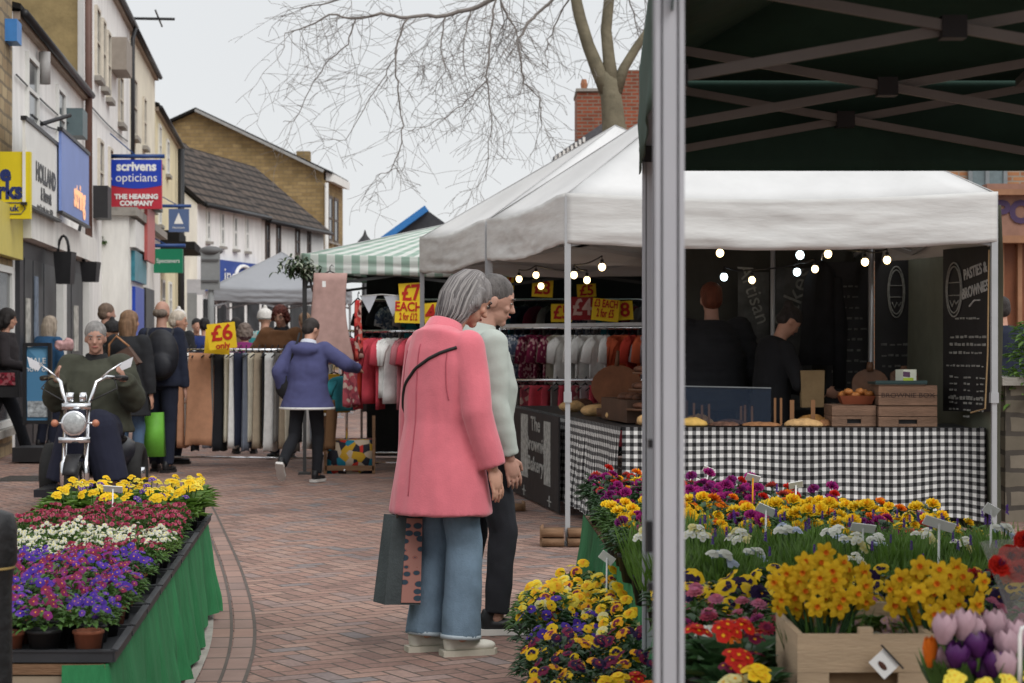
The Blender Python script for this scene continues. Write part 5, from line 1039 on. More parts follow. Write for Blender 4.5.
def person(label, loc, face, H=1.7, lean=3, head_yaw=0, head_pitch=0, feet=None, toes=(8, 8), hands=None, elbow=None, hipz=None, shoulders=.175, build=1.0, vox=.013,
           sk=None, hair=None, top=None, legs=None, shoe=None, sole=None, face_detail=True, group=None, hunch=0.0, knee_hint=(0, 1, 0)):
    k = H / 1.7; sk = sk or skin; B = build
    root = thing('person', label, 'person', loc, math.radians(face), group)
    hz = (hipz if hipz else .93 * k); pel = V((0, 0, hz)); R = Matrix.Rotation(-math.radians(lean), 3, 'X')
    T = lambda x, y, z: pel + R @ (V((x, y, z)) * k)
    R2 = R @ Matrix.Rotation(-math.radians(hunch), 3, 'X'); neckb = T(0, -.005, .52); T2 = lambda x, y, z: neckb + R2 @ (V((x, y, z)) * k)
    feet = feet or ((.1, 0, .08), (-.1, 0, .08)); fR, fL = V(feet[0]) * 1, V(feet[1]) * 1
    if hunch > 12: shoulders *= .9
    hR, hL = T(.09, 0, -.02), T(-.09, 0, -.02); kR, kL = ik(hR, fR, .43 * k, .41 * k, knee_hint), ik(hL, fL, .43 * k, .41 * k, knee_hint)
    shz = .46 if hunch < 12 else .435
    sR, sL = T(shoulders, 0, shz), T(-shoulders, 0, shz)
    hands = hands or ((.25, .04, .80 * k), (-.25, .04, .80 * k)); wR, wL = V(hands[0]), V(hands[1])
    eh = elbow or ((.5, -1, -.2), (-.5, -1, -.2)); eR, eL = ik(sR, wR, .29 * k, .26 * k, eh[0]), ik(sL, wL, .29 * k, .26 * k, eh[1])
    def clampw(e, w_): return e + (w_ - e).normalized() * min((w_ - e).length, .27 * k)
    wR, wL = clampw(eR, wR), clampw(eL, wL)
    # body
    mb = MB(); mb.rings([rg(T(0, 0, -.1), .1 * k, .08 * k, R), rg(T(0, 0, -.02), .15 * k, .105 * k, R), rg(T(0, 0, .12), .13 * k * B, .095 * k * B, R), rg(T(0, .005, .3), .15 * k, .11 * k * B, R), rg(T(0, 0, .43), .15 * k, .09 * k, R), rg(T(0, -.005, .5), .07 * k, .06 * k, R), rg(T(0, 0, .53), .05 * k, .05 * k, R)])
    for h_, kn, f in ((hR, kR, fR), (hL, kL, fL)):
        mb.caps(h_, kn, .078 * k, .052 * k); mb.caps(kn, f, .052 * k, .036 * k); 
    for i, (s_, e_, w_) in enumerate(((sR, eR, wR), (sL, eL, wL))):
        mb.caps(s_, e_, .05 * k, .038 * k); mb.caps(e_, w_, .038 * k, .026 * k); sg = 1 if i == 0 else -1
        d = (w_ - e_).normalized(); hand(mb, w_, d, (-.15 * sg, 1, .15), (sg, 0, 0), k)
    Rh = R2 @ Matrix.Rotation(math.radians(head_yaw), 3, 'Z') @ Matrix.Rotation(-math.radians(head_pitch), 3, 'X'); hc = T2(0, .02, .15) + V((0, .03 * k * (hunch / 20) + (.045 if hunch > 12 else 0), 0))
    Hh = lambda x, y, z: hc + Rh @ (V((x, y, z)) * k)
    mb.tube([neckb - V((0, 0, .03)), hc - Rh @ V((0, .01, .03)) * k], [.055 * k, .05 * k], 14)
    mb.ell(Hh(0, 0, .02), (.073 * k, .092 * k, .098 * k), Rh, 18); mb.ell(Hh(0, .028, -.05), (.052 * k, .062 * k, .058 * k), Rh, 14); mb.ell(Hh(0, .07, -.085), (.022 * k, .02 * k, .02 * k), Rh)
    mb.ell(Hh(0, .096, -.018), (.013 * k, .022 * k, .013 * k), Rh, 10); mb.tube([Hh(0, .082, .022), Hh(0, .1, -.012)], [.008 * k, .012 * k], 8); mb.ell(Hh(0, .075, .035), (.05 * k, .015 * k, .012 * k), Rh, 10); mb.ell(Hh(0, .082, -.05), (.024 * k, .013 * k, .012 * k), Rh, 8)
    for s_ in (-1, 1): mb.ell(Hh(s_ * .074, -.005, -.01), (.01 * k, .02 * k, .032 * k), Rh, 8); mb.ell(Hh(s_ * .035, .068, -.02), (.02 * k, .018 * k, .018 * k), Rh, 8)
    mb.build('body', sk, root, vox=.0048 if vox < .011 else max(vox, .012), sm=1 if vox < .011 else 2)
    if face_detail:
        for s_ in (-1, 1):
            m_ = MB(); m_.ell(Hh(s_ * .031, .081, .012), (.011 * k, .006 * k, .005 * k), Rh, 8); ey = m_.build('eye', eyew, root); m_ = MB(); m_.ell(Hh(s_ * .031, .0875, .012), (.0048 * k, .0035 * k, .0046 * k), Rh, 8); m_.build('iris', eyed, ey)
            if hair: m_ = MB(); m_.tube([Hh(s_ * .015, .092, .032), Hh(s_ * .03, .093, .038), Hh(s_ * .048, .08, .034)], .004 * k, 5); m_.build('eyebrow', hair[1], root)
        m_ = MB(); m_.tube([Hh(-.024, .088, -.05), Hh(0, .097, -.048), Hh(.024, .088, -.05)], [.003 * k, .006 * k, .003 * k], 6); m_.build('mouth', lip, root)
    # hair
    if hair:
        st, hm = hair; m_ = MB()
        if st == 'short': m_.ell(Hh(0, -.012, .045), (.082 * k, .095 * k, .088 * k), Rh, 18); m_.ell(Hh(0, -.04, .0), (.078 * k, .068 * k, .075 * k), Rh, 14)
        elif st == 'fringe': m_.ell(Hh(0, -.05, -.005), (.08 * k, .055 * k, .05 * k), Rh, 16)
        elif st in ('bob', 'long', 'curly'):
            m_.ell(Hh(0, -.012, .04), (.09 * k, .1 * k, .092 * k), Rh, 20); m_.ell(Hh(0, -.045, -.02), (.092 * k, .075 * k, .1 * k), Rh, 18)
            ln = {'bob': .135, 'long': .28, 'curly': .08}[st]
            for s_ in (-1, 1): m_.tube([Hh(s_ * .07, 0, .04), Hh(s_ * .082, .01, -.04), Hh(s_ * .07, -.005, -ln + .03)], [(.03 * k, .04 * k), (.028 * k, .045 * k), (.012 * k, .025 * k)], 10)
            m_.rings([rg(Hh(0, -.05, .0), .09 * k, .07 * k, Rh), rg(Hh(0, -.055, -.08), .092 * k, .06 * k, Rh), rg(Hh(0, -.055, -ln), .07 * k, .03 * k, Rh)])
        elif st == 'bun': m_.ell(Hh(0, -.012, .042), (.08 * k, .096 * k, .086 * k), Rh, 18); m_.ell(Hh(0, -.045, 0), (.075 * k, .06 * k, .07 * k), Rh, 14); m_.ell(Hh(0, -.09, .09), (.042 * k, .04 * k, .042 * k), Rh, 12)
        elif st == 'hat': m_.ell(Hh(0, -.008, .055), (.098 * k, .11 * k, .085 * k), Rh, 20); m_.rings([rg(Hh(0, -.008, .0), .1 * k, .112 * k, Rh), rg(Hh(0, -.008, .045), .1 * k, .112 * k, Rh)]); m_.ell(Hh(0, -.01, .15), (.03 * k, .03 * k, .03 * k), Rh, 10)
        m_.build('hat' if st == 'hat' else 'hair', hm, root, vox=.009 if vox < .02 else .014, sm=1, wrinkle=((.0035 if st != 'curly' else .012) * k, (50, 50, 14) if st != 'curly' else (35, 35, 35)))
    # clothes
    if legs:
        m_ = MB(); rt, rk, rh, hemz = legs.get('r', (.1, .07, .06, .07)); m_.rings([rg(T(0, 0, -.1), .12 * k, .1 * k, R), rg(T(0, 0, 0), .165 * k * B, .122 * k * B, R), rg(T(0, 0, .1), .15 * k * B, .112 * k * B, R)])
        for h_, kn, f in ((hR, kR, fR), (hL, kL, fL)):
            d = (f - kn).normalized(); e_ = f - d * (hemz - .08 if f.z < .2 else 0); m_.caps(h_, kn, rt * k, rk * k)
            m_.ell(kn, (rk * k,) * 3); m_.tube([kn, kn.lerp(e_, .5), e_], [rk * k, (rk + rh) / 2 * k, (rh * k, rh * k * 1.05)], 16)
        m_.build('trousers', legs['m'], root, vox=vox, sm=2, wrinkle=(.006, (9, 9, 7)))
        if legs.get('cuff'):
            for f, kn in ((fR, kR), (fL, kL)): m_ = MB(); d = (f - kn).normalized(); e_ = f - d * (hemz - .08); m_.tube([e_ - d * .012, e_ + d * .006], rh * k * 1.02, 16); m_.build('trouser_hem', legs['cuff'], root)
    if top:
        m_ = MB(); hem = top.get('hem', .85) * k; fl = top.get('flare', 0.0); g_ = top.get('g', .025); z0 = hem - hz; rr = []
        if z0 < -.02:
            for q in (0, .35, .7): zz = z0 * (1 - q); rr.append(rg(pel + V((0, 0, zz)) + R @ V((0, 0, 0)), (.165 * B + g_ + fl * (1 - q)) * k, (.12 * B + g_ + fl * .8 * (1 - q)) * k, Matrix.Identity(3)))
        else: rr.append(rg(T(0, 0, z0 / k), (.16 * B + g_) * k, (.12 * B + g_) * k, R))
        for zz, rx, ry, yy in ((.1, .145 * B, .112 * B, 0), (.25, .155 * B, .12 * B, 0), (.36, .168, .122, -.006), (.42, .15, .11, -.014), (.465, .105, .095, -.016), (.52, .07, .068, -.005)):
            if zz * k > z0 + .03: rr.append(rg(T(0, yy, zz), (rx + g_) * k, (ry + g_) * k, R))
        if hunch: rr[-1] = rg(T2(0, .0, .0), .085 * k, .08 * k, R2); rr[-2] = rg(T(0, -.02, .475), (.13 + g_) * k, (.09 + g_) * k, R2)
        m_.rings(rr); sr = top.get('sleeve', (.068, .06, .05))
        for s_, e_, w_ in ((sR, eR, wR), (sL, eL, wL)):
            m_.ell(s_.lerp(T(0, 0, .42), .15), (sr[0] * k,) * 3, n=14); m_.caps(s_, e_, sr[0] * k, sr[1] * k, 16); m_.tube([e_, e_.lerp(w_, .55), w_.lerp(e_, .04)], [sr[1] * k, (sr[1] + sr[2]) / 2 * k, sr[2] * k], 16)
        if top.get('hood'): m_.ell(T(0, -.13, .44), (.15 * k, .08 * k, .075 * k), R, 16)
        co = m_.build(top.get('name', 'coat'), top['m'], root, vox=vox, sm=3, wrinkle=top.get('wr', (.009, (7, 7, 9))))
        if top.get('collar'): m_ = MB(); m_.rings([rg(T2(0, -.005, -.05), .11 * k, .1 * k, R2), rg(T2(0, -.008, .03), .078 * k, .072 * k, R2), rg(T2(0, -.008, .035), .066 * k, .066 * k, R2), rg(T2(0, -.004, .02), .058 * k, .058 * k, R2)], cap=False); m_.build('collar', top['collar'], co)
        if top.get('trim'): m_ = MB(); m_.rings([rg(pel + V((0, 0, z0 - .012)), (.165 * B + g_ + fl) * k * 1.0, (.12 * B + g_ + fl * .8) * k, Matrix.Identity(3)), rg(pel + V((0, 0, z0 + .01)), (.165 * B + g_ + fl) * k * 1.01, (.12 * B + g_ + fl * .8) * k * 1.01, Matrix.Identity(3))]); m_.build('hem_trim', top['trim'], co)
    if shoe:
        for i, (f, kn) in enumerate(((fR, kR), (fL, kL))):
            a = math.radians(toes[i]) * (-1 if i == 0 else 1); d = V((-math.sin(a), math.cos(a), 0)); pt = 0 if f.z < .16 else .8
            d = V((d.x, d.y * math.cos(pt), -math.sin(pt))) if pt else d; u = V((0, 0, 1)) if not pt else V((0, math.sin(pt), math.cos(pt)))
            Rm = Matrix((d.cross(u), d, u)).transposed(); S2 = lambda x, y, z: f + Rm @ (V((x, y, z)) * k)
            m_ = MB(); m_.rings([rg(S2(0, -.045, -.052), .035 * k, .03 * k, Rm, 14), rg(S2(0, -.04, .0), .036 * k, .042 * k, Rm, 14), rg(S2(0, -.02, .045), .036 * k, .045 * k, Rm, 14)]); m_.ell(S2(0, .02, -.03), (.04 * k, .09 * k, .032 * k), Rm, 14); m_.ell(S2(0, .1, -.036), (.044 * k, .065 * k, .026 * k), Rm, 14)
            so_ = m_.build('shoe', shoe, root, vox=.007 if vox < .011 else .01, sm=2); m_ = MB(); pl = [(x * .047, y) for x, y in ((-.8, -.09), (.8, -.09), (1, -.04), (.85, .02), (1, .1), (.75, .15), (0, .172), (-.75, .15), (-1, .1), (-.85, .02), (-1, -.04))]
            m_.slab([S2(x, y, -.078) for x, y in pl], Rm @ V((0, 0, .028 * k))); m_.build('sole', sole or blackp, so_, smooth=False)
    root['_j'] = 0; del root['_j']
    return root, dict(T=T, Hh=Hh, wR=wR, wL=wL, sR=sR, sL=sL, hc=hc, pel=pel)
W = lambda root, p: root.matrix_basis @ V(p)
def strap(root_loc, name, m, pts, wd=.012, th=.004, parent=None):
    mb = MB(); pts = [V(p) for p in pts]; out = []
    for i in range(len(pts) - 1):
        a, b, c, d = pts[max(i - 1, 0)], pts[i], pts[i + 1], pts[min(i + 2, len(pts) - 1)]
        out += [.5 * ((2 * b) + (c - a) * t + (2 * a - 5 * b + 4 * c - d) * t * t + (3 * b - a - 3 * c + d) * t ** 3) for t in [q / 6 for q in range(6)]]
    mb.tube(out + [pts[-1]], wd / 2, 8); return mb.build(name, m, parent)
# woman in the pink coat
greyh = M('hair_grey', (.2, .185, .18), .55, .5, 5, bump=.8, bs=30, stretch=(5, 5, .6))
pinkm = M('pink_wool', (.6, .145, .18), .97, .09, 7, bump=.12, bs=140, sheen=.3)
jean = M('pale_denim', (.15, .215, .285), .95, .22, 6, bump=.2, bs=160)
pw, pj = person('grey-haired woman in a long pink coat and pale wide jeans, seen from behind', (-.318, 8.88, 0), -46, 1.69, lean=4, head_yaw=-18, head_pitch=14, hunch=17, feet=((.1, .03, .075), (-.1, .0, .075)), toes=(25, -25),
    hands=((.262, .07, .83), (-.27, .06, .82)), vox=.009, build=1.08, hair=('bob', greyh), top=dict(m=pinkm, hem=.625, flare=.055, g=.032, sleeve=(.078, .07, .06), wr=(.0075, (9, 9, 3.2)), collar=pinkm, name='pink_coat'),
    legs=dict(m=jean, r=(.1, .08, .09, .085), cuff=M('frayed_hem', (.4, .46, .5), .95)), shoe=M('white_trainer', (.6, .57, .5), .6, .1), sole=M('cream_sole', (.5, .46, .38), .7))
T = pj['T']
coat_o = [c for c in pw.children if c.name.startswith('pink_coat')][0]; bvh = BVHTree.FromPolygons([v.co[:] for v in coat_o.data.vertices], [p.vertices[:] for p in coat_o.data.polygons])
def onto(pts, lift=.002, n=14):
    out = []
    for a, b in zip(pts, pts[1:]):
        for q in range(n):
            x, z = a[0] + (b[0] - a[0]) * q / n, a[1] + (b[1] - a[1]) * q / n; h = bvh.ray_cast(V((x, -1, z)), V((0, 1, 0)))
            if h[0] is not None: out.append(h[0] + V((0, -lift, 0)))
    return out
seam = M('pink_seam', (.4, .08, .11), .95); H_ = pj['pel'].z
for nm, pts in (('back_seam', [(0, H_ + .45), (0, H_ + .1), (.005, H_ - .24)]), ('arm_seam', [(.135, H_ + .42), (.138, H_ + .34), (.142, H_ + .26), (.15, H_ + .2)]), ('arm_seam', [(-.135, H_ + .42), (-.138, H_ + .34), (-.142, H_ + .26), (-.15, H_ + .2)])):
    mb = MB(); mb.tube(onto(pts), .0022, 5); mb.build(nm, seam, coat_o)
st = thing('shoulder_strap', 'thin black bag strap crossing the back of the pink coat', 'bag strap', pw.location, pw.rotation_euler.z)
mb = MB(); mb.tube(onto([(.165, H_ + .435), (.12, H_ + .415), (.06, H_ + .385), (-.02, H_ + .335), (-.1, H_ + .26), (-.17, H_ + .14), (-.2, H_ + .02)], .003), .0075, 8); mb.build('strap', M('black_strap', (.02, .018, .018), .6), st)
def strands(root, J, k, mats, n=240, ln=.15, seed=3):
    R_ = random.Random(seed); hh = J['Hh']
    for mi_, m in enumerate(mats):
        mb = MB()
        for i in range(n // len(mats)):
            t = R_.uniform(PI * .95, PI * 2.05); cx, sy = math.cos(t), math.sin(t); r_ = R_.uniform(1.0, 1.05); L_ = ln * R_.uniform(.8, 1.12); w_ = R_.uniform(-.012, .012)
            pts = [hh(cx * .02, sy * .03 - .01, .135 + R_.uniform(-.004, .004)), hh(cx * .062 * r_, sy * .075 * r_ - .014, .105), hh(cx * .091 * r_, sy * .112 * r_ - .012, .04), hh(cx * .096 * r_ + w_ * .5, sy * .118 * r_ - .01, -.04), hh(cx * .085 * r_ + w_, sy * .098 * r_ - .012 + abs(w_), -L_ * .75), hh(cx * .068 * r_ + w_ * 1.6, sy * .08 * r_ - .01, -L_)]
            mb.tube(pts, [.0012, .0022, .0026, .0026, .002, .0008], 4, cap=False)
        mb.build('hair_strands', m, root)
strands(pw, pj, 1, [M('strand_light', (.3, .28, .27), .6, .2), M('strand_dark', (.11, .1, .1), .6, .2), M('strand_mid', (.2, .185, .18), .6, .2)], 600)

# tote bag in her left hand
tb = thing('tote_bag', 'dark grey tote bag with a pink and navy patterned side held beside the pink coat', 'bag', P(397, 558, 8.85)); tb.rotation_euler = (0, math.radians(4), math.radians(28))
def slabshape(mb, x0, x1, x2, x3, z0, z1, y0, y1):
    mb.rings([[V((a, y0, z0)), V((b, y0, z0)), V((b, y1, z0)), V((a, y1, z0))] if q == 0 else [V((a, y0 * .8, z1)), V((b, y0 * .8, z1)), V((b, y1 * .8, z1)), V((a, y1 * .8, z1))] for q, (a, b) in enumerate(((x0, x1), (x2, x3)))])
mb = MB(); slabshape(mb, -.075, .1, -.055, .09, -.2, .19, -.06, .06); mb.build('bag_body', M('grey_felt', (.055, .065, .068), .95, .25, 6, bump=.2, bs=90), tb, smooth=False, wrinkle=None)
def hound(name):
    m, t, b = newmat(name, .9); co = t.nodes.new('ShaderNodeTexCoord'); w_ = t.nodes.new('ShaderNodeTexVoronoi'); w_.inputs['Scale'].default_value = 17; w_.inputs['Randomness'].default_value = .5
    mp = t.nodes.new('ShaderNodeMapping'); mp.inputs['Scale'].default_value = (1, 1, 1.6); t.links.new(co.outputs['Object'], mp.inputs[0]); t.links.new(mp.outputs[0], w_.inputs['Vector'])
    t.links.new(ramp(t, w_.outputs['Distance'], [(0, (.035, .06, .085)), (.36, (.3, .12, .1)), (.42, (.36, .17, .14))], True), b.inputs['Base Color']); return m
mb = MB(); slabshape(mb, .004, .098, .012, .088, -.19, .18, -.064, -.058); mb.build('patterned_panel', hound('pink_bird_print'), tb, smooth=False)
mb = MB(); 
for x in (-.035, .06): mb.tube([(x, -.045, .18), (x + .01, -.04, .23), (x + .03, -.02, .29)], .007, 6)
mb.build('handle', M('brown_leather', (.07, .045, .035), .6), tb)
# man behind her
navyj = cloth('black_jeans', (.018, .019, .024), .2)
pm, mj = person('man in a pale green-grey jumper and black jeans, in profile behind the pink coat', (-.15, 9.5, 0), -72, 1.68, lean=1, head_yaw=-12, head_pitch=8, hunch=10, feet=((.09, .05, .08), (-.06, -.1, .08)), toes=(12, 0), hands=((.2, .08, .84), (-.25, .02, .8)), vox=.01, build=1.12,
    sk=skin2, hair=('short', hairm('dark_grey', (.11, .1, .095))), top=dict(m=cloth('sage_jumper', (.4, .44, .4), .07), hem=.86, g=.035, sleeve=(.072, .062, .05), name='jumper', collar=cloth('sage_jumper', (.4, .44, .4))), legs=dict(m=navyj, r=(.098, .07, .06, .1)), shoe=M('black_shoe', (.015, .015, .017), .5, .2), sole=M('white_sole', (.6, .58, .55), .6))
# street people
dk = cloth('dark_padded', (.018, .019, .022), .2); nv = cloth('navy_jacket', (.014, .018, .035), .2); nvj = cloth('navy_jeans', (.012, .015, .03), .2); bks = M('black_shoe')
def at(px, d): return ((px - 512) / F * d, d, 0)
person('woman in a blue anorak with white trim, back turned, reaching towards the clothes', at(307, 19.3), -14, 1.58, lean=6, head_yaw=-25, head_pitch=12, hunch=10, feet=((.07, .08, .08), (-.13, -.34, .2)), hands=((.42, .28, 1.1), (-.24, .02, .85)), elbow=((1, -.6, -.6), (-.6, -1, 0)), build=1.15,
    hair=('short', hairm('dark_brown', (.03, .024, .022))), top=dict(m=cloth('blue_anorak', (.07, .075, .175), .12), hem=.78, flare=.06, g=.045, sleeve=(.085, .075, .06), hood=True, trim=whitep, collar=M('pale_lining', (.5, .52, .58), .9), name='anorak'), legs=dict(m=cloth('black_trousers', (.013, .014, .018)), r=(.09, .065, .055, .09)), shoe=bks, sole=M('white_sole'), face_detail=False)
t = thing('shoulder_bag', 'soft black bag hanging at the left hip of the woman in the blue anorak', 'bag', P(287, 385, 19.35)); mb = MB(); mb.ell((0, 0, 0), (.11, .08, .15), n=16); mb.build('bag_body', M('soft_black', (.014, .014, .016), .8, .2, 8), t, wrinkle=(.02, (12, 12, 12))); mb = MB(); mb.tube([(.02, -.05, .12), (.07, -.12, .3), (.11, -.1, .42), (.12, .02, .5)], .012, 6); mb.build('strap', M('soft_black'), t)
bp_, bj = person('bald man in dark navy with a black backpack, walking away', at(161, 20.9), -8, 1.77, lean=2, head_yaw=-8, feet=((.1, -.1, .08), (-.1, .12, .08)), build=1.1, sk=skin2, hair=('fringe', hairm('grey_stubble', (.2, .16, .13))), top=dict(m=nv, hem=.86, g=.035, name='jacket'), legs=dict(m=nvj, r=(.1, .075, .065, .08)), shoe=bks, face_detail=False)
T = bj['T']; t = thing('backpack', 'black backpack worn by the bald man in navy', 'backpack', bp_.location, bp_.rotation_euler.z)
mb = MB(); mb.ell(T(.07, -.22, .24), (.19, .12, .27), n=18); mb.ell(T(.09, -.32, .13), (.13, .06, .13), n=14); mb.build('pack_body', M('pack_nylon', (.012, .013, .018), .6, .2, 10), t, vox=.015); mb = MB(); [mb.tube([T(s_ * .12 + .02, -.16, .4), T(s_ * .13, -.02, .5), T(s_ * .13, .1, .4), T(s_ * .15, .08, .15)], .02, 6) for s_ in (-1, 1)]; mb.build('strap', M('pack_nylon'), t)
t = thing('green_shopping_bag', 'bright green shopping bag between the long dark coat and the bald man', 'shopping bag', P(155, 432, 20.6)); mb = MB(); slabshape(mb, -.12, .1, -.1, .08, -.25, .2, -.07, .07); mb.build('bag_body', M('lime_green', (.13, .38, .04), .6, .15, 8), t, wrinkle=(.02, (9, 9, 9))); mb = MB(); mb.tube([(-.05, 0, .18), (-.07, 0, .32), (-.05, 0, .38)], .01, 6); mb.build('handle', whitep, t)
person('woman with long light brown hair in a long black padded coat and jeans', at(128, 20.4), -20, 1.66, lean=2, head_yaw=-30, feet=((.08, .02, .08), (-.08, -.04, .08)), hair=('long', hairm('light_brown', (.22, .13, .075))), top=dict(m=dk, hem=.62, flare=.04, g=.05, sleeve=(.085, .08, .06), name='padded_coat'), legs=dict(m=cloth('blue_jeans', (.07, .12, .2)), r=(.085, .065, .06, .09)), shoe=M('white_trainer'), sole=whitep, face_detail=False)
t = thing('brown_handbag', 'brown chevron leather bag on the back of the long black padded coat', 'bag', P(124, 361, 20.15)); t.rotation_euler = (0, -.5, -.2); mb = MB(); slabshape(mb, -.15, .15, -.12, .12, -.1, .1, -.05, .05); mb.build('bag_body', M('brown_bag', (.1, .06, .045), .6, .2), t, smooth=False); mb = MB(); mb.tube([(-.12, -.02, .1), (-.05, -.02, .22), (.05, 0, .26), (.12, 0, .1)], .012, 6); mb.build('strap', M('tan_leather', (.35, .17, .08), .6), t)
person('person with a dark scarf and hat between the rider and the brown-haired woman', at(115, 21.3), 150, 1.56, hair=('hat', hairm('black', (.014, .013, .014))), top=dict(m=dk, hem=.7, g=.05), legs=dict(m=nvj), shoe=bks, sk=skin3)
person('man with thin brown hair in a black coat near the white shop wall', at(103, 24.5), -50, 1.8, head_yaw=-10, sk=skin2, hair=('short', hairm('brown_grey', (.16, .11, .08))), top=dict(m=cloth('black_coat', (.014, .014, .016)), hem=.75, g=.04, collar=dk), legs=dict(m=nvj), shoe=bks, face_detail=False)
person('blonde-grey haired woman in a teal blue coat by the shop window', at(46, 25.2), -35, 1.66, lean=5, hair=('long', hairm('ash_blonde', (.34, .28, .22))), top=dict(m=cloth('teal_blue', (.02, .07, .15)), hem=.8, g=.045, name='coat'), legs=dict(m=nvj), shoe=bks, face_detail=False)
t = thing('pink_bundle', 'crumpled pale pink bundle beside the teal blue coat', 'bundle', P(62, 343, 24.8)); mb = MB(); [mb.ell((rnd.uniform(-.1, .1), 0, rnd.uniform(-.05, .05)), (.07, .06, .06)) for _ in range(7)]; mb.build('cloth', M('pale_pink', (.5, .3, .3), .9, .3, 12), t, vox=.015, wrinkle=(.02, (20, 20, 20)))
person('dark-haired woman in a black coat walking right at the left photo edge', at(2, 22.9), -82, 1.72, lean=4, head_pitch=6, feet=((.08, .3, .08), (-.08, -.28, .1)), hands=((.2, .3, 1.05), (-.2, .28, 1.05)), sk=skin, hair=('bob', hairm('near_black', (.02, .016, .015))), top=dict(m=cloth('charcoal_coat', (.022, .018, .02)), hem=.78, g=.045), legs=dict(m=cloth('black_trousers', (.013, .014, .018))), shoe=M('tan_shoe', (.3, .15, .08), .6))
t = thing('tartan_bag', 'black bag with a dark red check panel carried by the woman at the left edge', 'bag', P(6, 385, 22.6)); mb = MB(); slabshape(mb, -.2, .17, -.17, .14, -.14, .16, -.06, .06); mb.build('bag_body', M('soft_black'), t, smooth=False, wrinkle=(.015, (9, 9, 9)))
mb = MB(); slabshape(mb, -.16, .12, -.14, .11, .0, .14, -.07, -.05); mb.build('check_panel', patt('red_check', [(.2, .015, .03), (.08, .01, .015), (.25, .08, .09)], 30), t, smooth=False)
person('white-haired person in a dark jacket facing right beside the backpack', at(174, 22.3), -70, 1.68, head_yaw=-15, hair=('short', hairm('white', (.55, .48, .4))), top=dict(m=nv, hem=.8, g=.04), legs=dict(m=nvj), shoe=bks)
person('person in a white bobble hat beyond the bald man', at(177, 27.5), -20, 1.76, hair=('hat', M('white_knit', (.6, .58, .55), .95, .15, 30)), top=dict(m=dk, hem=.75, g=.04), legs=dict(m=nvj), shoe=bks, face_detail=False)
for x, d, fc, hh, lb, cm, hm in ((196, 33, -160, 1.7, 'distant shopper in black beneath the traffic sign', dk, hairm('black', (.014, .013, .014))), (205, 30, 20, 1.68, 'distant shopper in royal blue near the traffic sign', cloth('royal_blue', (.02, .035, .14)), hairm('black', (.014, .013, .014))),
    (228, 31, 170, 1.66, 'distant dark-haired shopper under the left side of the grey tent', dk, hairm('near_black', (.02, .016, .015))), (236, 29.5, 10, 1.68, 'dark-haired shopper in brown in front of the grey tent pole', cloth('brown_jacket', (.1, .06, .04)), hairm('near_black', (.02, .016, .015))), (306, 27, 30, 1.72, 'shopper with brown hair half hidden by the pink trousers', cloth('brown_jacket', (.1, .06, .04)), hairm('light_brown', (.22, .13, .075)))):
    person(lb, at(x, d), fc, hh, hair=('short', hm), top=dict(m=cm, hem=.78, g=.04), legs=dict(m=nvj), shoe=bks, vox=.022, face_detail=False)
person('person with grey curly hair in a magenta coat behind the trouser rail', at(245, 24.2), 10, 1.57, lean=10, hair=('curly', hairm('grey_brown', (.17, .13, .11))), top=dict(m=cloth('magenta', (.19, .02, .12)), hem=.8, g=.06, sleeve=(.09, .08, .06)), legs=dict(m=nvj), shoe=bks, face_detail=False)
person('smiling woman with dark red hair in a brown coat leaning over the trouser rail', at(283, 23.2), 168, 1.76, lean=6, head_pitch=12, sk=skin2, hair=('curly', hairm('dark_red', (.09, .02, .014))), top=dict(m=cloth('brown_coat', (.14, .065, .03)), hem=.7, g=.06, sleeve=(.095, .085, .06), collar=cloth('black_jeans', (.018, .019, .024))), legs=dict(m=nvj), shoe=bks, hands=((.3, .3, 1.1), (-.3, .3, 1.1)))
person('person in a white knitted hat and teal patterned top beyond the rail', at(264, 26), -10, 1.75, hair=('hat', M('white_knit')), top=dict(m=patt('teal_print', [(.05, .3, .32), (.4, .45, .42), (.1, .35, .35)], 12), hem=.8, g=.05), legs=dict(m=nvj), shoe=bks, face_detail=False)
person('man in navy half hidden behind the right tent pole', at(1003, 19.5), 8, 1.78, hair=('short', hairm('dark_brown', (.03, .024, .022))), top=dict(m=nv, hem=.8, g=.045), legs=dict(m=nvj), shoe=bks, face_detail=False)
# vendors
person('vendor with short auburn hair in a black padded jacket, back turned inside the stall', at(712, 15.35), 5, 1.8, lean=2, shoulders=.21, build=1.35, hands=((.3, .2, 1.0), (-.3, .2, 1.0)), sk=skin2, hair=('short', hairm('auburn', (.13, .035, .015))), top=dict(m=dk, hem=.8, g=.05, sleeve=(.09, .08, .06), name='padded_jacket', wr=(.012, (3, 3, 28))), legs=dict(m=nvj), shoe=bks, face_detail=False)
person('vendor with hair in a bun looking down in profile inside the stall', at(770, 14.95), -75, 1.64, lean=8, head_pitch=24, hunch=12, hands=((.2, .36, 1.0), (-.15, .38, 1.0)), sk=skin, hair=('bun', hairm('dark_brown', (.03, .024, .022))), top=dict(m=cloth('black_coat', (.014, .014, .016)), hem=.8, g=.035, sleeve=(.07, .062, .05), name='black_top'), legs=dict(m=nvj), shoe=bks)
t = thing('paper_bag', 'brown paper bag being filled beside the vendor with the bun', 'paper bag', P(812, 388, 14.7)); mb = MB(); slabshape(mb, -.08, .08, -.09, .09, -.14, .13, -.05, .05); mb.build('bag_body', M('kraft_paper', (.3, .2, .1), .8, .15, 10), t, smooth=False, wrinkle=(.01, (14, 14, 14)))
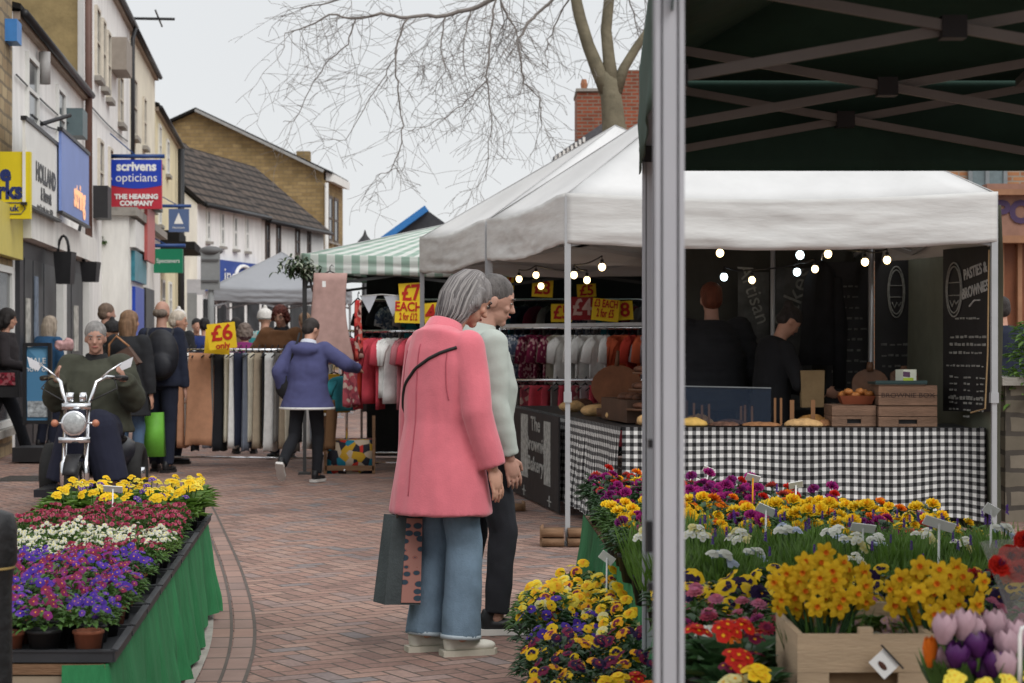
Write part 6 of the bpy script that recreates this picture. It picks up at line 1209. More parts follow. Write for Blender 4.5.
# rider on the trike
RX, RY = at(96, 16.6)[:2]
rp, rj = person('grey-haired man in an olive jacket riding the chrome mobility trike towards the camera', (RX, RY, 0), 184, 1.88, lean=-2, hipz=.66, head_yaw=4, head_pitch=4, hunch=8, feet=((.2, .5, .24), (-.2, .5, .24)), hands=((.27, .33, 1.07), (-.27, .33, 1.07)), elbow=((.35, -.3, -1), (-.35, -.3, -1)), build=1.35, shoulders=.19, sk=skin2, hair=('short', hairm('iron_grey', (.24, .23, .22))), vox=.012,
    top=dict(m=cloth('olive_jacket', (.045, .047, .033), .2), hem=.56, g=.06, sleeve=(.1, .095, .07), name='jacket', wr=(.014, (8, 8, 8)), collar=cloth('black_scarf', (.015, .015, .016))), legs=dict(m=cloth('navy_trousers', (.014, .016, .032)), r=(.13, .135, .125, .13)), shoe=bks)
tk = thing('mobility_trike', 'chrome-fronted three-wheeled mobility scooter with round headlamp and twin mirrors', 'mobility scooter', (RX + .02, RY - .9, 0))
tk.rotation_euler.z = math.radians(2)
def tp(name, m, fn, parent=None, smooth=True): mb = MB(); fn(mb); return mb.build(name, m, parent or tk, smooth=smooth)
rub = M('tyre_rubber', (.02, .02, .02), .85, .2, 20)
def wheel(x, y, r, wt, parent=None):
    wn = tp('wheel', rub, lambda mb: mb.rings([[V((x + (wt / 2) * cx_, y + (r - wt * .3 + wt * .32 * cr) * math.cos(a), r + (r - wt * .3 + wt * .32 * cr) * math.sin(a))) for cx_, cr in ((-.7, -1), (-1, -.2), (-.75, .7), (0, 1), (.75, .7), (1, -.2), (.7, -1), (0, -1.3))] for a in [2 * PI * q / 28 for q in range(29)]], cap=False))
    tp('rim', chrome, lambda mb: (mb.tube([(x, y + r * .68 * math.cos(a), r + r * .68 * math.sin(a)) for a in [2 * PI * q / 24 for q in range(25)]], .022, 6, cap=False), mb.tube([(x - wt * .5, y, r), (x + wt * .5, y, r)], .05, 12), [mb.tube([(x, y, r), (x, y + r * .68 * math.cos(a), r + r * .68 * math.sin(a))], .01, 5) for a in [2 * PI * q / 7 for q in range(7)]]), wn)
wheel(0, 0, .22, .11); wheel(-.4, 1.15, .26, .14); wheel(.3, 1.2, .26, .14)
for s_ in (-1, 1):
    tp('fork_leg', chrome, lambda mb: mb.tube([(s_ * .085, .0, .2), (s_ * .085, .0, .42), (s_ * .085, .02, .44), (s_ * .085, .1, .85)], [.03, .03, .02, .02], 10))
    tp('handlebar', chrome, lambda mb: mb.tube([(s_ * .03, .12, .87), (s_ * .09, .12, .88), (s_ * .12, .14, .97), (s_ * .14, .16, 1.05), (s_ * .2, .24, 1.09), (s_ * .3, .36, 1.08)], .016, 8))
    tp('grip', blackp, lambda mb: mb.tube([(s_ * .26, .32, 1.085), (s_ * .34, .42, 1.075)], .022, 8))
    mi_ = tp('mirror', M('mirror_glass', (.75, .77, .8), .1, 0, metal=.6), lambda mb: mb.slab([(s_ * .3, .24, 1.19), (s_ * .42, .24, 1.25), (s_ * .4, .24, 1.12 + .05), (s_ * .33, .24, 1.14)], (0, .02, 0)), smooth=False)
    tp('mirror_stem', chrome, lambda mb: mb.tube([(s_ * .17, .2, 1.08), (s_ * .24, .2, 1.14), (s_ * .33, .25, 1.2)], .008, 6), mi_)
    tp('indicator', M('amber_lens', (.42, .17, .1), .3, .05), lambda mb: mb.ell((s_ * .16, .02, .73), (.03, .03, .03))); tp('indicator_stalk', chrome, lambda mb: mb.tube([(s_ * .08, .04, .73), (s_ * .15, .04, .73)], .01, 6))
    tp('cable', blackp, lambda mb: mb.tube([(s_ * .26, .3, 1.07), (s_ * .3, .2, 1.0), (s_ * .1, .1, .9)], .006, 5))
tp('fork_yoke', chrome, lambda mb: mb.box((0, .0, .6), (.24, .07, .045))); tp('bar_clamp', chrome, lambda mb: (mb.box((0, .09, .86), (.22, .08, .05)), mb.tube([(-.05, .08, .9), (-.05, .08, .97)], .03, 8), mb.tube([(.05, .08, .9), (.05, .08, .97)], .03, 8)))
hl = tp('headlamp', chrome, lambda mb: mb.rings([[V((r_ * math.cos(a), y, .73 + r_ * math.sin(a))) for a in [2 * PI * q / 20 for q in range(20)]] for y, r_ in ((.12, .03), (.06, .08), (-.02, .1), (-.045, .1), (-.045, .085))]))
tp('lens', M('lamp_lens', (.36, .38, .38), .12, .3, 30, spec=.8), lambda mb: mb.ell((0, -.045, .73), (.084, .03, .084), n=16), hl)
tp('mudguard', black, lambda mb: mb.rings([[V((x, (.27) * math.cos(a), .22 + .27 * math.sin(a))) for x in (-.055, 0, .055)] + [V((x, (.255) * math.cos(a), .22 + .255 * math.sin(a))) for x in (.055, 0, -.055)] for a in [PI * .35 + PI * .5 * q / 8 for q in range(9)]]))
tp('footplate', M('dark_body_paint', (.015, .015, .02), .35, .1), lambda mb: mb.box((0, .62, .16), (.74, .75, .06)), smooth=False)
tp('body_shell', M('dark_body_paint'), lambda mb: mb.ell((0, 1.15, .42), (.34, .4, .2), n=20)); tp('seat', blackp, lambda mb: (mb.ell((0, .98, .56), (.26, .26, .07), n=16), mb.ell((0, 1.2, .85), (.26, .07, .26), n=16)))
# ------------------------------------------------------------ flower tables
gcl = M('green_table_cloth', (.022, .17, .06), .85, .28, 3, bump=.3, bs=25, stretch=(3, 3, .6))
potm, trayc = M('black_pot', (.014, .014, .015), .55, .2), M('terracotta_pot', (.25, .085, .045), .8, .15)
tray_m = M('black_tray', (.028, .03, .034), .5, .2)
lg = [M('foliage_green', (.055, .12, .022), .55, .35, 25, trans=.25, objvar=.2), M('foliage_dark', (.025, .065, .02), .5, .35, 25, trans=.2, objvar=.2), M('foliage_fresh', (.1, .19, .03), .55, .3, 25, trans=.3, objvar=.2)]
def pet(n, c, v=.12): return M('petal_' + n, c, .7, v, 40, objvar=.12, trans=.2, spec=.2)
PC = dict(purple=pet('purple', (.055, .018, .25)), violet=pet('violet', (.12, .045, .3)), maroon=pet('maroon', (.17, .012, .05)), plum=pet('plum', (.2, .02, .15)), crimson=pet('crimson', (.33, .03, .065)), rose=pet('rose', (.5, .12, .18)),
    white=pet('white', (.68, .68, .6), .05), cream=pet('cream', (.66, .6, .28), .06), yellow=pet('yellow', (.75, .5, .015), .08), lemon=pet('lemon', (.75, .62, .08), .06), gold=pet('gold', (.75, .36, .01), .08), orange=pet('orange', (.7, .16, .01)), red=pet('red', (.5, .018, .01)),
    dark=pet('dark', (.02, .008, .045)), pink=pet('pink', (.52, .16, .26)), palepink=pet('palepink', (.62, .4, .42), .06), magenta=pet('magenta', (.3, .015, .15)), ice=pet('ice', (.5, .56, .68), .05), coralr=pet('coral', (.55, .1, .08)))
def frame(n):
    n = V(n).normalized(); a = n.orthogonal().normalized(); return a, n.cross(a), n
def bloom(mb, c, n, r, kind, R_, A=0, B=1, C=2):
    c = V(c); a, b, n = frame(n); ro = R_.uniform(0, 6.28)
    def dirn(t): return a * math.cos(t) + b * math.sin(t)
    if kind == 'viola':
        for k in range(5):
            t = ro + k * 2 * PI / 5; d, e = dirn(t), dirn(t + PI / 2); w_ = r * .62; mi = B if k in (0,) else A
            mb.add([c + n * .002, c + d * r * .55 + e * w_ + n * r * .14, c + d * r + e * w_ * .5 + n * r * .05, c + d * r - e * w_ * .5 + n * r * .05, c + d * r * .55 - e * w_ + n * r * .14], [(0, 1, 2, 3, 4)], mi)
        mb.add([c + n * r * .22 + dirn(ro + q * PI / 2) * r * .2 for q in range(4)], [(0, 1, 2, 3)], C)
    elif kind == 'pansy':
        for k in range(5):
            t = ro + k * 2 * PI / 5; d, e = dirn(t), dirn(t + PI / 2); w_ = r * .66
            mb.add([c + n * .003, c + d * r * .55 + e * w_ + n * r * .15, c + d * r + e * w_ * .5, c + d * r - e * w_ * .5, c + d * r * .55 - e * w_ + n * r * .15], [(0, 1, 2, 3, 4)], A)
            if k < 3: mb.add([c + n * (.004 + r * .1), c + d * r * .5 + e * w_ * .5 + n * r * .22, c + d * r * .66 + n * r * .2, c + d * r * .5 - e * w_ * .5 + n * r * .22], [(0, 1, 2, 3)], B)
        mb.add([c + n * r * .3 + dirn(ro + q * PI / 2) * r * .14 for q in range(4)], [(0, 1, 2, 3)], C)
    elif kind == 'daisy':
        for L_, m in ((1.0, 12), (.72, 10), (.42, 7)):
            for k in range(m):
                t = ro + k * 2 * PI / m + L_; d, e = dirn(t), dirn(t + PI / 2); h = (1 - L_) * r * .7
                mb.add([c + n * h, c + d * r * L_ * .7 + e * r * .2 + n * (h + r * .12), c + d * r * L_ + n * (h + r * .1), c + d * r * L_ * .7 - e * r * .2 + n * (h + r * .12)], [(0, 1, 2, 3)], A if L_ > .5 else B)
    elif kind == 'ball':
        for lay in range(4):
            m = (8, 7, 6, 4)[lay]; ra = r * (1, .78, .55, .3)[lay]; hz_ = r * (.0, .2, .38, .5)[lay]
            for k in range(m):
                t = ro + lay + k * 2 * PI / m; d, e = dirn(t), dirn(t + PI / 2); w_ = ra * .55
                mb.add([c + n * hz_ * .3, c + d * ra * .8 + e * w_ + n * hz_, c + d * ra * .95 + n * (hz_ + r * .3), c + d * ra * .8 - e * w_ + n * hz_], [(0, 1, 2, 3)], A if lay < 3 else B)
    elif kind == 'cluster':
        for q in range(7):
            t = ro + q * 2.4; rr_ = r * .62 * math.sqrt(q / 7); cc = c + dirn(t) * rr_ + n * (r * .25 - rr_ * .4); bloom(mb, cc, n + dirn(t) * rr_ / r, r * .42, 'viola5', R_, A, B, C)
    elif kind == 'viola5':
        for k in range(5):
            t = ro + k * 2 * PI / 5; d, e = dirn(t), dirn(t + PI / 2); w_ = r * .55
            mb.add([c, c + d * r * .6 + e * w_, c + d * r * .9, c + d * r * .6 - e * w_], [(0, 1, 2, 3)], A)
        mb.add([c + n * r * .1 + dirn(ro + q * PI / 2) * r * .25 for q in range(4)], [(0, 1, 2, 3)], C)
    elif kind == 'spike':
        for q in range(22):
            h = q / 22; t = q * 2.4; cc = c + V((0, 0, 1)) * h * r * 3.2 + V((math.cos(t), math.sin(t), 0)) * r * .5 * (1 - h * .5); bloom(mb, cc, (math.cos(t), math.sin(t), .3), r * .34, 'viola5', R_, A, A, B)
    elif kind == 'daff':
        for k in range(6):
            t = ro + k * PI / 3; d, e = dirn(t), dirn(t + PI / 2); z_ = (0, .06)[k % 2] * r
            mb.add([c + n * z_, c + d * r * .45 + e * r * .38 + n * z_, c + d * r * .85 + e * r * .22 + n * (z_ + r * .1), c + d * r * 1.02 + n * (z_ - r * .03), c + d * r * .85 - e * r * .22 + n * (z_ + r * .02), c + d * r * .45 - e * r * .38 + n * z_, c + d * r * .55 + n * (z_ + r * .12)], [(0, 1, 6), (1, 2, 6), (2, 3, 6), (3, 4, 6), (4, 5, 6), (5, 0, 6)], A)
        m = 10; rr = [[c + n * r * (.05 + .38 * h) + dirn(2 * PI * k / m) * r * (.85 * q * (1 + .1 * (k % 2) * h)) for k in range(m)] for h, q in ((0, .16), (.5, .2), (1, .28))]
        mb.rings(rr, B, cap=False); mb.add([c + n * r * .15 + dirn(2 * PI * k / 8) * r * .17 for k in range(8)], [tuple(range(8))], C)
# (pot r, pot h, foliage radius, height, leaf n, leaf len, leaf w, leafmat, style, bloom kind, r, n, colours (A,B,C) list)
KINDS = {
 'purple viola': (.045, .075, .075, .075, 110, .035, .016, 0, 'mound', 'viola', .0125, 17, [('purple', 'violet', 'gold')] * 3 + [('violet', 'purple', 'gold')]),
 'maroon viola': (.045, .075, .075, .075, 110, .035, .016, 0, 'mound', 'viola', .012, 16, [('maroon', 'plum', 'gold'), ('plum', 'maroon', 'gold')]),
 'white bedding': (.045, .075, .075, .06, 110, .034, .014, 2, 'mound', 'daisy', .0105, 20, [('white', 'cream', 'gold')]),
 'crimson bedding': (.045, .075, .075, .07, 100, .034, .014, 0, 'mound', 'daisy', .0105, 19, [('crimson', 'maroon', 'gold'), ('rose', 'crimson', 'gold')]),
 'yellow primula': (.05, .085, .1, .11, 40, .12, .06, 2, 'rosette', 'cluster', .032, 4, [('yellow', 'yellow', 'gold'), ('lemon', 'lemon', 'gold')]),
 'lilac primula': (.05, .085, .1, .11, 40, .12, .06, 2, 'rosette', 'cluster', .03, 2, [('violet', 'violet', 'lemon'), ('yellow', 'lemon', 'gold')]),
 'red ranunculus': (.06, .1, .085, .11, 120, .05, .022, 1, 'mound', 'ball', .027, 4, [('red', 'red', 'dark'), ('coralr', 'red', 'dark'), ('orange', 'orange', 'dark')]),
 'orange ranunculus': (.06, .1, .085, .11, 120, .05, .022, 1, 'mound', 'ball', .026, 3, [('orange', 'gold', 'dark'), ('gold', 'orange', 'dark')]),
 'plum ranunculus': (.06, .1, .085, .11, 120, .05, .022, 1, 'mound', 'ball', .026, 4, [('magenta', 'plum', 'dark'), ('plum', 'maroon', 'dark')]),
 'yellow ranunculus': (.06, .1, .085, .11, 120, .05, .022, 0, 'mound', 'ball', .029, 4, [('yellow', 'gold', 'gold'), ('yellow', 'lemon', 'gold')]),
 'grassy bulb': (.055, .1, .07, .17, 90, .18, .008, 2, 'grass', 'spike', .009, 1, [('violet', 'violet', 'violet'), ('ice', 'ice', 'ice')]),
 'white hyacinth': (.055, .1, .07, .12, 90, .15, .012, 2, 'grass', 'cluster', .027, 6, [('white', 'white', 'white'), ('ice', 'ice', 'ice')]),
 'cream primula': (.055, .1, .07, .12, 60, .13, .012, 2, 'grass', 'cluster', .027, 6, [('white', 'cream', 'cream'), ('cream', 'cream', 'lemon')]),
 'gold pansy': (.055, .1, .09, .08, 90, .05, .026, 1, 'mound', 'pansy', .027, 6, [('yellow', 'dark', 'gold')] * 2 + [('dark', 'dark', 'gold'), ('lemon', 'maroon', 'gold')]),
 'yellow pansy': (.06, .1, .12, .13, 140, .05, .026, 0, 'mound', 'pansy', .023, 13, [('yellow', 'gold', 'orange'), ('lemon', 'yellow', 'gold'), ('gold', 'maroon', 'gold'), ('cream', 'lemon', 'gold')]),
 'blue viola clump': (.06, .1, .12, .12, 200, .045, .018, 1, 'mound', 'viola', .018, 12, [('purple', 'violet', 'gold'), ('purple', 'dark', 'gold'), ('yellow', 'gold', 'dark')]),
 'dark viola clump': (.06, .1, .12, .12, 200, .045, .018, 1, 'mound', 'pansy', .02, 10, [('maroon', 'dark', 'gold'), ('gold', 'maroon', 'gold'), ('dark', 'maroon', 'gold'), ('yellow', 'dark', 'gold')]),
 'pink bellis': (.05, .09, .08, .09, 90, .05, .022, 0, 'mound', 'daisy', .022, 5, [('pink', 'rose', 'gold'), ('rose', 'pink', 'gold')]),
 'crimson bellis': (.05, .09, .08, .09, 90, .05, .022, 1, 'mound', 'daisy', .022, 5, [('crimson', 'maroon', 'gold'), ('magenta', 'maroon', 'gold')]),
 'red primrose': (.06, .1, .11, .09, 36, .13, .066, 1, 'rosette', 'cluster', .042, 4, [('red', 'red', 'gold'), ('maroon', 'maroon', 'gold')]),
 'yellow primrose': (.06, .1, .11, .09, 36, .13, .066, 1, 'rosette', 'cluster', .042, 4, [('yellow', 'lemon', 'gold'), ('cream', 'cream', 'gold')]),
 'white primrose': (.06, .1, .11, .09, 36, .13, .066, 1, 'rosette', 'cluster', .042, 3, [('white', 'white', 'gold')]),
 'orange primrose': (.06, .1, .11, .09, 36, .13, .066, 1, 'rosette', 'cluster', .042, 2, [('orange', 'red', 'gold'), ('red', 'orange', 'gold')]),
}
plant_protos = {}
def make_plant(kind, var):
    pr, ph, fr, fh, ln_, ll, lw, lm, style, bk, br, bn_, cols = KINDS[kind]; R_ = random.Random(hash(kind) % 1000 if False else sum(map(ord, kind)) + var * 31)
    root = bpy.data.objects.new(kind.replace(' ', '_') + '_pot', None); COL.objects.link(root)
    mb = MB(); mb.lathe([(pr * .75, 0), (pr, ph * .88), (pr * 1.08, ph * .88), (pr * 1.08, ph), (pr * .9, ph), (pr * .88, ph * .9)], n=14, cap=True); mb.build('pot', trayc if (var == 2 and 'viola' in kind) else potm, root)
    mb = MB()
    for i in range(ln_):
        t = R_.uniform(0, 6.28)
        if style == 'mound':
            q = math.sqrt(R_.random()); z = ph + fh * (1 - q * q * .75) * R_.uniform(.35, 1.0); p = V((math.cos(t) * fr * q, math.sin(t) * fr * q, z)); mb.leaf(p, (math.cos(t), math.sin(t), R_.uniform(-.2, 1.0)), (0, 0, 1), ll * R_.uniform(.7, 1.2), lw * R_.uniform(.7, 1.2), 0, .25)
        elif style == 'rosette':
            q = R_.random(); p = V((math.cos(t) * .015, math.sin(t) * .015, ph * .9)); mb.leaf(p, (math.cos(t), math.sin(t), .25 + q * 1.3), (0, 0, 1), ll * R_.uniform(.8, 1.25), lw * R_.uniform(.8, 1.2), 0, .15 + .15 * q)
        else:
            q = R_.random() * fr; p = V((math.cos(t) * q, math.sin(t) * q, ph * .8)); t2 = R_.uniform(0, 6.28); mb.leaf(p, (math.cos(t2) * .4, math.sin(t2) * .4, 1), (math.cos(t2), math.sin(t2), .3), ll * R_.uniform(.6, 1.1), lw, 0, .12)
    mb.build('foliage', lg[lm], root, smooth=False)
    names = []; mb = MB(); stemsm = MB()
    for i in range(bn_):
        A, B, C_ = cols[i % len(cols)]
        for q in (A, B, C_):
            if q not in names: names.append(q)
        t, q = i * 2.4 + R_.uniform(-.4, .4), math.sqrt((i + .5) / bn_)
        if style == 'grass': q *= .5
        if style == 'rosette': q *= .55
        x, y = math.cos(t) * fr * q * .95, math.sin(t) * fr * q * .95; z = ph + fh * (1 - q * q * .6) + R_.uniform(0, .03) + (0 if bk != 'spike' else -.03)
        if style == 'rosette': z = ph + fh * R_.uniform(.75, 1.15)
        n_ = V((math.cos(t) * q * .8 + R_.uniform(-.35, .35), math.sin(t) * q * .8 - .45 + R_.uniform(-.35, .35), 1.0 if bk not in ('viola', 'pansy') else .75))
        bloom(mb, (x, y, z), n_, br * R_.uniform(.82, 1.15), bk, R_, names.index(A), names.index(B), names.index(C_))
        if bk in ('ball', 'daisy', 'cluster') : stemsm.tube([(x * .5, y * .5, ph * .9), (x, y, z)], .0022, 4, cap=False)
    bo = mb.build('blossoms', [PC[q] for q in names], root, smooth=False)
    if stemsm.v: stemsm.build('stems', lg[0], root)
    return root
def plant(kind, x, y, z, label, group, R_):
    v = R_.randrange(3); key = (kind, v)
    if key not in plant_protos: o = plant_protos[key] = make_plant(kind, v)
    else: o = copy_tree(plant_protos[key])
    o.location = (x, y, z); s_ = R_.uniform(.9, 1.12); o.scale = (s_, s_, s_ * R_.uniform(.92, 1.1)); o.rotation_euler = (0, 0, R_.uniform(-.6, .6))
    return tag(o, label, 'potted flower', group)
RP = random.Random(5)
# left table
Lr0, Lr1, Ll0, Ll1 = V((-1.16, 5.7, 0)), V((-1.56, 10.2, 0)), V((-1.86, 5.7, 0)), V((-2.22, 10.2, 0)); TZ = .47
ft = thing('flower_table', 'low flower table at the left draped with bright green cloth', 'table', (-1.7, 7.9, 0))
part(ft, 'table_top', wood, lambda mb: mb.slab([Ll0 + V((0, 0, TZ - .03)), Lr0 + V((0, 0, TZ - .03)), Lr1 + V((0, 0, TZ - .03)), Ll1 + V((0, 0, TZ - .03))], (0, 0, .028)))
drape(ft, 'green_cloth', [(Lr0.x - .12, Lr0.y - .01), (Lr0.x, Lr0.y), (Lr1.x, Lr1.y)], .03, TZ, gcl, .02, 11, 3, .05, hem=.05)
drape(ft, 'far_cloth', [(Lr1.x, Lr1.y), (Ll1.x, Ll1.y)], .05, TZ, gcl, .015, 11, 5, .03)
for x, y in ((-1.24, 5.8), (-1.8, 5.8), (-1.6, 10), (-2.15, 10)): part(ft, 'leg', palewood, lambda mb: mb.box((x, y, .22), (.05, .05, .44)))
part(ft, 'cross_board', M('weathered_board', (.3, .24, .17), .85, .2, 4), lambda mb: (mb.box((-1.5, 5.72, TZ - .065), (.66, .03, .06)), mb.box((-1.42, 5.8, .32), (.25, .3, .1))))
# trays and pots
def lt(u, v): return Ll0.lerp(Lr0, u).lerp(Ll1.lerp(Lr1, u), v)
nt_ = 9
for k in range(nt_):
    a, b = k / nt_ + .004, (k + 1) / nt_ - .004; t = thing('seed_tray', f'shallow black plastic tray, {ORD[k]} from the front on the left flower table', 'plant tray', lt(.5, (a + b) / 2) + V((0, 0, TZ)), group='black trays on the left table')
    def fn(mb):
        q = [lt(-.01, a), lt(1.03, a), lt(1.03, b), lt(-.01, b)]; mb.slab([p + V((0, 0, TZ + .002)) for p in q], (0, 0, .008))
        for i in range(4): mb.bar(q[i] + V((0, 0, TZ + .018)), q[(i + 1) % 4] + V((0, 0, TZ + .018)), .012, .03)
    part(t, 'tray_body', tray_m, fn); part(t, 'rim', tray_m, lambda mb: [mb.bar(lt(1.035, a) + V((0, 0, TZ + .036)), lt(1.035, b) + V((0, 0, TZ + .036)), .022, .006), mb.bar(lt(-.015, a) + V((0, 0, TZ + .036)), lt(1.035, a) + V((0, 0, TZ + .036)), .022, .006)])
NR = 34
for r_ in range(NR):
    v = (r_ + .5) / NR; y = 5.7 + 4.5 * v
    for c_ in range(6):
        u = (c_ + .5) / 6; rr = RP.random()
        if y < 6.35: k = 'purple viola' if rr < .62 else 'maroon viola'
        elif y < 7.35: k = 'maroon viola' if (c_ in (0, 1) or rr < .5) else 'purple viola'
        elif y < 8.15: k = 'white bedding' if not (y < 7.6 and c_ > 2) else 'crimson bedding'
        elif y < 9.15: k = 'crimson bedding'
        else: k = 'yellow primula' if rr < .72 else 'lilac primula'
        if y >= 9.15 and (r_ % 2 or c_ % 2) and rr < .35: continue
        p = lt(u, v); plant(k, p.x + RP.uniform(-.012, .012), p.y + RP.uniform(-.012, .012), TZ + .012, f'{k} pot, {ORD[c_]} from the left in row {ordn(r_)} on the left table', f'{k} pots on the left table', RP)
# right table
gt = thing('flower_table', 'long green-draped flower table running under the dark gazebo', 'table', (1.3, 7.2, 0)); RZ = .5
rt = [(.37, 10.15), (.9, 9.9), (1.55, 8.5), (2.3, 7.3), (2.6, 4.1), (.46, 4.1), (.45, 6.87)]
part(gt, 'table_top', wood, lambda mb: mb.slab([V((x, y, RZ - .03)) for x, y in rt], (0, 0, .028)))
drape(gt, 'green_cloth', [(.37, 10.15), (.45, 6.87), (.46, 4.1)], .04, RZ + .005, gcl, .03, 8, 9, .05, hem=.04); drape(gt, 'far_cloth', [(2.3, 7.3), (1.55, 8.5), (.9, 9.9), (.37, 10.15)], .05, RZ + .005, gcl, .02, 10, 11, .03)
for x, y in ((.5, 10), (1.4, 8.4), (.6, 7), (2.2, 7), (.6, 4.3), (2.4, 4.3)): part(gt, 'leg', palewood, lambda mb: mb.box((x, y, .235), (.05, .05, .46)))
tr_ = thing('plug_tray', 'grey edged pot tray along the left edge of the gazebo flower table', 'plant tray', (.5, 9, RZ)); part(tr_, 'tray_body', tray_m, lambda mb: mb.slab([V((.4, 10.1, RZ + .002)), V((.49, 6.9, RZ + .002)), V((.9, 6.9, RZ + .002)), V((.9, 10.1, RZ + .002))], (0, 0, .02)))
part(tr_, 'rim', M('grey_plastic', (.25, .25, .25), .6), lambda mb: mb.bar((.395, 10.1, RZ + .04), (.495, 6.9, RZ + .04), .02, .02))
def rightkind(x, y, rr, c_):
    if y > 9.6: return 'red ranunculus' if rr < .6 else 'orange ranunculus' if rr < .85 else 'yellow ranunculus'
    if y > 9.1: return 'red ranunculus' if (c_ > 3 or rr < .4) else 'plum ranunculus'
    if y > 8.4: return 'plum ranunculus' if (c_ < 5 or rr < .4) else 'red ranunculus'
    if y > 7.7: return 'yellow ranunculus' if rr < .8 else 'orange ranunculus'
    if y > 7.35: return 'yellow ranunculus' if (c_ % 3 or rr < .4) else 'plum ranunculus'
    if y > 6.85: return 'grassy bulb'
    if y > 6.55: return 'white hyacinth' if (c_ in (3, 4, 8, 9) or rr < .35) else 'cream primula'
    if y > 5.95: return 'grassy bulb' if (rr < .9) else 'white hyacinth'
    if y > 5.5: return 'gold pansy'
    if y > 5.2: return 'pink bellis'
    if y > 5.0: return 'crimson bellis' if rr < .6 else 'pink bellis' if rr < .8 else 'red primrose'
    if y > 4.6: return ('orange primrose', 'red primrose', 'white primrose', 'red ranunculus')[int(rr * 4)]
    return ('red primrose', 'yellow primrose', 'yellow primrose', 'white primrose', 'red primrose')[int(rr * 5)]
y, r_ = 4.22, 0
while y < 10.1:
    xl = .44 + .06 * (1 - (y - 4.1) / 6.0); c_ = 0; x = xl
    while x < (.9 + (9.9 - y) * .46 - .05 if y > 8.5 else 1.55 + (8.5 - y) * .62 - .05 if y > 7.3 else 2.45):
        if (x - .1) / y * F + 512 < 1045 and not (y < 4.78 and .59 < x < 1.3) and not (x > 1.0 and y < 4.3) and not (x > 1.72 and y > 6.6):
            k = rightkind(x, y, RP.random(), c_) if RP.random() > .16 else RP.choice(('red ranunculus', 'gold pansy', 'yellow ranunculus', 'crimson bellis', 'red primrose') if y < 6 else ('red ranunculus', 'orange ranunculus', 'plum ranunculus', 'grassy bulb') if y > 7.2 else ('grassy bulb', 'cream primula')); plant(k, x + RP.uniform(-.02, .02), y + RP.uniform(-.02, .02), RZ + .004, f'{k} pot, {ORD[c_]} from the left in row {ordn(r_)} on the gazebo table', f'{k} pots on the gazebo table', RP)
        x += .148; c_ += 1
    y += .165; r_ += 1
# lower bench beside the table
lb = thing('low_bench', 'low dark bench of pansies and primroses in front of the gazebo table', 'bench', (.3, 6.6, 0)); part(lb, 'bench_top', M('dark_bench', (.05, .05, .045), .8), lambda mb: mb.slab([V((.08, 8.3, .16)), V((.4, 8.3, .16)), V((.5, 4.3, .16)), V((.06, 4.3, .16))], (0, 0, .025)))
part(lb, 'side_board', M('dark_bench'), lambda mb: mb.slab([V((.09, 8.29, .02)), V((.07, 4.3, .02)), V((.07, 4.3, .155)), V((.09, 8.29, .155))], (.02, 0, 0)))
y, r_ = 4.5, 0
while y < 8.2:
    for c_ in range(3):
        x = .15 + .12 * c_ - (.02 if y > 7.2 else 0); rr = RP.random()
        k = 'yellow pansy' if y > 7.25 else 'blue viola clump' if y > 6.7 else 'dark viola clump' if y > 5.95 else ('red primrose', 'yellow primrose', 'orange primrose', 'white primrose', 'red primrose')[int(rr * 5)]
        if k == 'blue viola clump' and c_ == 2: k = 'yellow pansy'
        plant(k, x + RP.uniform(-.02, .02), y + RP.uniform(-.02, .02), .188, f'{k} pot, {ORD[c_]} from the left in row {ordn(r_)} on the bench', f'{k} pots on the low bench', RP)
    y += .19; r_ += 1
# plant labels on sticks
def tagstick(px, py, d, zb, label, wd=.05, tilt=0.3, col=None, h2=.035):
    a = P(px, py, d); t = thing('plant_label', label, 'plant label', (a.x, a.y, zb)); h = a.z - zb
    mb = MB(); mb.tube([(0, 0, 0), (.004, 0, h)], .0035, 6); mb.build('stick', col or whitep, t)
    mb = MB(); R_ = Matrix.Rotation(tilt, 3, 'Z') @ Matrix.Rotation(-.9, 3, 'X') @ Matrix.Rotation(tilt, 3, 'Y'); mb.box((.004, 0, h), (wd, h2, .003), rot=R_); o = mb.build('card', whitep, t, smooth=False)
    mb = MB(); [mb.box(V((.004, 0, h)) + R_ @ V((0, q, .0025)), (wd * .7, .003, .0012), rot=R_) for q in (-.008, 0, .008)]; mb.build('ink', M('grey_ink'), o, smooth=False)
tagstick(112, 489, 8.9, .55, 'white plant label on a stick among the crimson flowers of the left table', .085, .1)
tagstick(707, 470, 9.7, .55, 'white label stick among the red flowers just right of the near pole', .05, .6)
tagstick(752, 478, 8.6, .55, 'square white label on a yellow stick among the purple flowers', .06, .4, PC['gold']); tagstick(795, 485, 8.4, .55, 'white label right of the square one above the yellow flowers', .06, -.3)
tagstick(765, 510, 7.2, .55, 'tilted grey label on a white stick above the white hyacinths', .07, .7); tagstick(862, 528, 6.5, .55, 'white label on a pale stick over the grassy bulbs', .08, .2); tagstick(938, 524, 6.2, .55, 'large grey label on a thick stick left of the pale planter', .1, .5)
tagstick(990, 510, 6.6, .5, 'thin white stick with a tilted label at the right of the table', .05, .9); tagstick(606, 558, 7.6, .28, 'bent white label stick above the yellow pansies', .06, 1.2)
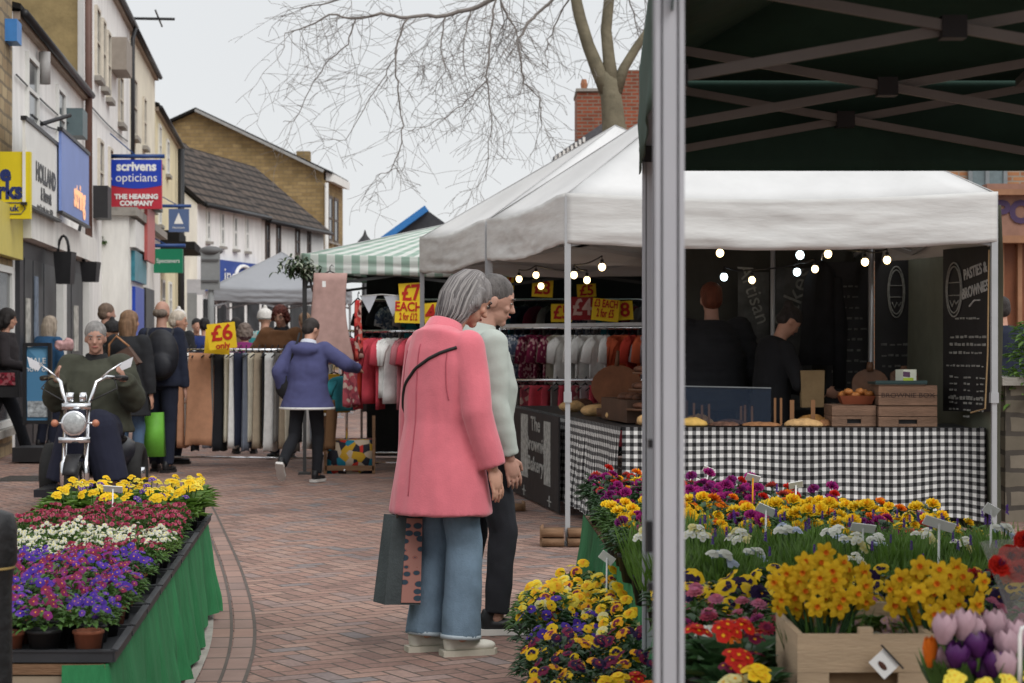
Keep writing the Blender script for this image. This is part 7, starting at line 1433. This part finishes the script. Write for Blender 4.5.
# pale slab and planter at the right
t = thing('pale_board', 'pale grey board lying on the table at the right of the grassy bulbs', 'board', (1.75, 7.0, RZ)); mb = MB(); mb.box((.1, 0, .02), (.45, .9, .03), .25); mb.build('board_body', grey_c, t, smooth=False)
t = thing('green_seedlings', 'bushy pale green seedlings beside the foot of the right tent pole', 'plant', (2.3, 8.3, .42)); mb = MB()
for k in range(240): a = rnd.random() * 6.3; q = math.sqrt(rnd.random()) * .26; mb.leaf((q * math.cos(a), q * math.sin(a), rnd.uniform(0, .14)), (math.cos(a), math.sin(a), rnd.uniform(0, 1)), (0, 0, 1), .06, .03)
mb.build('foliage', lg[2], t, smooth=False); mb = MB(); mb.box((0, 0, -.2), (.5, .45, .4)); mb.build('planter', grey_c, t, smooth=False)
t = thing('red_bouquet', 'blurred bouquet of dark red flowers in clear wrap at the right photo edge', 'bouquet', P(1028, 552, 4.6)); mb = MB(); R_ = random.Random(3)
for k in range(9): bloom(mb, (R_.gauss(0, .04), R_.gauss(0, .04), R_.gauss(0, .03)), (R_.uniform(-.8, .2), -1, R_.uniform(-.2, .8)), .03, 'ball', R_, 0, 1, 1)
mb.build('blossoms', [PC['red'], PC['maroon']], t, smooth=False); mb = MB(); mb.rings([[V((r_ * math.cos(a) * (1 + .08 * math.sin(5 * a)), r_ * math.sin(a), z)) for a in [2 * PI * q / 20 for q in range(20)]] for r_, z in ((.02, -.3), (.05, -.12), (.1, .02))], cap=False)
cf_ = bpy.data.materials.new('clear_film'); cf_.use_nodes = True; b = cf_.node_tree.nodes['Principled BSDF']; b.inputs['Alpha'].default_value = .22; b.inputs['Base Color'].default_value = (.5, .5, .48, 1); b.inputs['Roughness'].default_value = .25; mb.build('wrap', cf_, t)
# shrub by the stone wall
t = thing('leafy_shrub', 'bright green leafy shrub above the stone wall at the right edge', 'shrub', P(1042, 400, 15.4)); mb = MB()
for k in range(700): a = rnd.random() * 6.3; q = math.sqrt(rnd.random()) * .32; z = rnd.uniform(-.05, .6); q *= (1.1 - z); mb.leaf((q * math.cos(a), q * math.sin(a), z), (math.cos(a), math.sin(a), rnd.uniform(-.3, .8)), (0, 0, 1), .09, .04)
mb.build('foliage', lg[2], t, smooth=False); mb = MB(); mb.tube([(0, 0, -.05), (.02, 0, .3), (0, 0, .5)], .02, 6); mb.build('stem', bark, t)
# daffodils in the crate
def daffs(px, py, d, rx, rz, n, label, seed):
    c = P(px, py, d); R_ = random.Random(seed); t = thing('daffodil_bunch', label, 'daffodils', (c.x, c.y, RZ + .06)); hz = c.z - t.location.z; sm_ = MB()
    for i in range(n):
        a, q = i * 2.4, math.sqrt((i + .5) / n); x, zz = math.cos(a) * rx * q, math.sin(a) * rz * q; yy = -.07 * (1 - q * q) + R_.uniform(-.03, .05) + (.05 if i % 4 == 0 else 0)
        mb = MB(); bloom(mb, (x, yy, hz + zz), (x * 5 + R_.uniform(-.4, .4), -1, zz * 4 + R_.uniform(-.3, .4)), R_.uniform(.024, .03), 'daff', R_, 0, 1, 2)
        mb.build('daffodil', [pet('daffodil', (.6, .37, .012)), M('petal_deep_orange', (.68, .24, .01), .7, .1, 40), PC['orange']], t, smooth=False)  # petal yellow darkened so the canopy's shade is in the colour
        sm_.tube([(x * .3, .0, 0), (x * .5, yy + .02, hz * .6), (x, yy + .02, hz + zz)], .004, 5, cap=False)
    sm_.build('stems', lg[1], t); mb = MB()
    for i in range(26): a = R_.uniform(0, 6.3); mb.leaf((.04 * math.cos(a), .04 * math.sin(a), 0), (math.cos(a) * .35, math.sin(a) * .35, 1), (math.cos(a), math.sin(a), .2), hz * R_.uniform(.7, 1.0), .014, 0, .05)
    mb.build('leaves', lg[0], t, smooth=False)
daffs(822, 588, 4.62, .12, .075, 34, 'large bunch of yellow daffodils with orange cups above the left of the crate', 1); daffs(938, 596, 4.55, .115, .078, 32, 'bunch of yellow daffodils with orange cups behind the tulips', 2)
def planks(t, x0, x1, y, z0, z1, m, n=2, slot=None):
    h = (z1 - z0) / n
    for k in range(n): part(t, 'front_plank', m, lambda mb: mb.box(((x0 + x1) / 2, y, z0 + h * (k + .5)), (x1 - x0, .012, h - .004)))
cr = thing('flower_crate', 'pale wooden crate in the foreground holding the daffodils', 'crate', (.86, 4.5, RZ)); y0 = 4.42
X0, X1 = P(797, 0, y0).x, P(934, 0, y0).x; zt = P(0, 634, y0).z
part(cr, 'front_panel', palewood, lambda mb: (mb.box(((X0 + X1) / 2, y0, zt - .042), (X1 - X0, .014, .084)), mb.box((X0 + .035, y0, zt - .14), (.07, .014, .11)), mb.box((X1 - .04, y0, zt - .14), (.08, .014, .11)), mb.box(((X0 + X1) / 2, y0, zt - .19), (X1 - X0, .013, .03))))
part(cr, 'handle_opening_shade', M('crate_shadow_wood', (.16, .1, .05), .8, .2, 5), lambda mb: mb.box(((X0 + X1) / 2, y0 + .02, zt - .135), (X1 - X0 - .14, .01, .12)))  # panel in darker wood colour, the shade behind the handle slot painted in
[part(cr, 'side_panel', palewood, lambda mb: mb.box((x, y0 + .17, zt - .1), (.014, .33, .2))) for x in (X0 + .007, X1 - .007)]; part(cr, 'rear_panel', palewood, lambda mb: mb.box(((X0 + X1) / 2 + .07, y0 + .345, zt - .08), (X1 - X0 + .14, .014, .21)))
part(cr, 'corner_block', palewood, lambda mb: mb.box((P(866, 0, y0).x, y0 + .01, zt + .004), (.03, .03, .018)))
t = thing('price_card', 'small white price card clipped at an angle to the front of the crate', 'price card', P(884, 664, 4.38)); mb = MB(); Rr = Matrix.Rotation(-.75, 3, 'Y'); mb.box((0, 0, 0), (.045, .004, .05), rot=Rr); mb.build('card', whitep, t, smooth=False)
mb = MB(); mb.box(Rr @ V((.024, -.004, 0)), (.004, .01, .07), rot=Rr); mb.build('clip', blackp, t, smooth=False); mb = MB(); mb.ell(Rr @ V((-.005, -.003, 0)), (.006, .002, .013), Rr, 10); mb.build('print', M('print_brown', (.08, .03, .02), .7), t)
for k, (px, py) in enumerate(((866, 614), (905, 620), (888, 628), (850, 622))):
    pass
t = thing('white_primula', 'white and pale pink primulas between the two daffodil bunches', 'flowers', P(880, 626, 4.68)); mb = MB(); R_ = random.Random(9)
for k in range(14): bloom(mb, (R_.uniform(-.11, .11), R_.uniform(-.05, .03), R_.uniform(-.035, .045)), (R_.uniform(-.3, .3), -.8, .8), .026, 'cluster', R_, k % 2, k % 2, 2)
mb.build('blossoms', [PC['white'], PC['palepink'], PC['lemon']], t, smooth=False); mb = MB()
for k in range(60): a = R_.uniform(0, 6.3); mb.leaf((R_.uniform(-.12, .12), R_.uniform(-.03, .05), R_.uniform(-.07, .02)), (math.cos(a), math.sin(a), .6), (0, 0, 1), .07, .035)
mb.build('leaves', lg[2], t, smooth=False)
# tulips
tb_ = thing('tulip_bucket', 'bucket of pale pink and deep purple tulips in the bottom right corner', 'tulips', P(978, 720, 4.0)); tc_ = P(978, 655, 3.95); tz = tb_.location.z
mb = MB(); mb.lathe([(.09, -.12), (.12, .02), (.125, .02), (.11, 0)], n=20); mb.build('bucket', M('grey_bucket', (.1, .11, .1), .5), tb_)
R_ = random.Random(21); sm_ = MB()
def tulip(p, ax, r, h, m):
    a, b, n = frame(ax); ro = R_.uniform(0, 6); mb = MB()
    for lay in range(2):
        for k in range(3):
            t0 = ro + lay * PI / 3 + k * 2 * PI / 3; grid = []
            for j in range(6):
                v = j / 5; rad = r * (.35 + .75 * math.sin(min(v * 1.9, 1.75)) ** .8) * (1 - .35 * max(0, v - .6) / .4) * (1 if lay == 0 else .9); hw = 1.15 * math.sin(PI * min(.5 + v * .15, .62)) * (1 - max(0, v - .55) / .45) ** .7 + .02
                for i in range(5):
                    t = t0 + (i / 4 - .5) * 2 * hw; grid.append(V(p) + (a * math.cos(t) + b * math.sin(t)) * rad + n * h * v)
            mb.add(grid, [(j * 5 + i, j * 5 + i + 1, j * 5 + i + 6, j * 5 + i + 5) for j in range(5) for i in range(4)])
    return mb.build('tulip', m, tb_)
TP = M('petal_tulip_pink', (.52, .35, .4), .5, .2, 30, trans=.25, stretch=(1, 1, .3)); TV = M('petal_tulip_purple', (.08, .015, .11), .45, .2, 30, trans=.15)
for px, py, pk in ((943, 632, 1), (962, 628, 1), (974, 632, 1), (998, 628, 1), (1010, 648, 1), (943, 664, 1), (1018, 638, 1), (955, 655, 0), (968, 662, 0), (978, 645, 0), (984, 655, 0), (990, 640, 0), (996, 665, 0), (975, 672, 0), (986, 674, 0), (1008, 668, 1), (930, 655, 2)):
    q = P(px, py + 12, 3.95 + R_.uniform(-.05, .06)) - tb_.location; tulip(q, (R_.uniform(-.2, .2), -.1 + R_.uniform(-.15, .15), 1), .0245 if pk != 2 else .015, .062 if pk else .052, TP if pk == 1 else TV if pk == 0 else PC['orange']); sm_.tube([(0, 0, .0), q], .004, 5)
sm_.build('stems', lg[2], tb_); mb = MB()
for k in range(30): a = R_.uniform(0, 6.3); mb.leaf((.05 * math.cos(a), .05 * math.sin(a), 0), (math.cos(a) * .5, math.sin(a) * .5, 1), (math.cos(a), math.sin(a), .2), .17, .03, 0, .1)
mb.build('leaves', lg[0], tb_, smooth=False)
t = thing('yellow_primrose_bunch', 'yellow primroses below the tulips at the bottom right corner', 'flowers', P(998, 688, 3.75)); mb = MB()
for k in range(16): bloom(mb, (R_.uniform(-.09, .09), R_.uniform(-.03, .03), R_.uniform(-.03, .03)), (R_.uniform(-.3, .3), -.8, .8), .025, 'cluster', R_, 0, 0, 1)
mb.build('blossoms', [PC['lemon'], PC['gold']], t, smooth=False)
t = thing('white_hook', 'thin white metal hook standing beside the tulips', 'hook', P(1021, 683, 3.8)); mb = MB(); mb.tube([P(1020, 720, 3.8) - t.location, P(1020, 636, 3.8) - t.location, P(1022, 628, 3.8) - t.location, P(1030, 626, 3.8) - t.location], .004, 6); mb.build('hook_wire', whitep, t)
bpy.data.scenes.remove(TMP)
